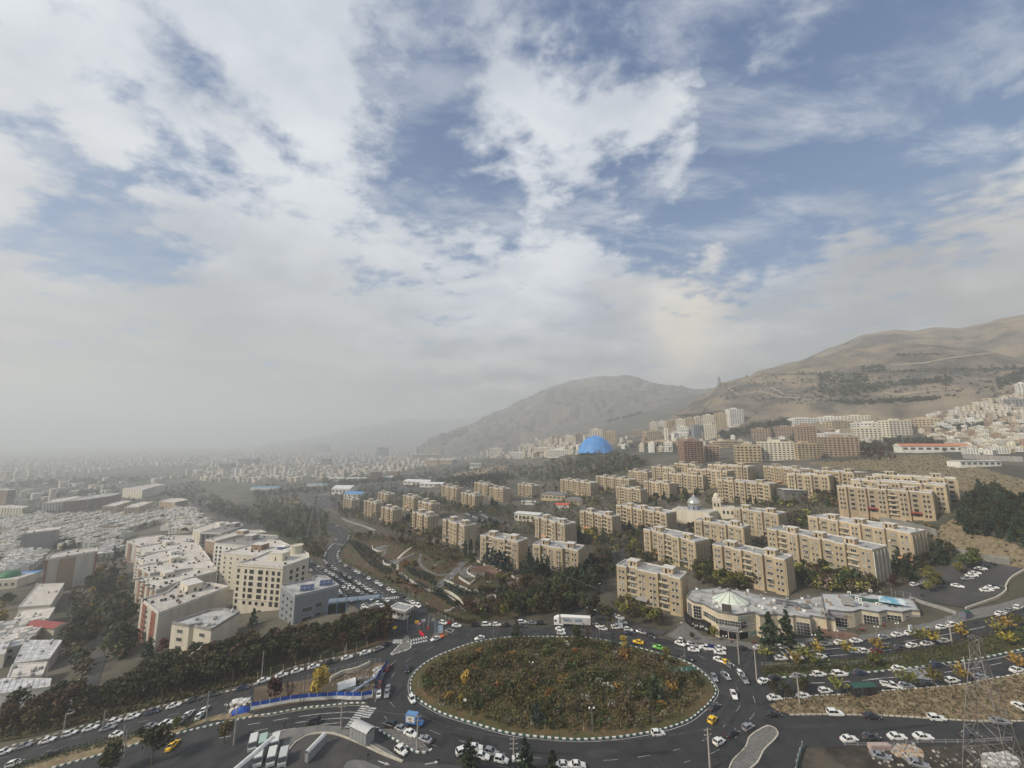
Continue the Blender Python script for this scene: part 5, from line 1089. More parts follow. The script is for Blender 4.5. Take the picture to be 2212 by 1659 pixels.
def field(poly_r,poly,a,b,pitch,n0=292):
    P=[Vector(at(poly_r,*q)[:2]) for q in poly];PP=[tuple(q) for q in P];A=Vector(at(poly_r,*a)[:2]);B=Vector(at(poly_r,*b)[:2]);u=(B-A).normalized();v=Vector((-u.y,u.x));an=math.atan2(u.y,u.x)
    us=[(q-A).dot(u) for q in P];vs=[(q-A).dot(v) for q in P];out=[];y=min(vs);r=0
    while y<max(vs):
        x=min(us)+R.uniform(0,8);r+=1
        while x<max(us):
            c=A+u*x+v*(y+R.uniform(-1.5,1.5));w=R.choice(HM)[1]
            if inside(c.x,c.y,PP) and R.random()<.93: out.append((c.length,c,r))
            elif R.random()<.3: pass
            x+=10.3 if R.random()<.93 else 17
        g=y+pitch*.5;x=min(us)
        while x<max(us):
            c=A+u*x+v*(g+R.uniform(-1.5,1.5))
            if inside(c.x,c.y,PP): GARD.append((c.x,c.y))
            x+=R.uniform(7,15)
        y+=pitch
    return out,an
FO=[]
for poly,a,b in (([(0,770),(340,740),(900,725),(1090,735),(1250,705),(1460,690),(1420,800),(1080,900),(990,1060),(860,1010),(540,1010),(530,900),(180,900),(180,1100),(0,1170)],(0,905),(880,715)),([(1480,690),(1700,690),(1830,860),(1650,900),(1480,880),(1440,790)],(1500,760),(1740,745))):
    o_,an_=field('A',poly,a,b,29);FO+=[(d,c,an_) for d,c,r in o_]
FO.sort(key=lambda q:q[0])
OVH=MB()
for i,(d,c,an_) in enumerate(FO):
    mm,w,dd,h=R.choice(HM)
    if i<245:
        o=put('row_house',mm,None,(c.x,c.y,E(c.x,c.y)+R.uniform(-.5,.6)),an_+(math.pi if R.random()<.5 else 0));tag(o,None,'house','white flat roofed row houses');CITYOBJ.append((o,'%s row house'%R.choice(('white roofed','pale roofed','flat roofed'))))
        put('roof_room',RHm,o,(R.uniform(-1.5,1.5),R.uniform(-3,4),h))
        for _ in range(2): put('rooftop_cooler',RCm,o,(R.uniform(-3,3),R.uniform(-5,5),h))
    else:
        ca,sa=math.cos(an_),math.sin(an_);z=E(c.x,c.y);OVH.prism([(c.x+ca*p-sa*q,c.y+sa*p+ca*q) for p,q in ((-5,-7.5),(5,-7.5),(5,7.5),(-5,7.5))],z-1,z+h,R.choice((creamw,blank,cream)),R.choice((roofl,rooff,roofm)))
if OVH.v: o=OVH.build('row_houses');o['kind']='stuff';o['label']='more flat roofed row houses running toward the highway'
# the broad stepped roofs nearest at left
for i,(lb,pts,rm,wm) in enumerate((('broad pale roof in front of the pale gable wall, topmost of the stepped row',[(160,150),(440,130),(560,-60),(330,-50)],roofl,cream),('wide pale roof second from the top of the stepped left row',[(75,330),(420,250),(480,150),(180,180)],roofl,blank),
 ('pale sand roof just above the red sheet roof',[(-20,470),(240,440),(420,270),(110,330)],roofl,cream),('white foil roof below the red sheet roof',[(120,640),(430,600),(540,440),(220,440)],rooff,blank),('dusty beige flat roof between white roofs at lower left',[(60,770),(370,740),(410,630),(110,650)],roofl,blank),('shiny white sheet roof nearest the trees at lower left',[(-60,915),(430,845),(445,775),(10,775)],rooff,creamw),('small pale roofs at the left edge beside the red canopy',[(-100,560),(40,560),(90,440),(-60,430)],rooff,blank))):
    t,z_,o_=building('house',lb,'house',('E',pts),7.0,wm,rm,clut=6,dark=False,par=.4)
    c=Vector(at_z('E',pts[0][0]*.5+pts[2][0]*.5,pts[0][1]*.5+pts[2][1]*.5,z_)[:2])-o_
    if i in (5,3):
        for k in range(9):
            a0=Vector(at_z('E',*pts[0],z_)[:2])-o_;a1=Vector(at_z('E',*pts[1],z_)[:2])-o_;b0=Vector(at_z('E',*pts[3],z_)[:2])-o_;b1=Vector(at_z('E',*pts[2],z_)[:2])-o_
            q0=a0+(a1-a0)*(k+.05)/9;q1=a0+(a1-a0)*(k+.95)/9;q2=b0+(b1-b0)*(k+.95)/9;q3=b0+(b1-b0)*(k+.05)/9;mm=MB();h=.25+.06*(k%2);mm.face([(*v,z_+h) for v in (q0,q1,q2,q3)],rooff);mm.build('roof_sheet',t)
hall('house','house with long red sheet roof amid white roofs at left','E',400,410,20,6,7,-28+18,cream,redroof,1.6,'house');hall('carport','small red canopy beside the long red roof','E',170,430,9,6,5.5,-8,blank,redroof,1.2,'carport')
hall('house','small building with blue sheet roof near a green cupola','A',225,1290,16,9,6,20,cream,bluer,.6,'house')
gd=thing('prayer_house','green ribbed cupola on a cream building at the left edge','prayer house',at('A',50,1350),.2);m=MB();m.box(-14,14,-8,8,-1,8,cream,roofl);m.build('wall',gd);m=MB();m.lathe([(6.5,8),(6.4,9.2),(5.2,11),(3,12.4),(0,13)],greenp,14,0,2);m.build('dome',gd)
for k in range(6): window(gd,-11+k*4.4,-8.05,3,0,2,2.4,'n',1)
# ---------------------------------------------------------------- trees and shrubs
def leaves(b,pts,size,m,rr):
    for c in pts:
        s=size*rr.uniform(.6,1.35);n=Vector((rr.gauss(0,1),rr.gauss(0,1),rr.gauss(.5,1))).normalized();u=n.orthogonal().normalized();v=n.cross(u);a=rr.uniform(0,6.28);u,v=u*math.cos(a)+v*math.sin(a),v*math.cos(a)-u*math.sin(a)
        b.face([c-u*s-v*s*.45,c+u*s*.3-v*s*.8,c+u*s+v*s*.35,c-u*s*.25+v*s*.75],m)
def blob_pts(rr,n,cx,cy,cz,rx,ry,rz,shell=.55):
    out=[]
    for _ in range(n):
        d=Vector((rr.gauss(0,1),rr.gauss(0,1),rr.gauss(0,1))).normalized()*(shell+(1-shell)*rr.random())**.7
        out.append(Vector((cx+d.x*rx,cy+d.y*ry,cz+d.z*rz)))
    return out
def tree_mesh(kind,seed):
    rr=random.Random(seed*31+hash(kind)%1 if False else seed*31+len(kind));T=MB();C=MB();m=LM[{'broad':'dark','rusty':'rust','greenb':'green','yellowb':'yellow','limeb':'lime','pine':'pine','spruce':'spruce','cypress':'pine','clip':'spruce','bareb':'bare','pinkb':'pink','crimson':'red','young':'yellow','younglime':'lime','bushd':'dark','bushy':'orangel','flowerb':'flower'}[kind]]
    if kind in('pine','spruce'):
        h=9.5;T.tube((0,0,0),(0,0,h*.95),.22,.05,bark)
        for k in range(10):
            t=k/9;z=h*(.16+.80*t);r=2.9*(1-t)**.75+.35;
            for j in range(max(4,int(9*(1-t))+3)):
                a=rr.uniform(0,6.28);q=r*rr.uniform(.55,1.1);leaves(C,[Vector((math.cos(a)*q*f,math.sin(a)*q*f,z-f*r*.18+rr.uniform(-.3,.3))) for f in (.35,.65,.85,1.0)],.52,m,rr)
        leaves(C,[Vector((rr.gauss(0,.12),rr.gauss(0,.12),h*rr.uniform(.9,1.02))) for _ in range(8)],.3,m,rr)
    elif kind=='cypress':
        h=9;T.tube((0,0,0),(0,0,h*.8),.18,.05,bark)
        for _ in range(300):
            t=rr.random()**.8;r=(.95*(math.sin(math.pi*min(1,t*.85+.12)))**.6)*rr.uniform(.6,1.05);a=rr.uniform(0,6.28);leaves(C,[Vector((r*math.cos(a),r*math.sin(a),.5+t*(h-.6)))],.33,m,rr)
    elif kind=='clip':
        h=2.6;T.tube((0,0,0),(0,0,.8),.08,.06,bark,5)
        for _ in range(150):
            t=rr.random();r=1.0*(math.sin(math.pi*(t*.78+.14)))**.7*rr.uniform(.86,1.03);a=rr.uniform(0,6.28);leaves(C,[Vector((r*math.cos(a),r*math.sin(a),.25+t*h))],.24,m,rr)
    elif kind in('young','younglime'):
        T.tube((0,0,0),(0,0,1.6),.07,.05,bark,5)
        for _ in range(26):
            a=rr.uniform(0,6.28);e=rr.uniform(.45,1.35);d=Vector((math.cos(a)*math.cos(e),math.sin(a)*math.cos(e),math.sin(e)));l=rr.uniform(1.5,3.0);b0=Vector((0,0,1.4))
            T.tube(b0,b0+d*l*.8,.03,.015,bark,3);leaves(C,[b0+d*l*f+Vector((rr.gauss(0,.12),rr.gauss(0,.12),0)) for f in (.35,.5,.62,.74,.86,.95,1.03)],.27,m,rr)
    elif kind in('bushd','bushy','flowerb'):
        T.tube((0,0,0),(0,0,.5),.08,.05,bark,4)
        for _ in range(4): leaves(C,blob_pts(rr,34,rr.gauss(0,.45),rr.gauss(0,.45),rr.uniform(.5,1.1),.85,.85,.7),.26,m,rr)
    elif kind in('bareb','pinkb'):
        T.tube((0,0,0),(0,0,2.6),.2,.14,bark)
        for _ in range(9):
            a=rr.uniform(0,6.28);e=rr.uniform(.5,1.3);d=Vector((math.cos(a)*math.cos(e),math.sin(a)*math.cos(e),math.sin(e)));b0=Vector((0,0,rr.uniform(1.6,2.6)));l=rr.uniform(3,4.6);T.tube(b0,b0+d*l,.09,.02,bark,4)
            for _ in range(9):
                q=b0+d*l*rr.uniform(.4,1.05);
                for _ in range(5):
                    g=Vector((rr.gauss(0,1),rr.gauss(0,1),rr.gauss(.4,1))).normalized()*rr.uniform(.5,1.1);s=g.orthogonal().normalized()*.035
                    C.face([q-s,q+s,q+g],m);C.face([q+g*.5-s,q+g*.5+s,q+g*.5+Vector((g.y,-g.x,g.z+.2))*.7],m)
            leaves(C,[b0+d*l*rr.uniform(.5,1.1)+Vector((rr.gauss(0,.4),rr.gauss(0,.4),rr.gauss(0,.3))) for _ in range(16)],.16,m,rr)
    else:
        h=8.5;T.tube((0,0,0),(0,0,h*.4),.24,.16,bark);nl=8
        for k in range(nl):
            a=rr.uniform(0,6.28);r=rr.uniform(.6,2.0) if k else 0;z=h*rr.uniform(.42,.86) if k else h*.8;c=(math.cos(a)*r,math.sin(a)*r,z)
            T.tube((0,0,h*.3),c,.11,.04,bark,4);s=rr.uniform(1.2,1.9);leaves(C,blob_pts(rr,62,*c,s,s,s*.85,.45),.40,m,rr)
    return T.mesh('trunk'),C.mesh('crown')
TM={}
KH={'pine':9.5,'spruce':9.5,'cypress':9,'clip':2.7,'young':4,'younglime':4,'bushd':1.8,'bushy':1.8,'flowerb':1.8,'bareb':6.6,'pinkb':6.6}
KN={'broad':'broadleaf_tree','rusty':'rust_leaved_tree','greenb':'green_tree','yellowb':'yellow_tree','limeb':'yellow_tree','pine':'pine_tree','spruce':'pine_tree','cypress':'cypress_tree','clip':'clipped_shrub','bareb':'bare_tree','pinkb':'bare_tree','crimson':'red_leaved_tree','young':'young_tree','younglime':'young_tree','bushd':'bush','bushy':'bush','flowerb':'bush'}
KD={'broad':'dark leafy tree','rusty':'rust-brown leafy tree','greenb':'green leafy tree','yellowb':'golden yellow tree','limeb':'yellow-green tree','pine':'dark green pine','spruce':'blue-grey spruce','cypress':'slim dark cypress','clip':'egg-shaped clipped grey-green shrub','bareb':'bare brown tree','pinkb':'leafless pale pinkish tree','crimson':'crimson-leaved tree','young':'young orange-yellow tree','younglime':'young lime-green tree','bushd':'dark round bush','bushy':'orange-brown bush','flowerb':'pale flowering bush'}
TREES=[];count={};OVER={}
def tree(kind,x,y,h=None,label=None,z=None):
    if kind not in TM: TM[kind]=[tree_mesh(kind,s) for s in range(1,5)]
    nm=KN[kind]
    if count.get(nm,0)>=292:
        if nm in('bush','clipped_shrub'): return None
        s=(h or KH.get(kind,8.5))/KH.get(kind,8.5);k=R.randrange(4);OVER.setdefault(kind,[]).append((k,x,y,E(x,y) if z is None else z,s,R.uniform(0,6.28)));return 1
    count[nm]=count.get(nm,0)+1
    tm,cm=R.choice(TM[kind]);s=(h or KH.get(kind,8.5))/KH.get(kind,8.5)
    t=put(nm,None,None,(x,y,(E(x,y) if z is None else z)-.1),R.uniform(0,6.28));t.scale=(s*R.uniform(.88,1.15),)*2+(s,)
    put('trunk',tm,t);put('crown',cm,t);tag(t,label,'shrub' if nm in('bush','clipped_shrub') else 'tree',KN[kind].replace('_',' ')+'s')
    if not label: TREES.append((t,KD[kind]))
    return t
def T1(kind,r,x,y,h,label): p=at(r,x,y);return tree(kind,p[0],p[1],h,label)
PL=[]
def wood(r,poly,n,mix,sp=3.5,hs=(.75,1.2)):
    k=0
    for _ in range(n*12):
        if k>=n: break
        x,y=rpoly(r,poly);p=at(r,x,y)
        if any((p[0]-a)**2+(p[1]-b)**2<(sp+.0)**2 for a,b in PL[-600:]): continue
        kd=R.choice(mix.split());PL.append((p[0],p[1]))
        if tree(kd,p[0],p[1],KH.get(kd,8.5)*R.uniform(*hs)): k+=1
# single trees that stand out
T1('yellowb','F',555,945,9.5,'large golden-orange tree inside the blue and white site hoarding')
T1('crimson','F',180,990,8,'rust-red half bare tree left of the golden tree')
T1('bareb','F',300,975,7,'brown bare tree just left of the golden tree')
T1('limeb','Q',880,1260,7.5,'yellow-green tree with a pale trunk where the park meets the ring road')
T1('yellowb','B',905,775,7,'small golden tree at the foot of the leftmost ochre blocks')
T1('pine','G',75,465,9,'dark pine on the far rim of the roundabout, by the kerb')
T1('spruce','G',920,505,6,'grey-blue spruce near the far rim of the roundabout')
T1('yellowb','G',1010,500,4.5,'orange tree beside the grey-blue spruce on the roundabout')
T1('limeb','G',1375,610,5,'yellow-orange bush tree at the right rim of the roundabout')
T1('pinkb','G',690,440,6,'pale pinkish bare tree at the top of the roundabout')
T1('greenb','G',610,480,7,'big green bushy tree near the top of the roundabout')
T1('pinkb','G',460,770,6,'pale leafless tree in the middle of the roundabout')
T1('pine','G',1290,1010,10,'broad dark pine at the lower right of the roundabout')
T1('yellowb','F',1850,860,5.5,'ochre-yellow tree at the left of the roundabout')
T1('yellowb','F',1810,1010,3.5,'bright yellow shrub tree near a small sign on the roundabout')
T1('greenb','G',330,620,6,'dark green tree left of the pale leafless roundabout tree')
T1('spruce','G',255,1180,6.5,'small grey conifer near the lower kerb of the roundabout')
T1('pine','M',1430,985,12.5,'left one of two tall dark pines in front of the shopping centre')
T1('pine','M',1670,960,12.5,'right one of two tall dark pines in front of the shopping centre')
T1('pine','O',120,930,6,'small conical conifer by the entrance steps')
T1('limeb','M',590,900,6,'yellowish thin tree against the rounded corner of the shops')
T1('broad','M',290,890,3.2,'dark round shrub on the plaza by the black shop sign')
T1('pine','F',1870,1640,9,'left one of two dark pines rising from the bottom edge')
T1('pine','V',1160,690,9,'middle dark pine rising in front of the lower road')
T1('pine','V',1510,730,7,'right one of two dark pines cut by the bottom edge')
T1('broad','E',1320,1520,9.5,'big dark green tree at the lower left beside the road')
T1('broad','E',940,1640,9,'dark tree cut by the bottom edge at lower left')
T1('rusty','E',1950,1330,6,'rust-brown round tree beside the lower left road')
T1('limeb','E',1545,1200,3.5,'yellow-green shrub between parked cars at lower left')
T1('greenb','E',1220,1290,3.5,'green shrub on the planted strip at lower left')
T1('cypress','A',1525,770,9,'lone dark cypress before white roofs by the highway')
T1('crimson','C',1045,620,6,'crimson tree at the foot of the central ochre block')
T1('crimson','C',1330,420,5.5,'crimson tree between two ochre blocks below the wood')
T1('limeb','C',815,560,8,'tall yellowing poplar between two ochre blocks')
T1('limeb','C',850,600,7,'shorter yellowing poplar beside the lane')
T1('limeb','C',1360,1110,9,'yellow-green tree in front of the ochre block above the nearest one')
T1('bareb','C',1130,1070,9,'wide bare tree beside the small asphalt yard')
T1('limeb','C',2030,1350,8,'yellow-green tree behind the rounded shopping centre')
T1('limeb','D',800,660,6,'yellow tree in front of the long hill block')
T1('crimson','D',1110,1310,6,'russet tree by the near end of the white-striped block')
T1('yellowb','E',790,240,9,'orange-topped tree over the shaded alley')
T1('limeb','E',910,560,7,'yellow-green tree standing in the shaded alley')
T1('crimson','E',1410,560,7,'red-leaved tree at the foot of the red brick mid-rise')
T1('pine','E',1290,590,9,'dark conifer at the foot of the red brick mid-rise')
T1('pine','L',1630,1300,8,'dark pine before the arched windows of the cream building')
for i,(x,y,h) in enumerate(((620,460,13),(700,480,12),(790,520,12),(870,580,13),(930,590,11))): T1('spruce','Q',x,y,h,'tall %s conifer from the left in front of the twin ochre block'%ORD[i] if i<5 else None)
for i,(x,y,h) in enumerate(((1200,570,12),(1290,600,10),(1350,680,13),(1420,640,11),(1500,660,13),(1610,600,11),(1770,620,8))): T1('spruce' if i%2 else 'pine','Q',x,y,h,'%s conifer from the left before the ochre block behind the pines'%ORD[i])
for i,(x,y,h) in enumerate(((300,340,11),(380,330,11.5),(465,335,11),(510,310,9),(1108,610,8))): T1('cypress','Q',x,y,h,'%s dark cypress from the left between park and ochre blocks'%ORD[i])
T1('greenb','Q',395,470,8,'yellow-green tree in front of the three dark cypresses')
MED='young younglime younglime young'
for i,(x,y,k) in enumerate(((40,600,'younglime'),(290,650,'young'),(360,600,'younglime'),(440,660,'younglime'),(490,570,'young'),(710,560,'young'),(980,530,'young'),(1330,460,'younglime'),(1440,470,'young'),(1690,420,'young'),(2060,350,'young'),(2170,320,'younglime'),(2080,480,'young'),(1240,830,'younglime'),(1460,810,'younglime'),(1710,790,'young'),(2180,690,'young'),(640,880,'younglime'),(950,650,'younglime'),(1990,380,'younglime'))):
    T1(k,'H',x,y,5.2,'%s tree, %s from the left along the right hand roads'%('young orange-yellow' if k=='young' else 'young lime-green',ORD[i]))
for x,y in ((100,900),(200,920),(320,890),(350,860)): p=at('H',x,y);tree('broad',p[0],p[1],5)
# groves
wood('E',[(0,1120),(330,1060),(800,960),(860,1080),(300,1230),(0,1290)],34,'broad broad rusty',4.2)
wood('E',[(860,1030),(1180,850),(1500,760),(2212,600),(2212,770),(1500,930),(900,1080)],72,'broad broad broad rusty',3.9,(.9,1.25))
wood('E',[(1200,760),(1500,690),(1900,600),(2212,500),(2212,600),(1500,760)],30,'broad broad rusty',4.2)
wood('F',[(0,560),(330,470),(700,420),(1120,330),(1160,420),(900,500),(400,620),(0,740)],64,'broad rusty broad rusty',3.9,(.85,1.15))
wood('F',[(740,380),(1000,320),(1150,300),(1170,420),(900,470)],14,'rusty',3.5,(.9,1.2))
wood('E',[(650,220),(880,140),(1100,330),(900,420),(640,560),(560,620),(600,420)],26,'broad rusty greenb',4)
wood('A',[(800,1290),(960,1200),(1080,1330),(900,1540),(740,1440)],22,'broad broad yellowb',4)
wood('A',[(980,980),(1080,960),(1080,1120),(985,1150)],9,'broad pine',4);wood('A',[(500,1020),(620,960),(640,1040),(500,1080)],7,'pine broad',4)
wood('E',[(0,90),(90,60),(90,250),(0,360)],6,'broad yellowb',4)
wood('E',[(980,140),(1140,100),(1150,280),(980,330)],8,'pine broad',3.5);wood('E',[(960,480),(1170,420),(1150,600),(980,640)],9,'pine broad',3.5)
wood('B',[(0,660),(380,640),(640,720),(620,840),(420,900),(300,960),(180,900),(0,780)],66,'greenb bareb broad rusty',5,(.8,1.25))
wood('B',[(380,990),(640,910),(710,900),(620,1020),(590,1100),(560,1130),(400,1060)],30,'bareb rusty bareb greenb',3.4,(.5,.85))
wood('B',[(840,900),(1400,940),(1680,1020),(1750,1070),(1400,1040),(1150,960),(900,960)],34,'bareb rusty bareb',4,(.6,.9))
wood('B',[(1480,1080),(1800,1110),(1780,1180),(1600,1230),(1500,1160)],14,'bushy bushd bareb',3,(.6,1.0))
wood('B',[(1280,1130),(1430,1130),(1420,1170),(1290,1180)],10,'bushd bushy',2,(.9,1.4))
wood('B',[(1120,1270),(1300,1290),(1480,1400),(1420,1450),(1250,1360)],24,'bushy bushd',2,(.5,1))
wood('Q',[(120,1150),(330,1020),(760,1060),(820,1200),(420,1260)],20,'rusty bareb rusty',3.2,(.5,.8))
wood('Q',[(450,640),(1000,680),(840,760),(480,740)],12,'limeb bareb rusty',3.5,(.5,.75))
wood('Q',[(480,850),(720,850),(740,900),(500,950)],12,'rusty broad',2.6,(.45,.7))
wood('Q',[(800,880),(1120,1020),(1250,1150),(1000,1240),(830,1100)],16,'broad greenb pine',3.8,(.7,1))
wood('Q',[(1180,1020),(1450,860),(1640,780),(1900,900),(1960,1060),(1900,1140),(1500,1190),(1200,1200)],36,'broad pine broad greenb',4,(.8,1.15))
wood('Q',[(820,780),(1050,760),(1300,720),(1600,780),(1400,900),(1150,970)],26,'bareb rusty bareb',3.6,(.6,.9))
wood('Q',[(1900,620),(2100,560),(2230,640),(2212,880),(2000,860),(1800,740)],18,'broad pine',4,(.9,1.2))
wood('G',[(600,130),(760,200),(860,260),(880,330),(700,300)],6,'broad',4,(.8,1.1))
wood('G',[(870,130),(1060,160),(1300,260),(1440,320),(1350,350),(1000,260)],20,'bareb broad rusty limeb',3.2,(.6,.9))
for pts,n,mx in (([(560,870),(640,760),(800,900),(1000,980),(760,1000),(600,960)],18,'pine spruce pine greenb'),([(1030,800),(1190,800),(1170,980),(1040,1000)],13,'pine pine broad'),([(1010,980),(1220,960),(1240,1080),(1460,1150),(1250,1130),(1040,1080)],16,'bareb bareb limeb'),
 ([(1500,870),(1610,860),(1800,960),(1780,1150),(1760,1000),(1640,950)],12,'broad greenb rusty'),([(1640,1210),(1790,1200),(1800,1300),(2150,1380),(2212,1350),(2000,1400),(1640,1340)],26,'greenb limeb broad'),([(760,1080),(900,1060),(960,1150),(940,1300),(700,1240)],16,'broad rusty pine'),
 ([(150,980),(220,1180),(560,1240),(700,1250),(560,1300),(100,1250)],14,'pine spruce'),([(260,480),(450,470),(450,560),(300,560)],7,'bareb rusty'),([(1260,570),(1490,590),(1450,650),(1270,650)],12,'pine broad'),([(1750,560),(2212,600),(2212,640),(1800,590)],14,'pine pine bushd'),([(790,470),(930,500),(930,600),(800,580)],8,'rusty limeb bareb'),
 ([(560,900),(630,820),(780,960),(700,1010)],8,'limeb yellowb'),([(1500,540),(1750,560),(1700,600),(1500,620)],8,'bareb pine'),([(640,590),(780,600),(770,650),(660,650)],8,'limeb greenb')): wood('C',pts,n,mx,3.2,(.6,1))
for pts,n,mx in (([(200,500),(640,500),(640,640),(460,640),(280,520)],20,'pine rusty cypress bareb'),([(330,1090),(520,1130),(700,1180),(900,1280),(950,1350),(400,1310)],30,'broad greenb limeb rusty'),([(1150,1110),(1390,1150),(1500,1130),(1250,1280),(1200,1240)],18,'broad pine broad'),([(1450,1000),(1640,1000),(1640,1060),(1500,1130)],12,'pine broad'),
 ([(1840,500),(1960,480),(2060,560),(2260,620),(2260,1000),(2050,930),(1700,850),(1660,760),(1740,600)],110,'pine broad pine'),([(820,100),(1140,180),(1130,245),(830,250)],60,'crimson bareb rusty'),([(1340,1290),(1560,1260),(1400,1400),(1330,1400)],8,'bushd limeb'),([(1640,1200),(1820,1080),(1830,1110),(1680,1220)],8,'limeb greenb'),([(1000,740),(1500,800),(1480,830),(1020,770)],10,'bushd bushy')): wood('D',pts,n,mx,3.4,(.55,1))
for pts,n,mx in (([(640,650),(780,640),(780,720),(950,760),(900,790),(740,760)],12,'bareb rusty'),([(1150,840),(1240,850),(1400,920),(1380,950),(1150,880)],11,'bareb broad'),([(1650,590),(1800,640),(2040,690),(1800,710),(1680,660)],14,'bareb rusty pine'),([(2030,590),(2140,630),(2120,690),(2020,660)],8,'pine broad'),([(1290,680),(1380,700),(1370,830),(1300,800)],6,'broad pine'),([(1960,790),(2180,850),(2120,870),(1960,830)],9,'pine broad')): wood('B',pts,n,mx,3.4,(.6,1))
# clipped shrubs in rows
for r,a,b,n in (('B',(830,965),(1000,1150),14),('B',(862,962),(1030,1135),13),('B',(900,985),(1060,1112),10),('B',(945,995),(1080,1092),9),('B',(1010,1155),(1150,1242),8),('B',(1050,1135),(1185,1232),7),('B',(1100,1115),(1230,1195),6),('B',(1330,1195),(1560,1285),10),('B',(1340,1225),(1480,1285),6),('B',(1490,1290),(1575,1340),4),('B',(1250,1255),(1340,1310),5),('B',(1400,1335),(1500,1385),5),('B',(1545,1405),(1660,1460),6),('B',(1575,1388),(1680,1442),6),('B',(1690,1495),(1760,1530),4),('B',(1670,1345),(1835,1445),7),('B',(1755,1355),(1880,1450),6),('B',(1870,1400),(2000,1460),5),('F',(1965,135),(2080,95),3),('F',(2085,100),(2130,200),4),('F',(2010,150),(2110,150),3)):
    A=at(r,*a);B=at(r,*b)
    for i in range(n):
        t=i/max(1,n-1);tree('clip',A[0]+(B[0]-A[0])*t+R.gauss(0,.25),A[1]+(B[1]-A[1])*t+R.gauss(0,.25),R.uniform(2.2,3.0))
# gardens between row houses
for gx_,gy_ in GARD:
    if R.random()<.85: tree(R.choice(('broad','rusty','pine','greenb','bareb')),gx_+R.gauss(0,1.5),gy_+R.gauss(0,1.5),R.uniform(5,9))
# masses that nobody could count
def mass(name,label,r,polys,n,m,size,hh,lo=.3,spread=1):
    b=MB();rr=R
    for poly,k in zip(polys,n):
        for _ in range(k):
            x,y=rpoly(r,poly);p=(atH if r in 'XWY' else at)(r,x,y);h=hh*rr.uniform(.5,1.1);mm=rr.choice(m)
            leaves(b,blob_pts(rr,24 if size<1.4 else 16,p[0],p[1],p[2]+h*.55,h*.42*spread,h*.42*spread,h*.45,.4),size*h*.1,LM[mm],rr)
    o=b.build(name);o['kind']='stuff';o['label']=label;return o
mass('distant_wood','dark wood spreading in front of the blue dome','C',[[(0,300),(300,290),(600,230),(760,190),(1030,220),(1240,280),(1040,345),(760,420),(450,440),(300,440),(0,430)]],[520],('dark','dark','rust','pine','bare'),1.5,11)
mass('distant_wood','belts of dark trees across the middle distance','B',[[(0,520),(700,500),(680,530),(0,570)],[(700,430),(1260,430),(1000,450),(780,490)],[(1190,420),(1480,350),(1880,300),(1880,340),(1480,420),(1300,450)],[(1480,440),(1720,400),(2212,380),(2212,470),(1640,460)],[(1230,230),(1700,300),(2212,215),(2212,235),(1700,320)],[(1640,480),(2000,470),(2212,480),(2050,500)]],[90,90,170,260,50,40],('dark','pine','pine','rust'),1.6,9)
mass('distant_wood','dim woods and hedges of the left plain','A',[[(1350,520),(1700,430),(1800,530),(1640,580),(1450,570)],[(0,740),(380,680),(560,690),(300,760),(0,790)],[(100,640),(1000,520),(1080,540),(900,560)],[(1650,590),(1900,600),(2212,740),(2212,800),(1900,740)],[(560,760),(900,740),(1000,760),(600,800)],[(700,880),(800,860),(860,900),(720,920)],[(1000,370),(1650,380),(1650,410),(1000,410)],[(0,430),(900,420),(900,450),(0,470)]],[150,90,60,110,40,20,60,60],('dark','pine','rust'),1.6,8)
mass('distant_wood','trees between the towers at the foot of the slope','X',[[(1290,1380),(1640,1290),(2000,1230),(2030,1300),(1600,1400),(1340,1430)],[(440,1470),(900,1500),(950,1548),(400,1548)],[(2000,1400),(2090,1340),(2070,1540),(2000,1530)]],[260,70,30],('dark','pine','dark'),1.6,11)
mass('distant_wood','scrubby trees among the houses on the right slope','W',[[(620,1470),(1040,1430),(1400,1440),(1500,1548),(640,1548)],[(1280,1330),(1800,1270),(1850,1310),(1500,1370)],[(1060,1440),(1500,1420),(1560,1480),(1100,1480)]],[240,120,90],('rust','dark','bare','pine'),1.6,8)
mass('garden_trees','trees filling the gardens of the left district','A',[[(0,700),(900,560),(1400,600),(1480,690),(900,730),(340,740),(0,780)],[(0,400),(1650,380),(1400,440),(600,520),(0,600)],[(1450,560),(1850,560),(2212,700),(2212,820),(1800,690),(1640,600)]],[420,420,260],('dark','pine','dark','rust','bare'),1.3,7.5)
mass('garden_trees','trees and scrub on the middle plain beside the highway','B',[[(0,570),(400,560),(420,640),(660,720),(600,880),(340,960),(100,860),(0,770)],[(0,480),(1300,380),(1640,480),(1000,520),(700,540),(0,560)],[(1400,330),(2212,240),(2212,420),(1640,460)],[(640,560),(1080,500),(1640,560),(1640,640),(1300,560),(1080,700),(780,760)]],[520,420,320,420],('dark','pine','rust','bare','green'),1.3,7.5)
mass('garden_trees','trees and shrubs between the ochre blocks','C',[[(0,640),(900,600),(1500,560),(2212,560),(2212,640),(1500,640),(0,900)],[(0,480),(1000,420),(1900,360),(2212,360),(2212,500),(1000,560),(0,600)],[(560,900),(1100,820),(1600,900),(2212,1000),(2212,1300),(1600,1200),(760,1080)]],[240,240,300],('dark','pine','rust','bare','lime','olive','dark'),1.2,6.5)
mass('garden_trees','trees and shrubs between the right blocks','D',[[(0,480),(640,480),(640,640),(0,640)],[(0,760),(400,700),(400,820),(0,860)],[(200,1150),(900,1200),(1000,1380),(300,1330)]],[90,50,90],('dark','pine','rust','lime','bare'),1.2,6.5)
mass('garden_trees','tall garden trees on both sides of the shaded alley','E',[[(600,60),(860,40),(850,330),(720,520),(560,620),(470,560),(600,300)],[(900,60),(1150,0),(1150,560),(960,640),(930,400)],[(620,660),(760,500),(720,860),(640,900)]],[60,50,16],('dark','rust','olive','dark','pine'),1.0,8.5)
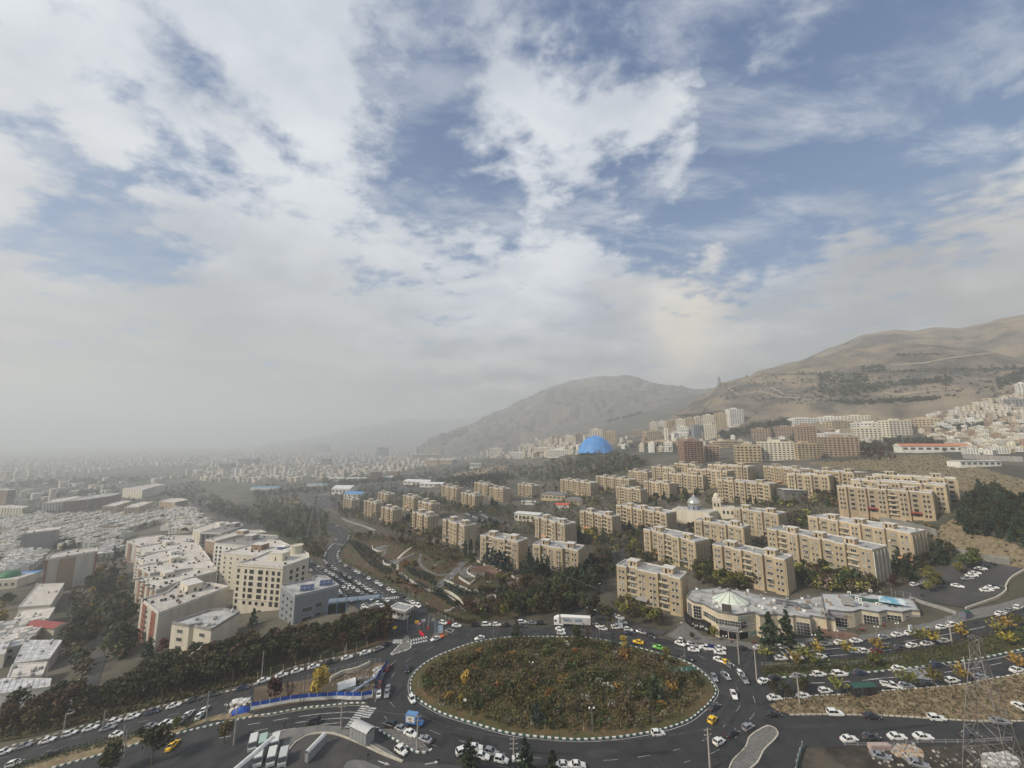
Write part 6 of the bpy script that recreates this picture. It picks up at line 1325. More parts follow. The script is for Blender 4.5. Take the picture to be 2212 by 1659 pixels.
mass('garden_trees','trees around the pale gable wall','A',[[(820,1160),(1080,1080),(1100,1330),(920,1540),(720,1480)],[(500,1000),(640,950),(640,1040),(480,1090)]],[60,20],('dark','rust','olive','pine'),1.0,8.5)
mass('garden_trees','autumn trees over the park terraces','Q',[[(0,200),(230,240),(200,420),(60,560),(0,560)],[(820,760),(1100,700),(1600,740),(1800,640),(1500,900),(1150,980),(860,860)],[(1100,1050),(1500,880),(1900,800),(1950,1080),(1850,1150),(1200,1200)],[(330,1080),(760,1080),(800,1220),(380,1250)]],[24,26,90,18],('rust','bare','olive','dark','green'),1.0,5.5)
mass('garden_trees','bare brown trees along the upper park edge','B',[[(850,900),(1400,940),(1700,1020),(1900,1080),(1780,1120),(1500,1090),(1150,980),(900,960)],[(350,970),(640,900),(710,880),(640,1000),(600,1120),(480,1100)]],[130,110],('bare','rust','bare','olive'),1.0,5.5)
mass('garden_trees','dark and bare trees among the left ochre blocks','B',[[(640,640),(1100,720),(1640,880),(1720,960),(1400,930),(1100,830),(780,750)],[(900,560),(1300,560),(1640,640),(2040,680),(2212,640),(2212,760),(1900,730),(1640,700),(1300,680),(1000,640)],[(1940,860),(2212,830),(2212,900),(2000,960)]],[260,330,60],('dark','pine','bare','rust','green','olive'),1.1,6.5)
mass('distant_wood','hazy tree belts between the far districts','A',[[(0,330),(1650,230),(1650,262),(0,372)],[(0,430),(1300,400),(1300,440),(0,500)],[(200,560),(1000,500),(1060,530),(300,600)]],[200,260,160],('dark','pine'),1.7,12)
mass('distant_wood','hazy tree belts of the valley floor','B',[[(0,200),(900,190),(900,245),(0,290)],[(0,300),(1200,300),(1600,330),(1000,350),(0,330)],[(600,430),(1300,400),(1300,440),(600,470)]],[220,200,120],('dark','pine'),1.7,12)
def hill_scrub(i,polys,n,hh,lab):
    b=MB()
    for (r,poly),k in zip(polys,n):
        for _ in range(k):
            x,y=rpoly(r,poly);p=on_hill(r,x,y,i)
            if p is None: continue
            h=hh*R.uniform(.5,1.2);leaves(b,blob_pts(R,9,p[0],p[1],p[2]+h*.4,h*.5,h*.5,h*.4,.4),h*.22,LM[R.choice(('dark','pine','dark'))],R)
    if b.v: o=b.build('hillside_scrub');o['kind']='stuff';o['label']=lab
hill_scrub(0,[('W',[(210,810),(700,790),(720,880),(560,960),(230,980)]),('W',[(620,725),(860,710),(870,770),(680,780)]),('W',[(150,1010),(520,950),(800,880),(1500,820),(1530,870),(1000,920),(600,1000),(200,1030)]),('W',[(350,1060),(1400,1020),(1400,1045),(600,1100)]),('W',[(1950,850),(2212,750),(2212,860),(1960,930)]),('W',[(0,780),(2212,740),(2212,750),(0,800)]),('W',[(980,605),(1500,605),(1500,615),(990,618)]),('W',[(1560,510),(1920,465),(1920,470),(1570,518)]),('X',[(1330,800),(2212,780),(2212,1100),(1300,1050)]),('X',[(850,1200),(1400,1150),(1400,1190),(900,1225)]),('W',[(0,800),(2212,700),(2212,1000),(0,1100)])],[420,90,420,300,150,120,50,40,160,120,330],6.5,'dark scrub, hedges and small trees dotted over the tan foothill')
hill_scrub(2,[('X',[(180,1260),(560,1160),(560,1185),(230,1265)]),('Y',[(600,920),(800,840),(790,915)]),('Y',[(560,880),(1500,560),(1300,700),(640,900)])],[140,120,60],12,'tree belts on the lower slope of the hazy mountain')
# roundabout planting
drym_=leafm('dry_herbs',(.15,.115,.055),(.10,.085,.04))
def ring_veg():
    groups=[('dark','green'),('rust','olive','green'),('rust','olive'),('dark','green'),('bare','olive','rust'),('rust','dark','olive'),('green','olive'),('olive','lime','orangel')]
    b=MB()
    inner=[(ringc[0]+(p[0]-ringc[0])*.93,ringc[1]+(p[1]-ringc[1])*.93) for p in RS];xs=[p[0] for p in inner];ys=[p[1] for p in inner];k=0
    while k<5200:
        x,y=R.uniform(min(xs),max(xs)),R.uniform(min(ys),max(ys))
        if not inside(x,y,inner): continue
        k+=1;v=noise.noise(Vector((x*.07,y*.07,3)))+noise.noise(Vector((x*.22,y*.22,7)))*.5;pch=noise.noise(Vector((x*.13,y*.13,21)));e=min(1,edged(x,y,RS[::3])/9)
        g=groups[int((v*2.6+12+R.uniform(-.4,.4))%8)];z=E(x,y)+.2+RB(x,y)
        if pch>.08 and R.random()<.55:
            h=R.uniform(1.6,3.9)*(.3+.7*e);cl=R.choice(g);leaves(b,blob_pts(R,34,x,y,z+h*.45,h*.5,h*.5,h*.5,.3),.27,LM[cl],R)
        else:
            h=R.uniform(.5,1.3);cl=R.choice(('olive','bare','rust','olive','green') if R.random()<.7 else g)
            leaves(b,blob_pts(R,12,x,y,z+h*.4,1.0,1.0,h*.5,.1),.22,drym_ if R.random()<.22 else LM[cl],R)
    o=b.build('undergrowth');o['kind']='stuff';o['label']='tangled autumn shrubs covering the roundabout'
ring_veg()
for i in range(26):
    a=-2.75+i*.22;
for i,(r,x,y) in enumerate((('G',30,1160),('G',110,1150),('G',240,1190),('G',370,1180),('G',590,1190),('G',890,1165),('G',1130,1160),('G',1420,1060),('G',1540,980),('G',1370,1100),('F',1650,1010))):
    T1('flowerb',r,x,y,1.6,'pale flowering bush, %s from the left near the roundabout lower rim'%ORD[i] if i<10 else 'pale flowering bush at the left rim of the roundabout')
for i in range(70):
    q=RS[int(i*len(RS)/70)];c=Vector(ringc)-Vector(q);q=Vector(q)+c.normalized()*R.uniform(6,26);tree(R.choice(('bushd','bushy','bushy','bushd','flowerb')),q.x,q.y,R.uniform(1.4,2.8),z=E(*q)+RB(*q))
def hedge(label,r,pts,h,w,m,n):
    L_=smooth_line(EX(r,pts),False,.5);b=MB()
    for _ in range(n):
        p=R.choice(L_);leaves(b,[Vector((p[0]+R.uniform(-w/2,w/2),p[1]+R.uniform(-w/2,w/2),E(*p)+R.uniform(.05,h)))],.22,m,R)
    tag(b.build('hedge'),label,'hedge')
hedge('dark clipped hedge at the corner of park and ring road','F',[(1505,155),(1600,205),(1700,245),(1800,275),(1920,290)],1.7,1.8,LM['dark'],1500)
hedge('long hedge between the two avenue carriageways','B',[(640,1165),(760,1245),(900,1345),(1050,1440),(1180,1530)],1.2,2.0,LM['green'],1600)
hedge('hedge and shrubs on the park side of the avenue','B',[(845,890),(830,960),(770,1020),(745,1075),(790,1145),(900,1190),(1000,1240),(1150,1330),(1300,1410),(1450,1500)],1.8,2.6,LM['green'],2600)
hedge('hedge above the avenue at its upper bend','B',[(700,775),(760,800),(830,850),(860,880)],1.4,1.6,LM['dark'],500)
hedge('low hedges of the right median','H',[(1200,600),(1500,560),(1850,480),(2200,400)],1.6,9,LM['dark'],2600)
hedge('shrubs of the near end of the right median','H',[(30,690),(300,670),(700,650),(1000,620)],1.4,4,LM['dark'],1300)
hedge('weedy shrubs on the left planted strip','E',[(100,1570),(500,1450),(900,1350),(1300,1250),(1700,1160)],1.3,3.4,LM['green'],1500)
# dry tufts on banks
def tufts(name,label,polyw,n,mats_,s=.3,h=.5):
    b=MB();xs=[p[0] for p in polyw];ys=[p[1] for p in polyw]
    for _ in range(n):
        x,y=R.uniform(min(xs),max(xs)),R.uniform(min(ys),max(ys))
        if inside(x,y,polyw): leaves(b,[Vector((x,y,E(x,y)+.2+R.uniform(0,h)))],s,R.choice(mats_),R)
    o=b.build(name);o['kind']='stuff';o['label']=label
drym=leafm('straw',(.19,.14,.08),(.11,.09,.045))
tufts('dry_grass','straw-coloured weeds on the bank beside the side road',isl2,5200,(drym,drym,LM['bare'],LM['green']))
tufts('grass','rough herbs on the right median',med1,2600,(LM['green'],LM['dark'],drym))
tufts('weeds','leaf litter and weeds on the park slopes',park,9000,(LM['bare'],LM['rust'],LM['green'],drym),.35,.5)
tufts('grass','short grass along the roundabout rim',RS,6000,(LM['green'],LM['rust'],LM['green']),.22,.3)
tufts('weeds','undergrowth under the trees by the left slip road',EX('E',[(0,1330),(850,1140),(1500,970),(2212,800),(2212,640),(1500,780),(800,900),(0,1130)]),6000,(LM['dark'],LM['rust']),.45,.8)
tufts('weeds','rough scrub between the ochre blocks',EX('C',[(0,900),(300,600),(900,560),(1500,560),(2212,600),(2212,1350),(1600,1250),(900,1350),(0,1250)]),9000,(LM['bare'],LM['dark'],LM['rust'],LM['green']),.55,.8)
tufts('weeds','rough scrub below the right blocks',EX('D',[(0,600),(640,620),(1000,740),(1500,820),(1640,1000),(1250,1300),(1000,1400),(300,1300),(0,1300)]),5000,(LM['bare'],LM['dark'],LM['rust'],LM['green']),.55,.8)
tufts('dry_grass','tufts on the dry hillside at right',EX('D',[(380,260),(1140,205),(1500,195),(2260,420),(2260,1150),(1640,1000),(1500,800),(1700,600),(1300,370),(560,300)]),6000,(drym,drym,LM['bare']),.7,.5)

def merge_over():
    import numpy as np
    for kind,l in OVER.items():
        vs=[];fs=[];base=0;mats_=None
        for (k,x,y,z,s,a) in l:
            me=TM[kind][k][1];n=len(me.vertices);c=np.empty(n*3,'f');me.vertices.foreach_get('co',c);c=c.reshape(-1,3)*s;ca,sa=math.cos(a),math.sin(a)
            q=np.stack((c[:,0]*ca-c[:,1]*sa+x,c[:,0]*sa+c[:,1]*ca+y,c[:,2]+z),1);vs.append(q);f=np.empty(len(me.polygons)*4,'i') if len(me.loops)==len(me.polygons)*4 else None
            if f is None:
                fs+=[tuple(v+base for v in p.vertices) for p in me.polygons]
            else: me.loops.foreach_get('vertex_index',f);fs+=[tuple(r) for r in (f.reshape(-1,4)+base).tolist()]
            base+=n;mats_=me.materials[0]
        me=bpy.data.meshes.new('tree_mass');me.from_pydata(np.concatenate(vs).tolist(),[],fs);me.materials.append(mats_);o=put('tree_mass',me);o['kind']='stuff';o['label']='further %ss filling the gardens and slopes'%KD[kind]
merge_over()
# ---------------------------------------------------------------- vehicles
def carpaint(n,c,metal=0): return mat(n,c,None,1,.28,spec=.5,metal=metal)
CP_={'w':('white',carpaint('car_white',(.68,.68,.655))),'g':('silver grey',carpaint('car_silver',(.30,.31,.32),.4)),'k':('black',carpaint('car_black',(.018,.02,.024))),'d':('dark grey',carpaint('car_dark_grey',(.06,.065,.07),.3)),'r':('dark red',carpaint('car_red',(.14,.012,.018))),'y':('yellow',carpaint('taxi_yellow',(.80,.50,.02))),'n':('bright green',carpaint('taxi_green',(.16,.50,.08))),'b':('dark blue',carpaint('car_blue',(.03,.045,.085)))}
carglass=mat('car_glass',(.012,.014,.018),None,1,.06,spec=.7);lampm=mat('headlamp',(.75,.75,.7),None,1,.2);tailm=mat('tail_lamp',(.35,.01,.01),None,1,.3);hubm=mat('wheel_hub',(.3,.3,.31),None,1,.4,metal=.5)
PROF={ # stations: x, half width, belt z ; cabin: x of (rear base, rear top, front top, front base), roof z
 's':(4.45,[(-2.2,.62,.72,.35),(-2.12,.78,.93,.22),(-1.35,.84,.98,.2),(0,.86,.95,.2),(.95,.85,.93,.2),(1.75,.8,.80,.22),(2.12,.72,.68,.25),(2.22,.55,.5,.35)],(-1.5,-.95,.15,.95),1.42),
 'h':(4.0,[(-1.95,.68,.8,.35),(-1.88,.8,.98,.22),(-1.2,.84,.98,.2),(0,.86,.96,.2),(.85,.85,.93,.2),(1.55,.8,.82,.22),(1.88,.72,.68,.25),(1.96,.55,.5,.35)],(-1.85,-1.5,.1,.9),1.46),
 'u':(4.5,[(-2.15,.72,.9,.4),(-2.08,.86,1.12,.3),(-1.3,.92,1.12,.28),(0,.93,1.1,.28),(1.0,.92,1.08,.28),(1.75,.88,1.0,.3),(2.12,.8,.85,.33),(2.2,.62,.6,.4)],(-2.05,-1.75,.25,1.0),1.68)}
def car_parts(ty,m,toy=False):
    L_,st,(rb,rt,ft,fb),zr=PROF[ty];b=MB();rings=[]
    for x,hw,zt,zb in st:
        rings.append([(x,-hw*.93,zb),(x,-hw,zb+.18),(x,-hw,zt-.18),(x,-hw*.86,zt),(x,hw*.86,zt),(x,hw,zt-.18),(x,hw,zb+.18),(x,hw*.93,zb)])
    k=0;b.v=[p for r in rings for p in r];j=b.mi(m)
    for i in range(len(rings)-1):
        for q in range(8):
            h=(q+1)%8;b.f.append((i*8+q,i*8+h,(i+1)*8+h,(i+1)*8+q));b.m.append(j)
    b.f.append(tuple(range(8)));b.m.append(j);n=len(rings)-1;b.f.append(tuple(n*8+q for q in range(7,-1,-1)));b.m.append(j)
    zb=.9 if ty!='u' else 1.06;wb,wt=.80 if ty!='u' else .87,.64 if ty!='u' else .72
    base=[(rb,-wb,zb),(fb,-wb,zb),(fb,wb,zb),(rb,wb,zb)];top=[(rt,-wt,zr),(ft,-wt,zr),(ft,wt,zr),(rt,wt,zr)]
    g=MB()
    for a in range(4):
        c=(a+1)%4;g.face([base[a],base[c],top[c],top[a]],carglass)
    # roof and pillars
    b.face([(x,y,z+.03) for x,y,z in top],m)
    for a in range(4): b.face([top[a],top[(a+1)%4],(top[(a+1)%4][0],top[(a+1)%4][1],zr+.03),(top[a][0],top[a][1],zr+.03)],m)
    for a in range(4): b.tube(base[a],top[a],.055,.05,m,4)
    for s in (-1,1):
        mx=(rb+fb)/2*.9;b.tube((mx-.1,s*(wb+.005),zb),(mx-.05,s*(wt+.01),zr),.045,.04,m,4);b.box(fb-.42,fb-.2,s*(wb+.12)-.08,s*(wb+.12)+.08,zb,zb+.16,m)
    w=MB();w.lathe([(0,-.1),(.2,-.1),(.31,-.09),(.31,.09),(.2,.1),(0,.1)],black,12);w.lathe([(0,.105),(.19,.105)],hubm,8);w.lathe([(.19,-.105),(0,-.105)],hubm,8)
    wm=MB();wm.v=[(x,z,y+.31) for x,y,z in w.v];wm.f=[f[::-1] for f in w.f];wm.m=w.m;wm.mats=w.mats
    hl=MB();hl.box(-.05,.06,-.17,.17,-.07,.08,lampm);tl=MB();tl.box(-.05,.05,-.16,.16,-.08,.1,tailm)
    pl=MB();pl.box(-.02,.02,-.25,.25,-.06,.06,frame_)
    return L_,st,b.mesh('body'),g.mesh('windows'),wm.mesh('wheel'),hl.mesh('headlight'),tl.mesh('tail_light'),pl.mesh('number_plate')
CARM={}
def far_car(ty,cl):
    k=(ty,cl,'far')
    if k not in CARM:
        L_,st,(rb,rt,ft,fb),zr=PROF[ty];m=CP_[cl][1];b=MB();b.prism([(-2.1,-.8),(2.1,-.8),(2.1,.8),(-2.1,.8)],.25,.92,m);k0=len(b.v)
        base=[(rb,-.78,.92),(fb,-.78,.92),(fb,.78,.92),(rb,.78,.92)];top=[(rt,-.64,zr),(ft,-.64,zr),(ft,.64,zr),(rt,.64,zr)]
        for a in range(4): b.face([base[a],base[(a+1)%4],top[(a+1)%4],top[a]],carglass)
        b.face(top,m)
        for x in (-1.3,1.3): b.box(x-.3,x+.3,-.82,.82,0,.5,black)
        CARM[k]=b.mesh('parked_car')
    return CARM[k]
TYN={'s':'saloon','h':'hatchback','u':'off-roader'}
def car(x,y,ang,cl='w',ty='s',label=None,group='cars on and along the roads',cat='car',off=.06,nm='car'):
    z=E(x,y)+off;d=math.hypot(x,y);ca,sa=math.cos(ang),math.sin(ang)
    pit=-math.atan2(E(x+ca*2,y+sa*2)-E(x-ca*2,y-sa*2),4);rol=math.atan2(E(x-sa,y+ca)-E(x+sa,y-ca),2)
    if d>300: o=put(nm,far_car(ty,cl),None,(x,y,z));o.rotation_euler=(rol,pit,ang);tag(o,label,cat,group);return o
    k=(ty,cl)
    if k not in CARM: CARM[k]=car_parts(ty,CP_[cl][1])
    L_,st,b,g,w,hl,tl,pl=CARM[k];o=put(nm,None,None,(x,y,z));o.rotation_euler=(rol,pit,ang);tag(o,label,cat,group)
    put('body',b,o);put('windows',g,o)
    for sx in (-1,1):
        for sy in (-1,1): put('wheel',w,o,(sx*L_*.3,sy*.78,0))
    for sy in (-1,1): put('headlight',hl,o,(L_/2-.08,sy*.58,.62));put('tail_light',tl,o,(-L_/2+.08,sy*.62,.78))
    put('number_plate',pl,o,(-L_/2+.04,0,.5));o.scale=(.95,.95,.95);return o
QD=[ # region | phrase | flip | cars x,y,colour(type)
('B','parked by the left kerb of the bending avenue',0,'715,945w 690,985w 670,1005w 655,1022w 640,1040w 627,1060w 618,1082w 614,1106w 614,1130w 630,1150w 655,1170w 685,1190w 710,1205wh 735,1220g'),
('B','queueing beside the planted median of the avenue',0,'765,1240k 790,1258w 830,1280w 880,1315g 915,1332w 945,1355w 980,1375w 1018,1395wh 1052,1409w 1078,1430d 1118,1455w 1160,1480wh'),
('B','parked along the park side of the avenue',1,'830,912w 820,936w 808,960w 790,985w 772,1008k 742,1045w 733,1065w 728,1086w 733,1108w 750,1135w 800,1175w 835,1193k 860,1205w 885,1222w 912,1238w 950,1262k 1000,1285w 1040,1305w 1070,1322w 1103,1342w 1138,1360k 1175,1382w 1215,1402wh 1250,1422k 1285,1440ku 1340,1478g 1382,1497w 1430,1527wu'),
('B','standing nose to tail on the lower carriageway',0,'460,1112w 500,1140w 525,1155w 560,1180w 590,1197w 630,1222w 662,1240w 690,1255wh 718,1272w 745,1293w 770,1308w 798,1328w 830,1347w 865,1368w 903,1395w 937,1415g 985,1442w 1018,1465w 1080,1505w 1115,1528wh 1167,1560w'),
('B','waiting beside the grey office on the lower carriageway',0,'455,1200w 495,1214w 735,1393w 752,1415w 790,1440g 835,1437d 848,1477w'),
('B','driving alone down the lower carriageway',0,'780,1362w 810,1380w'),('B','passing the lower zebra crossing',0,'955,1530w 990,1560wh'),('B','at the top bend of the avenue',0,'685,808w 725,825w'),
('E','parked under the trees by the left slip road',1,'35,1428w 205,1375w 415,1325w 610,1265w 790,1218w 1000,1160w 1155,1118w 1325,1078b 1515,1022w 1690,970d 1850,925w 2115,868b'),
('F','parked by the fence on the slip road above the building site',1,'85,800w 240,757w 378,717w 520,680w 665,640d 810,602w 970,558w 1083,525g 1150,482k'),
('E','on the planted strip side of the slip road',1,'125,1528w 440,1440w 940,1218g 1015,1275w 1310,1205w 1450,1175w'),('E','turned in beside the blue sheeting of the site',0,'1600,1140w 1640,1100w'),('E','parked askew by the concrete pole at the site edge',0,'1740,1110w 1780,1060w'),
('F','parked along the blue hoarding of the site',0,'1165,695r 1115,772b 1090,842r 1085,918w'),('F','driving down past the hoarding',0,'1165,880g 1158,915g'),('F','parked on the long layby island',0,'1180,1188ku 1270,1222g 1365,1267w 1490,1318g'),
('F','waiting under the pines at the bottom edge, upper lane',0,'1825,1425wu 1825,1425x 1925,1392w 2068,1430gh'),('F','waiting under the pines at the bottom edge, lower lane',0,'1985,1465w 2155,1498wh'),
('F','parked on the far side of the ring left of the truck',1,'1650,295wh 1765,320w 1930,315ku 2025,312w 2115,312wh 2200,316k 2335,292wu 2422,296w 2500,296k'),
('G','standing beyond the truck along the ring road',1,'640,118wh 680,150w 725,168w 742,175w'),('G','parked nose in on the side road by the ochre block',1,'895,218w 935,235w 975,250w 1000,290w'),
('G','parked right of the truck along the ring road',1,'775,320w 828,347wh 942,335wh 1050,355w 1162,377w 1258,415ku'),('G','double parked below the truck',1,'120,322d 455,352w 465,384w 1058,384b'),
('G','queueing into the road before the shopping centre',1,'1508,452w 1503,478w 1610,486g 1715,518w 1850,518w 2050,522k 2190,516w'),('G','moving out from the ring road beside the shops',1,'1618,532w 1848,556w'),
('G','in the dense queue entering the ring from the right',1,'1845,622w 1903,645y 1948,680w 1985,710d 2032,748w 2062,792w'),
('H','parked at the kerb below the shopping centre',1,'20,505w 165,490wh 310,480w 425,475k 540,468g 665,455w 797,440w 1035,412g 1148,390w 1258,375w 1420,345gh 1522,325w 1617,305w 2020,210w 2090,185g 2170,155w'),
('H','half hidden by the orange trees of the right median',1,'160,588w 300,585w 500,572w 790,527w 880,530w 970,528r 1170,500d 1275,480w 1400,465w 1540,440w'),
('H','queueing on the lower right road beside the green kerb',1,'20,782w 110,757k 312,740g 487,724w 662,724w 832,710b'),('H','driving on the lower right road',1,'1160,677w 1478,642b'),
('H','parked by the dry grassy bank',1,'110,925w 350,908w 540,864wh 1220,822w 1400,808k 1610,777wh 1850,748g 2160,688w'),
('H','on the broad side road below the dry bank',1,'100,1062k 622,1057wu 932,1082k 1480,1097wh 2015,1128g'),('H','lined up along the bottom wall of the side road',1,'740,1277w 925,1257d 1145,1257w 1365,1257w 1765,1247d'),
('H','parked down in the rubbly plot at bottom right',1,'1010,1420w 1325,1488w'),
('D','parked side by side in the upper part of the car park',2,'1945,1130k 1895,1147k 1850,1168w 1825,1185w 1800,1205w 1775,1224w 1735,1248g'),('D','parked at the right wall of the car park',2,'1970,1315k 1950,1325w 1900,1347w'),('D','by the hedge lane below the car park wall',1,'1292,1299w 1370,1280g 1430,1217w'),
('C','in the small yard between ochre blocks',1,'795,1030w 975,1007ku'),('D','on the street behind the hill block',1,'390,600w 430,592w 520,580g 720,628w 735,640w'),
('B','in the parking lane between ochre blocks, upper row',1,'1850,718w 1870,726w 1890,736d 1912,745w 1935,756w 1960,770w 1985,778w'),('B','in the parking lane between ochre blocks, lower row',1,'1910,700w 1970,700w 1990,728w 2010,738w 2028,750w 1975,850k 1990,872d'),
('B','in the left row of the crowded far car park',1,'428,578w 440,590w 452,600w 462,610w 474,622w 485,632w 495,642w 455,658w 480,668w'),('B','in the middle row of the crowded far car park',1,'560,560w 580,555w 602,552w 625,550w 645,552w 665,556w 685,562w'),('B','in the back row of the crowded far car park',1,'560,590w 585,588g 612,585w 640,582w 668,580w 690,572w 705,590k'),
('B','in the distant car park before the long sheds, near row',1,'930,500w 955,505w 980,510g 1005,508w 1030,500w 1060,495w'),('B','in the distant car park before the long sheds, far row',1,'1180,478w 1210,485w 1240,492k 1268,498w 1300,480w 1325,488w 1205,505w 1235,512w'),
('A','on the far highway',1,'1790,630w 1840,650w 1940,686w 2040,720k 1855,668w'),('E','parked in the shaded alley',1,'715,735w 725,700g 690,815w'),('E','glimpsed through trees at the lower left',1,'600,1005w 610,1085w 740,1018w')]
sing=[('F',1330,698,0,60,'k','s','black saloon driving down the left side of the roundabout'),('F',1375,968,45,80,'w','h','white hatchback hugging the left kerb of the roundabout'),('F',1580,437,-60,22,'w','s','white saloon heading left past the junction above the roundabout'),('F',1965,430,-60,14,'w','s','white saloon on the ring above the roundabout rim'),
('G',1135,464,-60,-10,'y','s','yellow taxi on the far side of the ring'),('G',1310,510,-60,-14,'n','s','bright green taxi on the far side of the ring'),('G',1575,607,-60,-22,'k','s','black saloon beside the right rim of the roundabout, near a lamp post'),('G',1800,774,30,60,'g','s','grey saloon at the right tip of the roundabout kerb'),('G',1900,762,40,40,'g','s','silver saloon one lane out from the right tip of the ring'),
('G',1970,925,25,60,'w','s','lone white saloon in the open junction at right'),('G',1800,1032,60,-35,'d','s','dark grey saloon above the yellow taxi at lower right of the ring'),('G',1782,1144,50,-60,'y','h','yellow taxi at the lower right of the ring'),('G',2095,1210,60,-35,'g','h','silver hatchback nearest the crossroads above the tongue island'),('G',1955,1264,60,-35,'k','s','dark saloon between silver and white cars by the tongue island'),('G',1840,1337,60,-35,'w','h','white hatchback parked at the tongue island edge'),
('G',1308,1264,60,-4,'w','h','boxy white hatchback by the bottom kerb of the roundabout'),('F',1280,1417,60,40,'w','h','white hatchback alone in the layby lane'),('F',515,1162,-60,6,'k','u','black off-roader on the lower left road'),('G',105,1490,40,0,'w','s','white car behind the dark pines at the bottom edge'),('G',490,1545,60,0,'w','s','white car cut by the bottom edge, left one'),('G',605,1545,60,0,'w','s','white car cut by the bottom edge, right one'),
('C',830,580,-60,10,'w','s','white car on the lane beside the yellow poplars'),('D',1655,1312,60,10,'w','s','lone white saloon near the striped kerb of the car park'),('H',2205,1010,60,30,'w','s','white car cut by the right edge above the side road'),('E',1505,1370,40,-40,'y','s','yellow taxi half hidden by trees at the lower left'),('F',1775,375,0,0,'x','s','')]
CARPOS=[]
def okpos(x,y,r=2.0):
    for a,b in CARPOS:
        if (a-x)**2+(b-y)**2<r*r: return False
    CARPOS.append((x,y));return True
for r,phr,flip,data in QD:
    pts=[]
    for tok in data.split():
        x,rest=tok.split(',');num=''.join(c for c in rest if c.isdigit());ty=rest[len(num):]
        if ty=='x': continue
        p=at(r,float(x),float(num));pts.append((p[0],p[1],ty[0],ty[1] if len(ty)>1 else 's'))
    n=len(pts)
    for i,(x,y,cl,ty) in enumerate(pts):
        a=pts[max(0,i-1)];b=pts[min(n-1,i+1)];an=math.atan2(b[1]-a[1],b[0]-a[0])
        if flip==1 and R.random()<.0: pass
        if flip==2: an=math.radians(-35)
        if 'nose in' in phr: an+=math.radians(60)
        if n>6 and i not in (0,n-1): pass
        if not okpos(x,y,1.9):
            x+=R.uniform(-.3,.3);
        an+=R.gauss(0,.02)+(math.pi if flip==0 and R.random()<.5 and 'parked' in phr and 'bend' not in phr else 0)
        if cl=='w' and ty=='s': cl,ty=R.choice((('w','s'),)*13+(('g','s'),('g','s'),('d','s'),('w','h'),('w','h'),('w','h'),('w','u')))
        w=CP_[cl][0]+' '+TYN[ty]
        lab='%s, %s car from the %s among those %s'%(w,ordn(i),'far end' if flip==0 else 'left',phr)
        if n<3: lab='%s, %s of the pair %s'%(w,'first' if i==0 else 'second',phr)
        if len(lab.split())>16: lab='%s, %s from the %s, %s'%(w,ordn(i),'far end' if flip==0 else 'left',phr)
        if len(lab.split())>16: lab='%s, %s, %s'%(w,ordn(i),phr)
        car(x,y,an,cl,ty,lab)
for r,x,y,dx,dy,cl,ty,lb in sing:
    if cl=='x': continue
    p=at(r,x,y);q=at(r,x+dx,y+dy);car(p[0],p[1],math.atan2(q[1]-p[1],q[0]-p[0]),cl,ty,lb)
def veh(name,label,cat,r,x,y,dx,dy):
    p=at(r,x,y);q=at(r,x+dx,y+dy);return thing(name,label,cat,(p[0],p[1],p[2]+.06),math.atan2(q[1]-p[1],q[0]-p[0]))
WH=None
def wheel(parent,x,y,r=.48,w=.3):
    m=MB();m.lathe([(0,-w/2),(r*.6,-w/2),(r,-w/2+.03),(r,w/2-.03),(r*.6,w/2),(0,w/2)],black,14);m.lathe([(0,w/2+.01),(r*.55,w/2+.01)],hubm,8);m.lathe([(r*.55,-w/2-.01),(0,-w/2-.01)],hubm,8)
    q=MB();q.v=[(a,c,b+r) for a,b,c in m.v];q.f=[f[::-1] for f in m.f];q.m=m.m;q.mats=m.mats;return q.build('wheel',parent,(x,y,0))
# articulated lorry
t=veh('articulated_lorry','white articulated lorry with blue lettering on its long trailer','lorry','Q',1800,1340,-400,-22)
tr=MB();tr.box(-9.6,3.4,-1.28,1.28,1.15,3.95,mat('trailer_white',(.58,.57,.53),(.46,.45,.42),.8,.6,streak=True,coord='o'),whitep);o=tr.build('trailer',t)
m=MB();m.box(-9.65,3.45,-1.3,1.3,3.9,4.0,glow);m.build('trailer_roof',t)
for i in range(9):
    m=MB();m.box(-9.6+i*1.6-.03,-9.6+i*1.6+.03,1.28,1.31,1.2,3.9,metal);m.build('side_rail',t)
m=MB();m.box(4.0,6.4,-1.22,1.22,.55,3.0,glow);m.prism([(4.0,-1.15),(5.9,-1.1),(5.9,1.1),(4.0,1.15)],3.0,[3.95,3.3,3.3,3.95],glow);m.build('cab',t)
m=MB();m.box(6.35,6.45,-1.05,1.05,1.75,2.65,carglass);m.build('windscreen',t)
for s in (-1,1):
    m=MB();m.box(5.2,6.1,s*1.23-.02,s*1.23+.02,1.8,2.55,carglass);m.build('side_window',t);m=MB();m.box(2.2,3.95,s*1.15-.12,s*1.15+.12,.5,1.1,glow);m.build('side_skirt',t)
    for x in (5.5,2.2,-5.6,-6.9,-8.2): wheel(t,x,s*1.05,.5)
m=MB();m.box(-9.4,3.2,-.5,.5,.8,1.15,framed);m.box(1.5,6.2,-.5,.5,.5,.8,framed);m.build('chassis',t)
text('lettering','HAG   BAR',1.75,textb,t,(-1.9,1.33,2.7),(math.pi/2,0,math.pi))
em=MB();em.lathe([(.2,0),(.32,0)],mat('emblem_grey',(.33,.30,.34),None,1,.6),14);em.box(-.5,.5,.42,.52,-.01,.01,MATS['emblem_grey']);em.box(-.5,-.38,-.5,.5,-.01,.01,MATS['emblem_grey']);em.box(.38,.5,-.5,.3,-.01,.01,MATS['emblem_grey']);em.box(-.5,.5,-.52,-.42,-.01,.01,MATS['emblem_grey'])
o=em.build('emblem',t);o.location=(1.5,1.33,2.75);o.rotation_euler=(math.pi/2,0,math.pi)
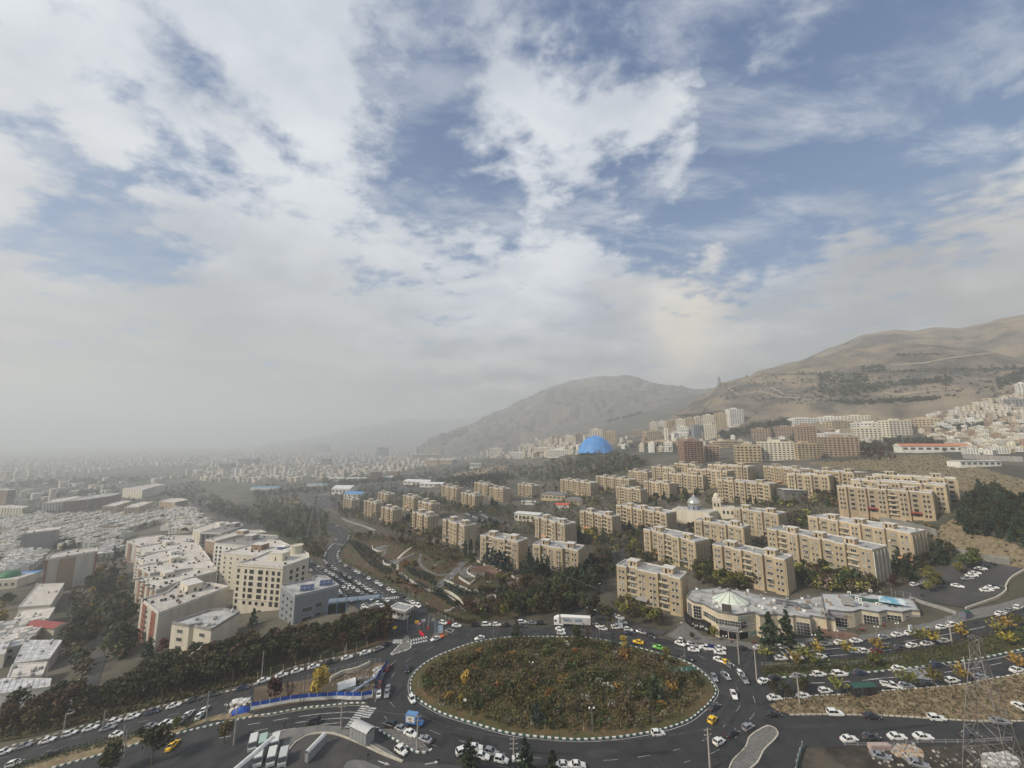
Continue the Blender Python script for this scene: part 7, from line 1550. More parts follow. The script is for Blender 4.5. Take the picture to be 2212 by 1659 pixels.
em=MB();em.box(-.7,.7,-.12,.12,-.01,.01,MATS['emblem_grey']);o=em.build('small_sign',t);o.location=(2.5,1.33,3.45);o.rotation_euler=(math.pi/2,0,math.pi)
# blue pickup truck with box and portrait poster
bt=carpaint('truck_blue',(.05,.17,.42))
t=veh('box_truck','small blue box truck with a white poster on its side','truck','F',1400,1175,90,14)
m=MB();m.box(-2.6,.7,-1.0,1.0,.7,2.9,bt,mat('truck_blue_top',(.12,.27,.5),(.1,.22,.42),2,.5));m.build('box',t)
m=MB();m.box(.75,1.6,-.85,.85,.6,1.9,bt);m.prism([(1.6,-.85),(2.6,-.8),(2.6,.8),(1.6,.85)],.6,[1.2,1.05,1.05,1.2],bt);m.build('cab',t)
m=MB();m.face([(1.62,-.8,1.2),(1.62,.8,1.2),(1.5,.72,1.85),(1.5,-.72,1.85)],carglass);m.box(.9,1.45,-.87,.87,1.25,1.75,carglass);m.build('windows',t)
m=MB();m.box(-2.3,.3,-1.04,-1.0,1.1,2.7,mat('poster_white',(.62,.6,.54),None,1,.7));m.build('poster',t)
for k,(x,z,w,h) in enumerate(((-1.1,1.75,.9,.65),(-.9,1.2,.8,.3),(-2.0,2.35,.4,.15))):
    m=MB();m.box(x-w/2,x+w/2,-1.06,-1.03,z,z+h,mat('poster_print',(.16,.15,.14),(.4,.33,.2),5,.7));m.build('poster_panel',t)
for x in (-1.7,1.8):
    for s in (-1,1): wheel(t,x,s*.85,.36,.24)
# pickup trucks and van boxes
def pickup(r,x,y,dx,dy,label,load=None):
    t=veh('pickup_truck',label,'pickup',r,x,y,dx,dy);m=MB();m.box(-2.5,2.5,-.88,.88,.5,1.0,CP_['w'][1]);m.prism([(-.3,-.82),(1.1,-.82),(1.1,.82),(-.3,.82)],1.0,1.05,CP_['w'][1]);m.box(-.2,.8,-.7,.7,1.65,1.72,CP_['w'][1]);m.build('body',t)
    g=MB();bs=[(-.35,-.8,1.0),(1.3,-.8,1.0),(1.3,.8,1.0),(-.35,.8,1.0)];tp=[(-.2,-.7,1.66),(.8,-.7,1.66),(.8,.7,1.66),(-.2,.7,1.66)]
    for a in range(4): g.face([bs[a],bs[(a+1)%4],tp[(a+1)%4],tp[a]],carglass)
    g.build('windows',t)
    m=MB();m.box(-2.4,-.5,-.75,.75,1.0,1.02,framed);[m.box(-2.5,-.45,s*.85-.04,s*.85+.04,1.0,1.3,CP_['w'][1]) for s in (-1,1)];m.box(-2.5,-2.42,-.85,.85,1.0,1.3,CP_['w'][1]);m.build('load_bed',t)
    if load: m=MB();m.box(-2.35,-.45,-.8,.8,1.05,1.9,load);m.build('load_cover',t)
    for x_ in (-1.6,1.6):
        for s in (-1,1): wheel(t,x_,s*.8,.36,.24)
pickup('H',1095,826,90,8,'white pickup truck parked by the dry grassy bank left of a lime tree')
pickup('G',1735,520,-60,-6,'white pickup with dark blue covered load by the plaza',mat('navy_cover',(.01,.015,.09),None,1,.7))
pickup('G',950,332,-60,-4,'white pickup with tall white box, right of the lorry',CP_['w'][1])
# minibuses in the yard
MBm={}
def minibus(x,y,label,m,L_=4.7):
    t=veh('minibus',label,'minibus','F',x,y,-14,60);b=MB();b.box(-L_/2,L_/2-.3,-1.0,1.0,.45,1.35,m);b.box(-L_/2+.1,L_/2-.8,-.92,.92,2.05,2.35,m);b.box(L_/2-.3,L_/2,-.95,.95,.45,1.15,m)
    for i in range(5):
        xx=-L_/2+.1+i*(L_-.95)/4
        for s in (-1,1): b.box(xx-.06,xx+.06,s*.95-.04,s*.95+.04,1.35,2.1,m)
    b.build('body',t);g=MB();g.box(-L_/2+.08,L_/2-.7,-.93,.93,1.35,2.05,carglass);g.face([(L_/2-.3,-.9,1.35),(L_/2-.3,.9,1.35),(L_/2-.75,.85,2.06),(L_/2-.75,-.85,2.06)],carglass);g.build('windows',t)
    for xx in (-L_*.3,L_*.3):
        for s in (-1,1): wheel(t,xx,s*.88,.36,.24)
    for s in (-1,1): h=MB();h.box(L_/2-.02,L_/2+.03,s*.7-.15,s*.7+.15,.7,.9,lampm);h.build('headlight',t)
wb_=carpaint('bus_white',(.55,.56,.53));gb_=carpaint('bus_mint',(.30,.42,.36))
for x,y,lb,m in ((72,1375,'mint green minibus, left one of the upper row in the bus yard',gb_),(180,1368,'white minibus, right one of the upper row in the bus yard',wb_),(35,1505,'white minibus, left one of the lower row in the bus yard',wb_),(150,1498,'white minibus, middle one of the lower row in the bus yard',wb_),(250,1500,'pale long minibus nearest the curved bus yard kerb',carpaint('bus_grey',(.42,.45,.44))),(-12,1372,'pale minibus roof at the far left of the upper yard row',wb_)): minibus(x,y,lb,m)
# ---------------------------------------------------------------- people
def person_mesh():
    V=[(0,0,.95),(0,0,1.2),(0,.0,1.42),(0,.01,1.53),(0,.03,1.66),(.11,0,.9),(.14,.16,.5),(.14,.06,.08),(.14,.18,.04),(-.11,0,.9),(-.13,-.1,.5),(-.13,-.28,.1),(-.13,-.18,.05),(.2,0,1.38),(.26,-.1,1.12),(.25,.02,.88),(-.2,0,1.38),(-.26,.1,1.12),(-.25,.22,.92)]
    Ed=[(0,1),(1,2),(2,3),(3,4),(0,5),(5,6),(6,7),(7,8),(0,9),(9,10),(10,11),(11,12),(2,13),(13,14),(14,15),(2,16),(16,17),(17,18)]
    Rr=[.15,.15,.14,.06,.11,.1,.07,.05,.04,.1,.07,.05,.04,.07,.05,.04,.07,.05,.04]
    me=bpy.data.meshes.new('body');me.from_pydata(V,Ed,[]);o=bpy.data.objects.new('tmp',me);COL.objects.link(o);o.modifiers.new('s','SKIN');me.skin_vertices[0].data
    for i,r in enumerate(Rr): me.skin_vertices[0].data[i].radius=(r,r)
    me.skin_vertices[0].data[0].use_root=True;o.modifiers.new('u','SUBSURF').levels=1
    dg=bpy.context.evaluated_depsgraph_get();dg.update();r=bpy.data.meshes.new_from_object(o.evaluated_get(dg));bpy.data.objects.remove(o)
    r.materials.clear();r.materials.append(cloth);r.materials.append(skin);r.materials.append(black)
    for p in r.polygons:
        c=p.center;p.material_index=1 if (c.z>1.5 or (c.z<.95 and abs(c.x)>.22)) else (2 if c.z<.1 else 0)
        p.use_smooth=True
    return r
PM=person_mesh();hr=MB();hr.lathe([(0,1.70),(.11,1.72),(.125,1.78),(.08,1.84),(0,1.86)],black,8,0,.0);HRm=hr.mesh('hair')
for r,x,y,a,lb in (('F',262,1205,1.2,'person in dark clothes walking along the lower left road edge'),('F',993,1475,-2,'person in a dark blue jacket walking in the bus yard'),('F',1605,1525,.5,'person in black crossing near the painted arrow at the bottom'),('F',1403,415,2.5,'person in black standing on the crossing by the gate'),('F',626,690,.3,'person in dark clothes behind the parked off-grey car on the slip road'),('G',1157,1222,1.9,'person in blue working at the bottom rim of the roundabout'),('O',640,800,1,'person in black near motorcycles before the shops'),('H',1798,290,2,'person walking on the right pavement beyond the orange trees'),('F',1840,1375,2.6,'person in black beside the waiting white cars at the bottom'),('H',822,715,0,'person standing in the road behind a blue car'),('U',1055,470,.4,'person in black beside the blue gate column'),('G',908,308,.8,'person standing beside the white van box')):
    p=at(r,x,y);o=put('person',PM,None,(p[0],p[1],p[2]+.1),a);tag(o,lb,'person','people on foot');put('hair',HRm,o)
# motorcycles
def moto(r,x,y,a,lb):
    p=at(r,x,y);t=thing('motorcycle',lb,'motorcycle',(p[0],p[1],p[2]+.15),a,'parked motorcycles')
    for s in (-.65,.65):
        m=MB();m.lathe([(.2,-.05),(.31,-.05),(.31,.05),(.2,.05)],black,12);q=MB();q.v=[(u,w,v+.31) for u,v,w in m.v];q.f=m.f;q.m=m.m;q.mats=m.mats;q.build('wheel',t,(s,0,0))
    m=MB();m.box(-.5,.15,-.13,.13,.72,.84,black);m.build('seat',t);m=MB();m.box(-.1,.4,-.16,.16,.6,.95,red);m.build('fuel_tank',t);m=MB();m.tube((.65,0,.3),(.45,0,1.0),.03,.03,metal,5);m.tube((.45,-.35,1.02),(.45,.35,1.02),.025,.025,metal,5);m.tube((-.65,0,.3),(.3,0,.5),.06,.06,metal,5);m.box(-.2,.25,-.14,.14,.25,.6,framed);m.build('frame',t)
moto('O',700,760,.2,'left motorcycle parked by the shop pillar');moto('O',745,765,.5,'second motorcycle parked by the shop pillar');moto('O',1035,695,.2,'motorcycle before the third shop window');moto('M',850,925,.9,'red motorcycle on the brick paving by the corner shop');moto('M',1175,950,.1,'motorcycle beside the pole at the corner shop')
# ---------------------------------------------------------------- poles, lamps, pylons, cables
def pole(r,x,y,top,label,rad=.22,lamp=None,arms=0,m=None,name='utility_pole',cat='pole',group='poles and lamp posts'):
    p=at(r,x,y);a,b,c=ray(*px(r,top[0],top[1]));h=CZ+c*(p[1]/b)-p[2];h=max(3,min(h,26))
    t=thing(name,label,cat,p,R.uniform(-.2,.2),group);q=MB();q.tube((0,0,-.3),(0,0,h),rad,rad*.6,m or pole_m,8);q.build('shaft',t)
    for k in range(arms): q=MB();q.box(-1,1,-.06,.06,h-.5-k*1.1,h-.38-k*1.1,pole_m);[q.tube((sx,0,h-.38-k*1.1),(sx,0,h-.18-k*1.1),.06,.04,whitep,5) for sx in (-.9,0,.9)];q.build('cross_arm',t)
    if lamp=='arm': q=MB();q.tube((0,0,h-.2),(1.6,0,h+.6),.05,.04,metal,5);q.build('bracket',t);q=MB();q.box(1.3,2.2,-.16,.16,h+.55,h+.7,glow);q.build('lamp_head',t)
    if lamp=='twin':
        for s in (-1,1): q=MB();q.tube((0,0,h-.1),(s*.6,0,h+.15),.04,.04,metal,4);q.lathe([(0,h+.1),(.24,h+.2),(.27,h+.38),(.15,h+.52),(0,h+.56)],glow,8,s*.62,0);q.build('lamp_head',t)
    return (p[0],p[1],p[2]+h)
TP={}
for k,(r,x,y,tp,lb,rad,lamp,arms) in dict(a=('F',755,1215,(768,965),'tall concrete pole between the left road and bus yard',.24,None,2),b=('F',1418,1400,(1436,1085),'concrete pole on the layby island in front of the blue truck',.24,None,2),c=('G',50,1470,(50,1280),'concrete pole between dark pines at the bottom',.24,None,3),d=('G',1760,1560,(1745,1200),'leaning concrete pole with insulators at bottom right of the ring',.26,None,2),e=('H',320,975,(290,690),'concrete pole at the end of the dry bank',.24,None,1),
 f=('G',2015,645,(1995,380),'concrete pole with lamp before the corner shop sign',.24,'arm',0),g=('G',2168,785,(2142,495),'concrete pole rising from the tip of the right median',.24,None,1),h=('H',1605,450,(1560,215),'concrete pole on the median beyond orange trees',.22,None,1),i=('H',1720,690,(1700,560),'short concrete pole on the lower right road',.22,None,0),
 j=('E',2035,1350,(2050,1020),'concrete pole beside the rust tree at lower left',.22,None,0),k=('E',1055,1440,(1065,1180),'left one of two poles by the lower left road',.2,None,0),l=('E',1080,1450,(1088,1215),'right one of two poles by the lower left road',.2,None,0),m=('E',895,1210,(905,1045),'concrete pole beside parked cars at the left slip road',.22,None,0),n=('E',555,1225,(562,1090),'concrete pole under dark trees at the far left',.22,None,0),o=('E',1795,1140,(1805,880),'concrete pole at the left end of the building site',.22,None,0),p=('F',65,770,(70,530),'concrete pole in front of the trees above the site',.2,None,0),
 q=('F',798,590,(800,460),'concrete pole by the fence on the slip road',.18,None,0),r=('F',400,1010,(415,690),'thin black mast left of the golden tree',.1,None,0),s=('F',432,1000,(440,690),'second thin black mast left of the golden tree',.1,None,0),t=('F',950,970,(955,690),'thin dark mast in the building site',.1,None,0),u=('F',1000,900,(1003,600),'thin mast beside the striped site fence',.1,None,0)).items():
    TP[k]=pole(r,x,y,tp,lb,rad,lamp,arms,m=framed if rad<.15 else None)
for i,(r,x,y,tp,lamp,lb) in enumerate((('G',203,765,(200,635),'twin','twin-headed lamp post on the left part of the roundabout'),('G',735,1255,(730,1035),'twin','twin-headed lamp post near the bottom of the roundabout'),('G',1545,640,(1535,465),'arm','slim lamp post at the right rim of the roundabout'),('G',800,455,(795,325),'arm','slim lamp post at the top rim of the roundabout'),('F',2083,455,(2085,310),'arm','slim lamp post at the upper left rim of the roundabout'),('G',775,430-0,(772,325),'arm','slim post beside the lorry'),
 ('O',355,890,(350,770),'twin','white-headed lamp before the entrance steps'),('O',940,830,(925,725),'twin','white-headed lamp by the shop planter'),('O',1240,780,(1225,685),'twin','white-headed lamp before the green shop window'),('O',30,950,(15,860),'twin','white-headed lamp left of the conical conifer'),('M',760,960,(752,880),'twin','double globe lamp before the corner shop'),('M',1350,980,(1340,890),'twin','white-headed lamp between the two tall pines'),('M',75,880,(65,660),'arm','slim pole at the left end of the plaza'),('Q',2208,880,(2170,745),'arm','street lamp among the trees behind the lorry'),('Q',640,840,(642,710),'twin','globe lamp in front of the amphitheatre'),('Q',105,740,(104,655),'twin','globe lamp left of the triangular flower bed'),('B',1575,1250,(1575,1165),'twin','globe lamp on the park terrace'),('B',1722,1310,(1720,1240),'twin','globe lamp on the paved stair'),('B',1060,860,(1060,790),None,'grey post on the track above the park'),('C',275,460,(278,290),None,'tall grey mast behind the left ochre block'),('D',1205,190,(1190,-20),None,'tall dark mast on the dry slope'),('F',1335,350,(1330,-60),'arm','tall lamp pole beside the gatehouse'),('E',1955,1160,(2000,960),None,'thin post beside the blue sheeting'))):
    pole(r,x,y,tp,lb,.09 if 'mast' not in lb else .25,lamp,0,metal,'lamp_post' if lamp else 'post','lamp post' if lamp else 'pole')
def cable(a,b,sag,label,n=1,dx=.5):
    for k in range(n):
        q=MB();A=Vector(a)+Vector((dx*k,0,-.15*k));B=Vector(b)+Vector((dx*k,0,-.15*k));N=14;pt=[A+(B-A)*(i/N)-Vector((0,0,sag*4*(i/N)*(1-i/N))) for i in range(N+1)]
        for i in range(N): q.tube(pt[i],pt[i+1],.022,.022,steel,3)
        tag(q.build('overhead_cable'),(('lowest','middle','highest') if n==3 else ('lower','upper'))[n-1-k]+' of the '+label,'cable','overhead cables')
cable(TP['a'],TP['b'],.8,'overhead cables between the two concrete poles at lower left',3);cable(TP['b'],TP['c'],.9,'overhead cables over the lower ring road, left span',3);cable(TP['c'],TP['d'],1.6,'overhead cables over the lower ring road, long span',3);cable(TP['d'],TP['e'],1.2,'overhead cables rising to the pole on the dry bank',3);cable(TP['d'],TP['g'],1.2,'overhead cables to the pole at the median tip',2)
cable(TP['e'],TP['i'],1.5,'overhead cables along the lower right road',2);cable(TP['g'],TP['h'],2,'overhead cables above the right median',2);cable(TP['f'],(at('Q',1600,880)[0],at('Q',1600,880)[1],12),2,'overhead cables above the woods behind the lorry',2)
def pylon(name,label,r,x,y,H,w0,w1,rad,ang=.2,arms=3,base=None):
    p=base or at(r,x,y);t=thing(name,label,'pylon',p,ang);lv=9;sg=[-1,1]
    def P(k,sx,sy): f=k/lv;z=H*(1-(1-f)**1.35);w=w0+(w1-w0)*min(1,f*1.25);return Vector((sx*w/2,sy*w/2,z))
    for sx in sg:
        for sy in sg:
            q=MB()
            for k in range(lv): q.tube(P(k,sx,sy),P(k+1,sx,sy),rad,rad,steel,4)
            q.build('leg',t)
    for k in range(lv):
        for a,b in (((-1,-1),(1,-1)),((1,-1),(1,1)),((1,1),(-1,1)),((-1,1),(-1,-1))):
            q=MB();q.tube(P(k,*a),P(k+1,*b),rad*.6,rad*.6,steel,3);q.build('brace',t);q=MB();q.tube(P(k,*b),P(k+1,*a),rad*.6,rad*.6,steel,3);q.build('brace',t)
            q=MB();q.tube(P(k+1,*a),P(k+1,*b),rad*.6,rad*.6,steel,3);q.build('brace',t)
    for k in range(arms):
        z=H*(.72+.12*k);L_=w0*.75
        for s in sg:
            q=MB();q.tube((0,0,z+H*.04),(s*L_,0,z),rad*.7,rad*.4,steel,4);q.tube((0,w1/2,z),(s*L_,0,z),rad*.7,rad*.4,steel,4);q.tube((0,-w1/2,z),(s*L_,0,z),rad*.7,rad*.4,steel,4);q.tube((s*L_,0,z),(s*L_,0,z-1.2),.12,.12,tank,5);q.build('cross_arm',t)
    return t
gp_=at_z('H',2010,1760,E(112,98));pylon('lattice_pylon','tall rusty lattice pylon cut by the bottom right corner','H',0,0,33,8.5,1.6,.08,.35,0,base=(gp_[0],gp_[1],E(gp_[0],gp_[1])))
pylon('lattice_pylon','lattice pylon standing in the green park left of the avenue','B',520,905,44,13,1.6,.22,.3,3)
pylon('lattice_pylon','faint lattice pylon on the mid plain','B',1605,385,52,8,1.2,.35,.3,3)
for i,(hi,r,x,y,h) in enumerate(((0,'X',1805,718,45),(2,'Y',1450,572,70),(2,'Y',1095,695,60),(2,'Y',982,745,50),(0,'X',1312,905,36))):
    q=on_hill(r,x,y+12,hi)
    if q:pylon('lattice_pylon','tiny pylon on the hazy ridge, %s'%('by the lone tree above the foothill','highest on the grey mountain','middle one on the grey mountain','lowest on the grey mountain','on the left shoulder of the foothill')[i],r,0,0,h,9,1.5,.5 if h<50 else .9,.3,2,base=tuple(q))
# ---------------------------------------------------------------- fences, hoarding, gate, shelters
def fence(name,label,r,pts,h,step,pm,rm,panel=None,cat='fence',slats=False):
    t=thing(name,label,cat,(0,0,0));L_=smooth_line(EX(r,pts),False,.5);s=0;nx=0;last=None;q0=MB();q0.box(-.07,.07,-.07,.07,-.3,h+.15,pm);pmsh=q0.mesh('post');n=0
    for i in range(len(L_)-1):
        d=math.dist(L_[i],L_[i+1])
        if s+d>=nx:
            x,y=L_[i];put('post',pmsh,t,(x,y,E(x,y)));n+=1
            if last:
                a=Vector((*last,E(*last)));b=Vector((x,y,E(x,y)));
                if panel:
                    q=MB();u=(b-a).normalized();v=Vector((-u.y,u.x,0))*.04
                    for z0,z1,m in panel: q.face([a+v+Vector((0,0,z0)),b+v+Vector((0,0,z0)),b+v+Vector((0,0,z1)),a+v+Vector((0,0,z1))],m);q.face([a-v+Vector((0,0,z0)),a-v+Vector((0,0,z1)),b-v+Vector((0,0,z1)),b-v+Vector((0,0,z0))],m)
                    q.build('panel',t)
                else:
                    for z in (.25,h*.55,h): q=MB();q.tube(a+Vector((0,0,z)),b+Vector((0,0,z)),.035,.035,rm,4);q.build('rail',t)
            last=(x,y);nx+=step
        s+=d
    return t
fence('site_hoarding','blue and white sheet hoarding along the lower side of the building site','F',[(-30,1045),(120,1020),(300,985),(450,968),(640,955),(720,950),(900,955),(1050,935)],2.2,3,whitep,None,[(0,1.1,whitep),(1.1,2.2,bluep)],'hoarding')
fence('site_hoarding','blue hoarding with pale foot at the right side of the site','F',[(1055,930),(1052,860),(1075,790),(1130,710),(1170,650)],2.2,3,metal,None,[(0,1.2,mat('grey_blue_panel',(.2,.24,.32),None,1,.6)),(1.2,2.2,bluep)],'hoarding')
fence('metal_fence','grey railing along the top of the building site','F',[(420,800),(640,745),(800,700),(1010,650),(1150,640)],1.8,2.2,metal,metal)
fence('metal_fence','yellow-posted fence below the dark trees by the slip road','F',[(30,775),(115,740),(200,715),(280,700),(360,680),(440,655),(515,640),(590,618),(665,595),(740,570),(880,535),(1000,500)],2.2,4.2,mat('yellow_post',(.38,.33,.2),None,1,.8),mat('dark_green_rail',(.02,.05,.035),None,1,.7))
fence('metal_fence','fence with square stone posts below the pines','Q',[(470,400),(545,450),(600,475),(650,500),(705,520),(755,545),(810,560),(920,590),(1010,620),(1080,650)],1.6,3.2,stonep,framed)
fence('metal_fence','fence along the hill track above the park','B',[(735,745),(800,775),(860,800),(920,812),(1000,840)],1.4,4,stonep,framed)
fence('metal_fence','grey railing beside the car park and shops','O',[(1150,240),(1250,280),(1400,310),(1480,330)],3.0,2.5,metal,metal)
fence('guard_rail','grey guard rail along the bottom of the side road','H',[(700,1312),(1000,1318),(1300,1292),(1700,1290),(2212,1268)],.8,3,metal,metal)
fence('metal_fence','railing on the far median strip','H',[(0,640),(200,650),(500,655),(900,620),(1200,590)],1.2,3,metal,metal)
fence('wall_panels_fence','green and white concrete barrier at the bottom right','H',[(290,1560),(300,1480),(345,1330)],1.6,2.5,whitep,None,[(0,.9,mat('teal_panel',(.06,.2,.2),None,1,.6)),(.9,1.6,whitep)],'barrier')
fence('metal_fence','slim fence beside the gate lanes','F',[(1500,120),(1560,180),(1640,230),(1740,270)],1.0,2.5,whitep,metal)
# site debris
slab=thing('concrete_slab','tilted pale concrete slab lying in the building site','slab',at('F',805,855),.5);m=MB();m.prism([(-3,-2.2),(2.6,-2.4),(3,2.0),(-2.6,2.4)],.8,[1.1,1.5,1.7,1.2],concrete,whitep);m.build('slab_body',slab);m=MB();m.tube((0,0,0),(0,0,.9),.15,.15,framed,5);m.build('prop',slab)
ramp=thing('blue_ramp_rail','grey-blue walkway rail running through the site','railing',at('F',960,840),math.radians(60));m=MB();m.box(-7,7,-.5,.5,.8,.95,mat('grey_blue_panel',(.2,.24,.32)));[m.tube((x,s*.5,.9),(x,s*.5,2),.05,.05,MATS['grey_blue_panel'],4) for x in range(-7,8,2) for s in (-1,1)];m.build('walkway',ramp)
ret=ribbon('site_wall',EX('F',[(660,800),(760,740),(900,705),(1015,650)]),.6,stonep,.0,h=1.4);del ret['kind'];tag(ret,'pale retaining wall at the upper side of the site','wall')
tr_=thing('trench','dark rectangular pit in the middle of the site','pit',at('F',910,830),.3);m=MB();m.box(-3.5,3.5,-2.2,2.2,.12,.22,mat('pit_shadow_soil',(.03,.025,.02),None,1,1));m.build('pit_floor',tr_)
for s in (-1,1): m=MB();m.box(-3.8,3.8,s*2.3-.15,s*2.3+.15,.1,.9,concrete);m.build('pit_wall',tr_)
def rubble(name,label,r,poly,n,s,m):
    b=MB()
    for _ in range(n):
        x,y=rpoly(r,poly);p=at(r,x,y);q=s*R.uniform(.4,1.4);a=R.uniform(0,3);ca,sa=math.cos(a)*q,math.sin(a)*q*.7;b.prism([(p[0]+ca,p[1]+sa),(p[0]-sa,p[1]+ca),(p[0]-ca,p[1]-sa*1.1),(p[0]+sa*.9,p[1]-ca)],p[2],[p[2]+q*R.uniform(.3,.9)+.12 for _ in range(4)],R.choice(m))
    o=b.build(name);o['kind']='stuff';o['label']=label
rubble('rubble','white broken rubble heap by the site fence','F',[(1040,680),(1120,660),(1100,740),(1040,780)],140,.35,(dirtw,whitep,concrete))
rubble('rubble','debris scattered over the building site','F',[(650,800),(1000,680),(1050,780),(1030,900),(760,930)],220,.3,(dirtw,brickt,concrete,soil))
rubble('rubble','pale and orange paving stones piled in the rubbly plot','H',[(1070,1320),(1300,1310),(1370,1400),(1180,1430),(1090,1370)],170,.42,(dirtw,stonep,mat('orange_stone',(.30,.17,.09),(.4,.3,.2),1,.9),concrete))
rubble('rubble','scattered stones in the bottom right plot','H',[(850,1330),(2212,1340),(2212,1500),(1000,1500)],120,.3,(dirtw,concd,stonep))
rubble('rubble','white rubble under the pylon at bottom right','H',[(1850,1400),(2060,1370),(2150,1420),(2160,1500),(1880,1500)],260,.5,(whitep,dirtw,dirtw))
rubble('rubble','clutter on the left end of the site','E',[(1950,1000),(2140,950),(2212,980),(2000,1080)],60,.5,(whitep,dirtw,brickt))
hl_=thing('concrete_block','pale pink concrete block on the wall above the rubbly plot','block',at('H',995,1345),0);m=MB();m.box(-2.6,2.6,-.6,.6,0,1.3,mat('pinkish_concrete',(.42,.34,.30),(.34,.27,.25),1.5,.9));m.build('block_body',hl_);m=MB();m.box(-1.8,1.6,-.62,-.6,.5,.9,mat('faded_red_paint',(.3,.14,.13),(.42,.34,.3),3,.9));m.build('painted_mark',hl_)
# tarpaulins at the left
for i,(x,y,w) in enumerate(((2100,1060,5),(2060,975,3),(2140,968,2.4))):
    p=at('E',x,y);t=thing('tarpaulin',('blue tarpaulin over goods beside the left hoarding','crumpled white sheet on the site edge','second crumpled white sheet on the site edge')[i],'tarpaulin',p,.3);m=MB()
    N=8;g=[[(-w/2+w*a/N,-1.5+3*b/N,(1.2 if i==0 else .5)*math.sin(math.pi*a/N)*math.sin(math.pi*b/N)+.2+R.uniform(0,.18)) for b in range(N+1)] for a in range(N+1)]
    for a in range(N):
        for b in range(N): m.face([g[a][b],g[a+1][b],g[a+1][b+1],g[a][b+1]],bluep if i==0 else whitep)
    m.build('sheet',t)
def shelter(label,r,x,y,ang,L_=6,roof=whitep,h=2.7,back=glass,w=2.2):
    t=thing('bus_shelter',label,'shelter',at(r,x,y),math.radians(ang))
    for sx in (-1,1):
        for sy in (-1,1): m=MB();m.tube((sx*(L_/2-.1),sy*(w/2-.2),0),(sx*(L_/2-.1),sy*(w/2-.2),h),.07,.07,metal,5);m.build('post',t)
    for k in range(5):
        y0=-w/2+w*k/5;y1=y0+w/5;z=lambda y_:h+.5*math.cos(y_/w*math.pi);m=MB();m.face([(-L_/2,y0,z(y0)),(L_/2,y0,z(y0)),(L_/2,y1,z(y1)),(-L_/2,y1,z(y1))],roof);m.build('roof_sheet',t)
    n=max(3,int(L_/1.3))
    for k in range(n): m=MB();m.box(-L_/2+L_*k/n+.05,-L_/2+L_*(k+1)/n-.05,-w/2,-w/2+.06,.2,h-.2,back);m.build('back_panel',t)
    for s in (-1,1): m=MB();m.box(s*L_/2-.04,s*L_/2+.04,-w/2+.1,w/2-.4,.2,h-.2,back);m.build('side_panel',t)
    m=MB();m.box(-L_/2+.4,L_/2-.4,-w/2+.3,-w/2+.8,.45,.52,yellowp if 'steel sheet' in label else metal);m.build('bench',t)
panm=mat('ribbed_sheet',(.28,.29,.29),(.22,.22,.22),3,.5)
shelter('ribbed steel sheet shelter with pale curved roof at the layby','F',940,1300,-28,6.5,mat('pale_curved_roof',(.52,.52,.51),(.42,.42,.42),2,.5),3.2,panm,3.2)
shelter('narrow shelter with long white roof inside the bus yard','F',532,1420,76,6.5,whitep,2.4,panm,1.4);shelter('long white-roofed shelter at the left bus lane','F',-20,1530,74,12,whitep,2.6,panm,1.6)
shelter('dark green-roofed bus stop on the dry bank of the right road','H',850,880,4,7.5,tarp,2.7,glass,2.6)
shelter('teal bus stop at the upper right road','H',1720,235,14,3.4,tarp,2.4,mat('purple_advert',(.14,.14,.18),None,1,.5))
kb=thing('kiosk','white sign box standing on the pavement between parked cars','kiosk',at('O',1425,760),.2);m=MB();m.box(-.7,.7,-.25,.25,.3,2.2,whitep);m.build('cabinet',kb);m=MB();m.box(-.55,.55,-.28,-.25,.5,2.0,mat('pale_blue_print',(.45,.52,.6),None,1,.5));m.build('poster',kb)
# gate things
g=thing('gate_column','blue-grey steel gate column with a pale poster','sign column',at('U',990,585),.1);
m=MB()
for sx in (-.7,.7): m.tube((sx,0,0),(sx,0,6.2),.1,.1,mat('blue_grey_steel',(.25,.36,.44),None,1,.5),5)
for k in range(7): m.tube((-.7,0,.4+k*.9),(.7,0,.9+k*.9),.05,.05,MATS['blue_grey_steel'],4)
m.build('frame',g);m=MB();m.box(.8,2.6,-.06,.06,1.6,4.6,mat('poster_blue',(.25,.38,.5),(.5,.55,.6),1,.5));m.build('poster',g)
for i,(x,y,c,h,lb) in enumerate(((705,440,yellowp,1.6,'yellow sign board standing at the gate lanes'),(735,470,red,1.8,'red and white road sign by the gate'),(800,440,whitep,2.2,'white notice board between the gate lanes'),(945,415,mat('cream_board',(.55,.5,.35),None,1,.6),1.8,'cream board at the right gate lane'),(382,540,yellowp,2.0,'yellow sign panel over the left gate lane'))):
    p=at('U',x,y);t=thing('signboard',lb,'sign',p,.15+i*.1);m=MB();m.tube((0,0,0),(0,0,h),.06,.06,metal,5);m.build('post',t);m=MB();m.box(-.85,.85,-.05,.05,h,h+1.1,c);m.build('board',t)
    if c is red: m=MB();m.box(-.6,.6,-.07,-.05,h+.2,h+.8,whitep);m.build('inner_board',t)
for i,(x,y,a) in enumerate(((760,530,-.9),(790,560,-.5),(1170,390,.8))):
    t=thing('road_barrier','red plastic water barrier lying by the gate, %s'%('upper','lower','near the park corner')[i],'barrier',at('U',x,y),a,'red plastic barriers');m=MB();m.prism([(-.9,-.3),(.9,-.3),(.9,.3),(-.9,.3)],0,.3,red);m.prism([(-.85,-.15),(.85,-.15),(.85,.15),(-.85,.15)],.3,.9,red);m.build('shell',t)
t=thing('barrier_boom','raised white barrier arm on a red base at the gate','barrier',at('U',868,470),0);m=MB();m.box(-.3,.3,-.3,.3,0,1.1,red);m.build('base',t);m=MB();m.tube((0,0,1),(.3,0,6.2),.07,.05,whitep,5);m.build('boom_arm',t)
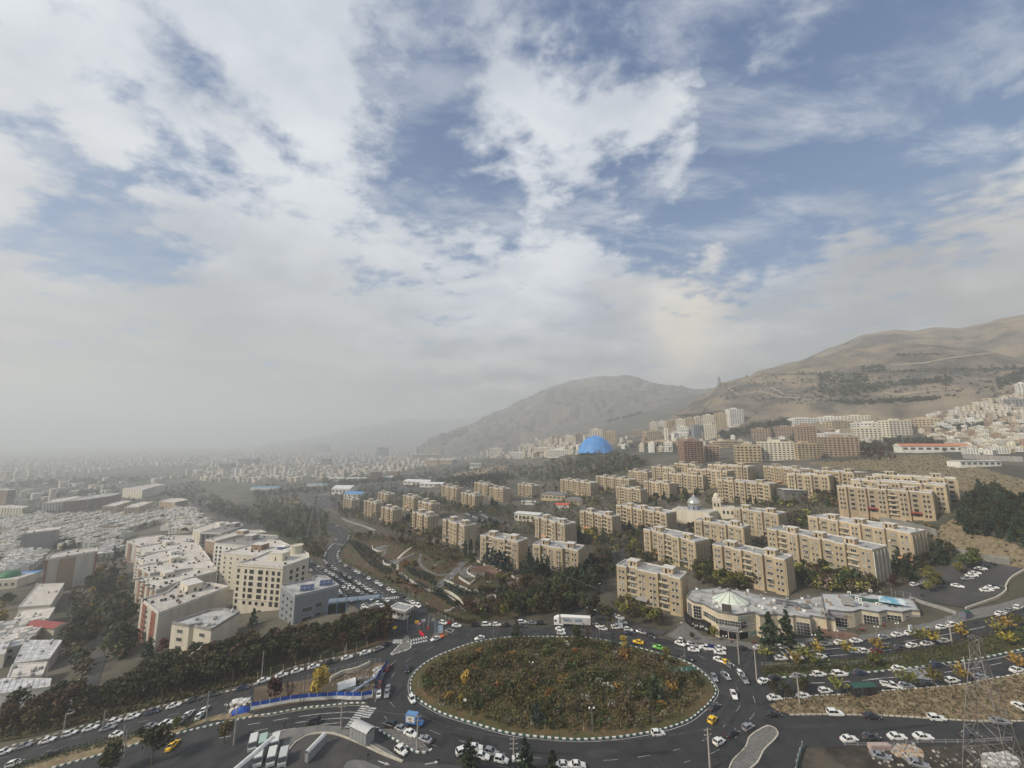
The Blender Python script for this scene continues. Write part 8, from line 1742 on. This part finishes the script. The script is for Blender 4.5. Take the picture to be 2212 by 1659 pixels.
gt=thing('open_gate','black iron swing gate leaf standing open at the island tip','gate',at('U',580,570),math.radians(-50));m=MB();m.box(-3,-2.9,-.05,.05,0,1.9,framed);m.box(2.9,3,-.05,.05,0,1.9,framed);m.build('frame',gt)
for k in range(14): m=MB();m.tube((-2.8+k*.42,0,.1),(-2.8+k*.42,0,1.8),.03,.03,framed,4);m.build('bar',gt)
for z in (.2,1.7): m=MB();m.tube((-3,0,z),(3,0,z),.04,.04,framed,4);m.build('rail',gt)
for i,(x,y) in enumerate(((1055,520),(1060,585))):
    t=thing('flower_tub','orange tub on the rubble island beside the blue column, %s'%('upper','lower')[i],'tub',at('U',x,y));m=MB();m.lathe([(.9,0),(1.0,.5),(.85,.55),(.8,.3),(0,.3)],orange,12);m.build('tub_shell',t)
sg_=thing('signboard','small white sign on a post in the left part of the roundabout','sign',(*at('F',1838,1040)[:2],RB(*at('F',1838,1040)[:2])),0);m=MB();m.tube((0,0,0),(0,0,1.8),.04,.04,metal,4);m.build('post',sg_);m=MB();m.box(-.5,.5,-.04,.04,1.7,2.5,glow);m.build('board',sg_)
tr2=thing('greenhouse_trench','long low fenced water tank on the right part of the roundabout','tank',(*at('G',1450,755)[:2],RB(*at('G',1450,755)[:2])),math.radians(8))
m=MB();m.box(-8,8,-1.2,1.2,0,.9,concd,tarp);m.build('basin',tr2)
for x in range(-8,9,2): m=MB();m.tube((x,-1.2,.9),(x,-1.2,1.8),.05,.05,whitep,4);m.build('post',tr2)
# saplings with stakes along the roundabout rim
SAPL=[]
for i in range(22):
    q=Vector(RS[int(i*len(RS)/22)]);q=q+(Vector(ringc)-q).normalized()*2.2;t=thing('staked_sapling',None,'sapling',(q.x,q.y,E(*q)+.3),R.uniform(0,6),'staked saplings on the roundabout rim');m=MB();m.tube((0,0,0),(.1,.05,2.6),.05,.02,stonep,4);m.build('trunk',t);m=MB();leaves(m,blob_pts(R,14,.1,.05,2.5,.5,.5,.8,.2),.14,LM['bare'],R);m.build('crown',t);SAPL.append((t,'thin staked sapling'))
# planter and shop bushes
for i,(x,y,h) in enumerate(((790,735,1.6),(870,735,1.4),(810,830,2.2),(890,860,1.3),(1050,800,1.4),(490,790,1.6),(540,820,1.5),(265,745,2.2),(1600,690,2.4),(1370,270,2.2))): T1('broad','O',x,y,h*1.3,'small %s shrub, %s from the left along the shop fronts'%('dark',ORD[i]))
# ---------------------------------------------------------------- labels that single out trees and town buildings
LMK=[(n,at(r,x,y)) for n,r,x,y in (('the gatehouse','F',1285,235),('the lorry','Q',1800,1340),('the grey office','B',480,1500),('the tall cream building','L',1700,1300),('the red brick mid-rise','E',1300,520),('the pale gable wall','A',600,1390),('the grey blank tower','A',330,1060),('the red sheet roof','E',400,400),('the green cupola','A',50,1380),('the dark brown terrace','A',760,710),('the ochre trio','A',1140,715),('the amphitheatre','Q',660,590),('the round terrace','B',1100,1010),('the zigzag wall','B',1330,1100),('the park pylon','B',520,905),('the golden site tree','F',555,945),('the nearest ochre block','N',700,880),('the rounded shop corner','M',930,880),('the shop entrance','O',390,830),('the silver dome','C',1630,750),('the white-striped block','D',1100,1250),('the retaining wall','D',1250,800),('the car park','D',1700,1300),('the hill blocks','D',1500,720),('the blue dome','C',765,182),('the striped brown tower','C',1625,275),('the grey hipped school','C',430,590),('the white hall','B',790,535),('the blue roofed hall','B',885,565),('the bend of the avenue','B',760,940),('the upper zebra crossing','B',750,985),('the lower zebra crossings','B',1180,1450),('the cream side-gate block','E',1700,560),('the twin pines block','Q',900,570),('the small asphalt yard','C',920,1050),('the yellow poplars','C',830,580),('the mast','C',275,450),('the three cypresses','Q',380,340),('the long far sheds','B',1440,455),('the arched cream hall','B',1060,420),('the dry slope','D',1200,250),('the orange zigzag roof','D',1440,160),('the hillside pines','D',1900,700),('the tallest white tower','X',1480,1298),('the tall cream block','W',1030,1395),('the broad white block','W',740,1350),('the dark edge block','W',2150,1130),('the white edge tower','W',2200,1010),('the valley office block','Y',380,1075),('the dim slab','A',2130,300),('the hazy tower','B',620,300),('the glassy tower','B',1110,220),('the beige valley terrace','Y',550,1180),('the left edge tower','A',30,610),('the stepped cream terrace','A',1200,570),('the highway','A',1900,690),('the shaded alley','E',830,600),('the slip road trees','E',1300,950),('the striped kerb','F',500,1030),('the bus yard','F',700,1350),('the dark pine on the rim','G',75,465),('the lower kerb','G',600,1290),('the yellow taxi','G',1782,1144),('the pale leafless tree','G',460,770),('the right tip of the ring','G',1780,850),('the left tip of the ring','F',1400,860),('the top of the ring','G',500,420),('the left ochre cluster','B',1200,820),('the plaza','G',1550,400),('the right median','H',1200,600),('the back ochre blocks','C',1700,350),('the orange awning block','D',100,1290),('the low park corner','F',1800,250),('the corner hedge','F',1700,240),('the layby shelter','F',940,1300),('the dry bank','H',1300,950),('the prayer hall street','A',250,1250),('the far car park','B',620,600),('the field edge','B',300,600),('the mosque lane','C',1500,640),('the garage opening','C',1720,500),('the dark pavilion','D',285,600),('the crimson shrubs','D',980,220))]
def relabel(items):
    seen={}
    ex={o.get('label') for o in bpy.data.objects if o.get('label')}
    for o,d in items:
        x,y=o.location.x,o.location.y;sc=sorted(LMK,key=lambda l:(l[1][0]-x)**2+(l[1][1]-y)**2)[0];q=sc[1];u=proj(x,y,q[2]);w=proj(*q)
        dx=u[0]-w[0];dy=u[1]-w[1];rel='left of' if dx<-6 and abs(dx)>abs(dy)*1.5 else 'right of' if dx>6 and abs(dx)>abs(dy)*1.5 else 'below' if dy>0 else 'above'
        seen.setdefault((d,rel,sc[0]),[]).append((math.hypot(x-q[0],y-q[1]),o))
    for (d,rel,n),l in seen.items():
        l.sort(key=lambda t:t[0])
        for i,(_,o) in enumerate(l):
            lb='%s %s %s'%(d,rel,n) if len(l)==1 else '%s %s %s, %s nearest to it'%(d,rel,n,ordn(i)) if i<59 else '%s %s %s'%(d,rel,n)
            if len(lb.split())<4: lb='small '+lb
            o['label']=lb
relabel(TREES+CITYOBJ+SAPL)
for i,o in enumerate([o for o in bpy.data.objects if o.name.startswith('row_house')]): pass
# ---------------------------------------------------------------- the air
def haze():
    m=bpy.data.materials.new('haze_air');m.use_nodes=True;t=NT(m.node_tree)
    v=t.n('ShaderNodeVolumePrincipled');v.inputs['Color'].default_value=(.73,.77,.80,1);v.inputs['Density'].default_value=HAZE;v.inputs['Anisotropy'].default_value=.2
    o=t.n('ShaderNodeOutputMaterial');t.l(v.outputs[0],o.inputs['Volume'])
    b=MB();b.box(-9500,7500,-400,11000,-115,790,m);h=b.build('haze');h['kind']='stuff';h['label']='dusty autumn haze over the valley'
haze()

SC.cycles.use_denoising=True
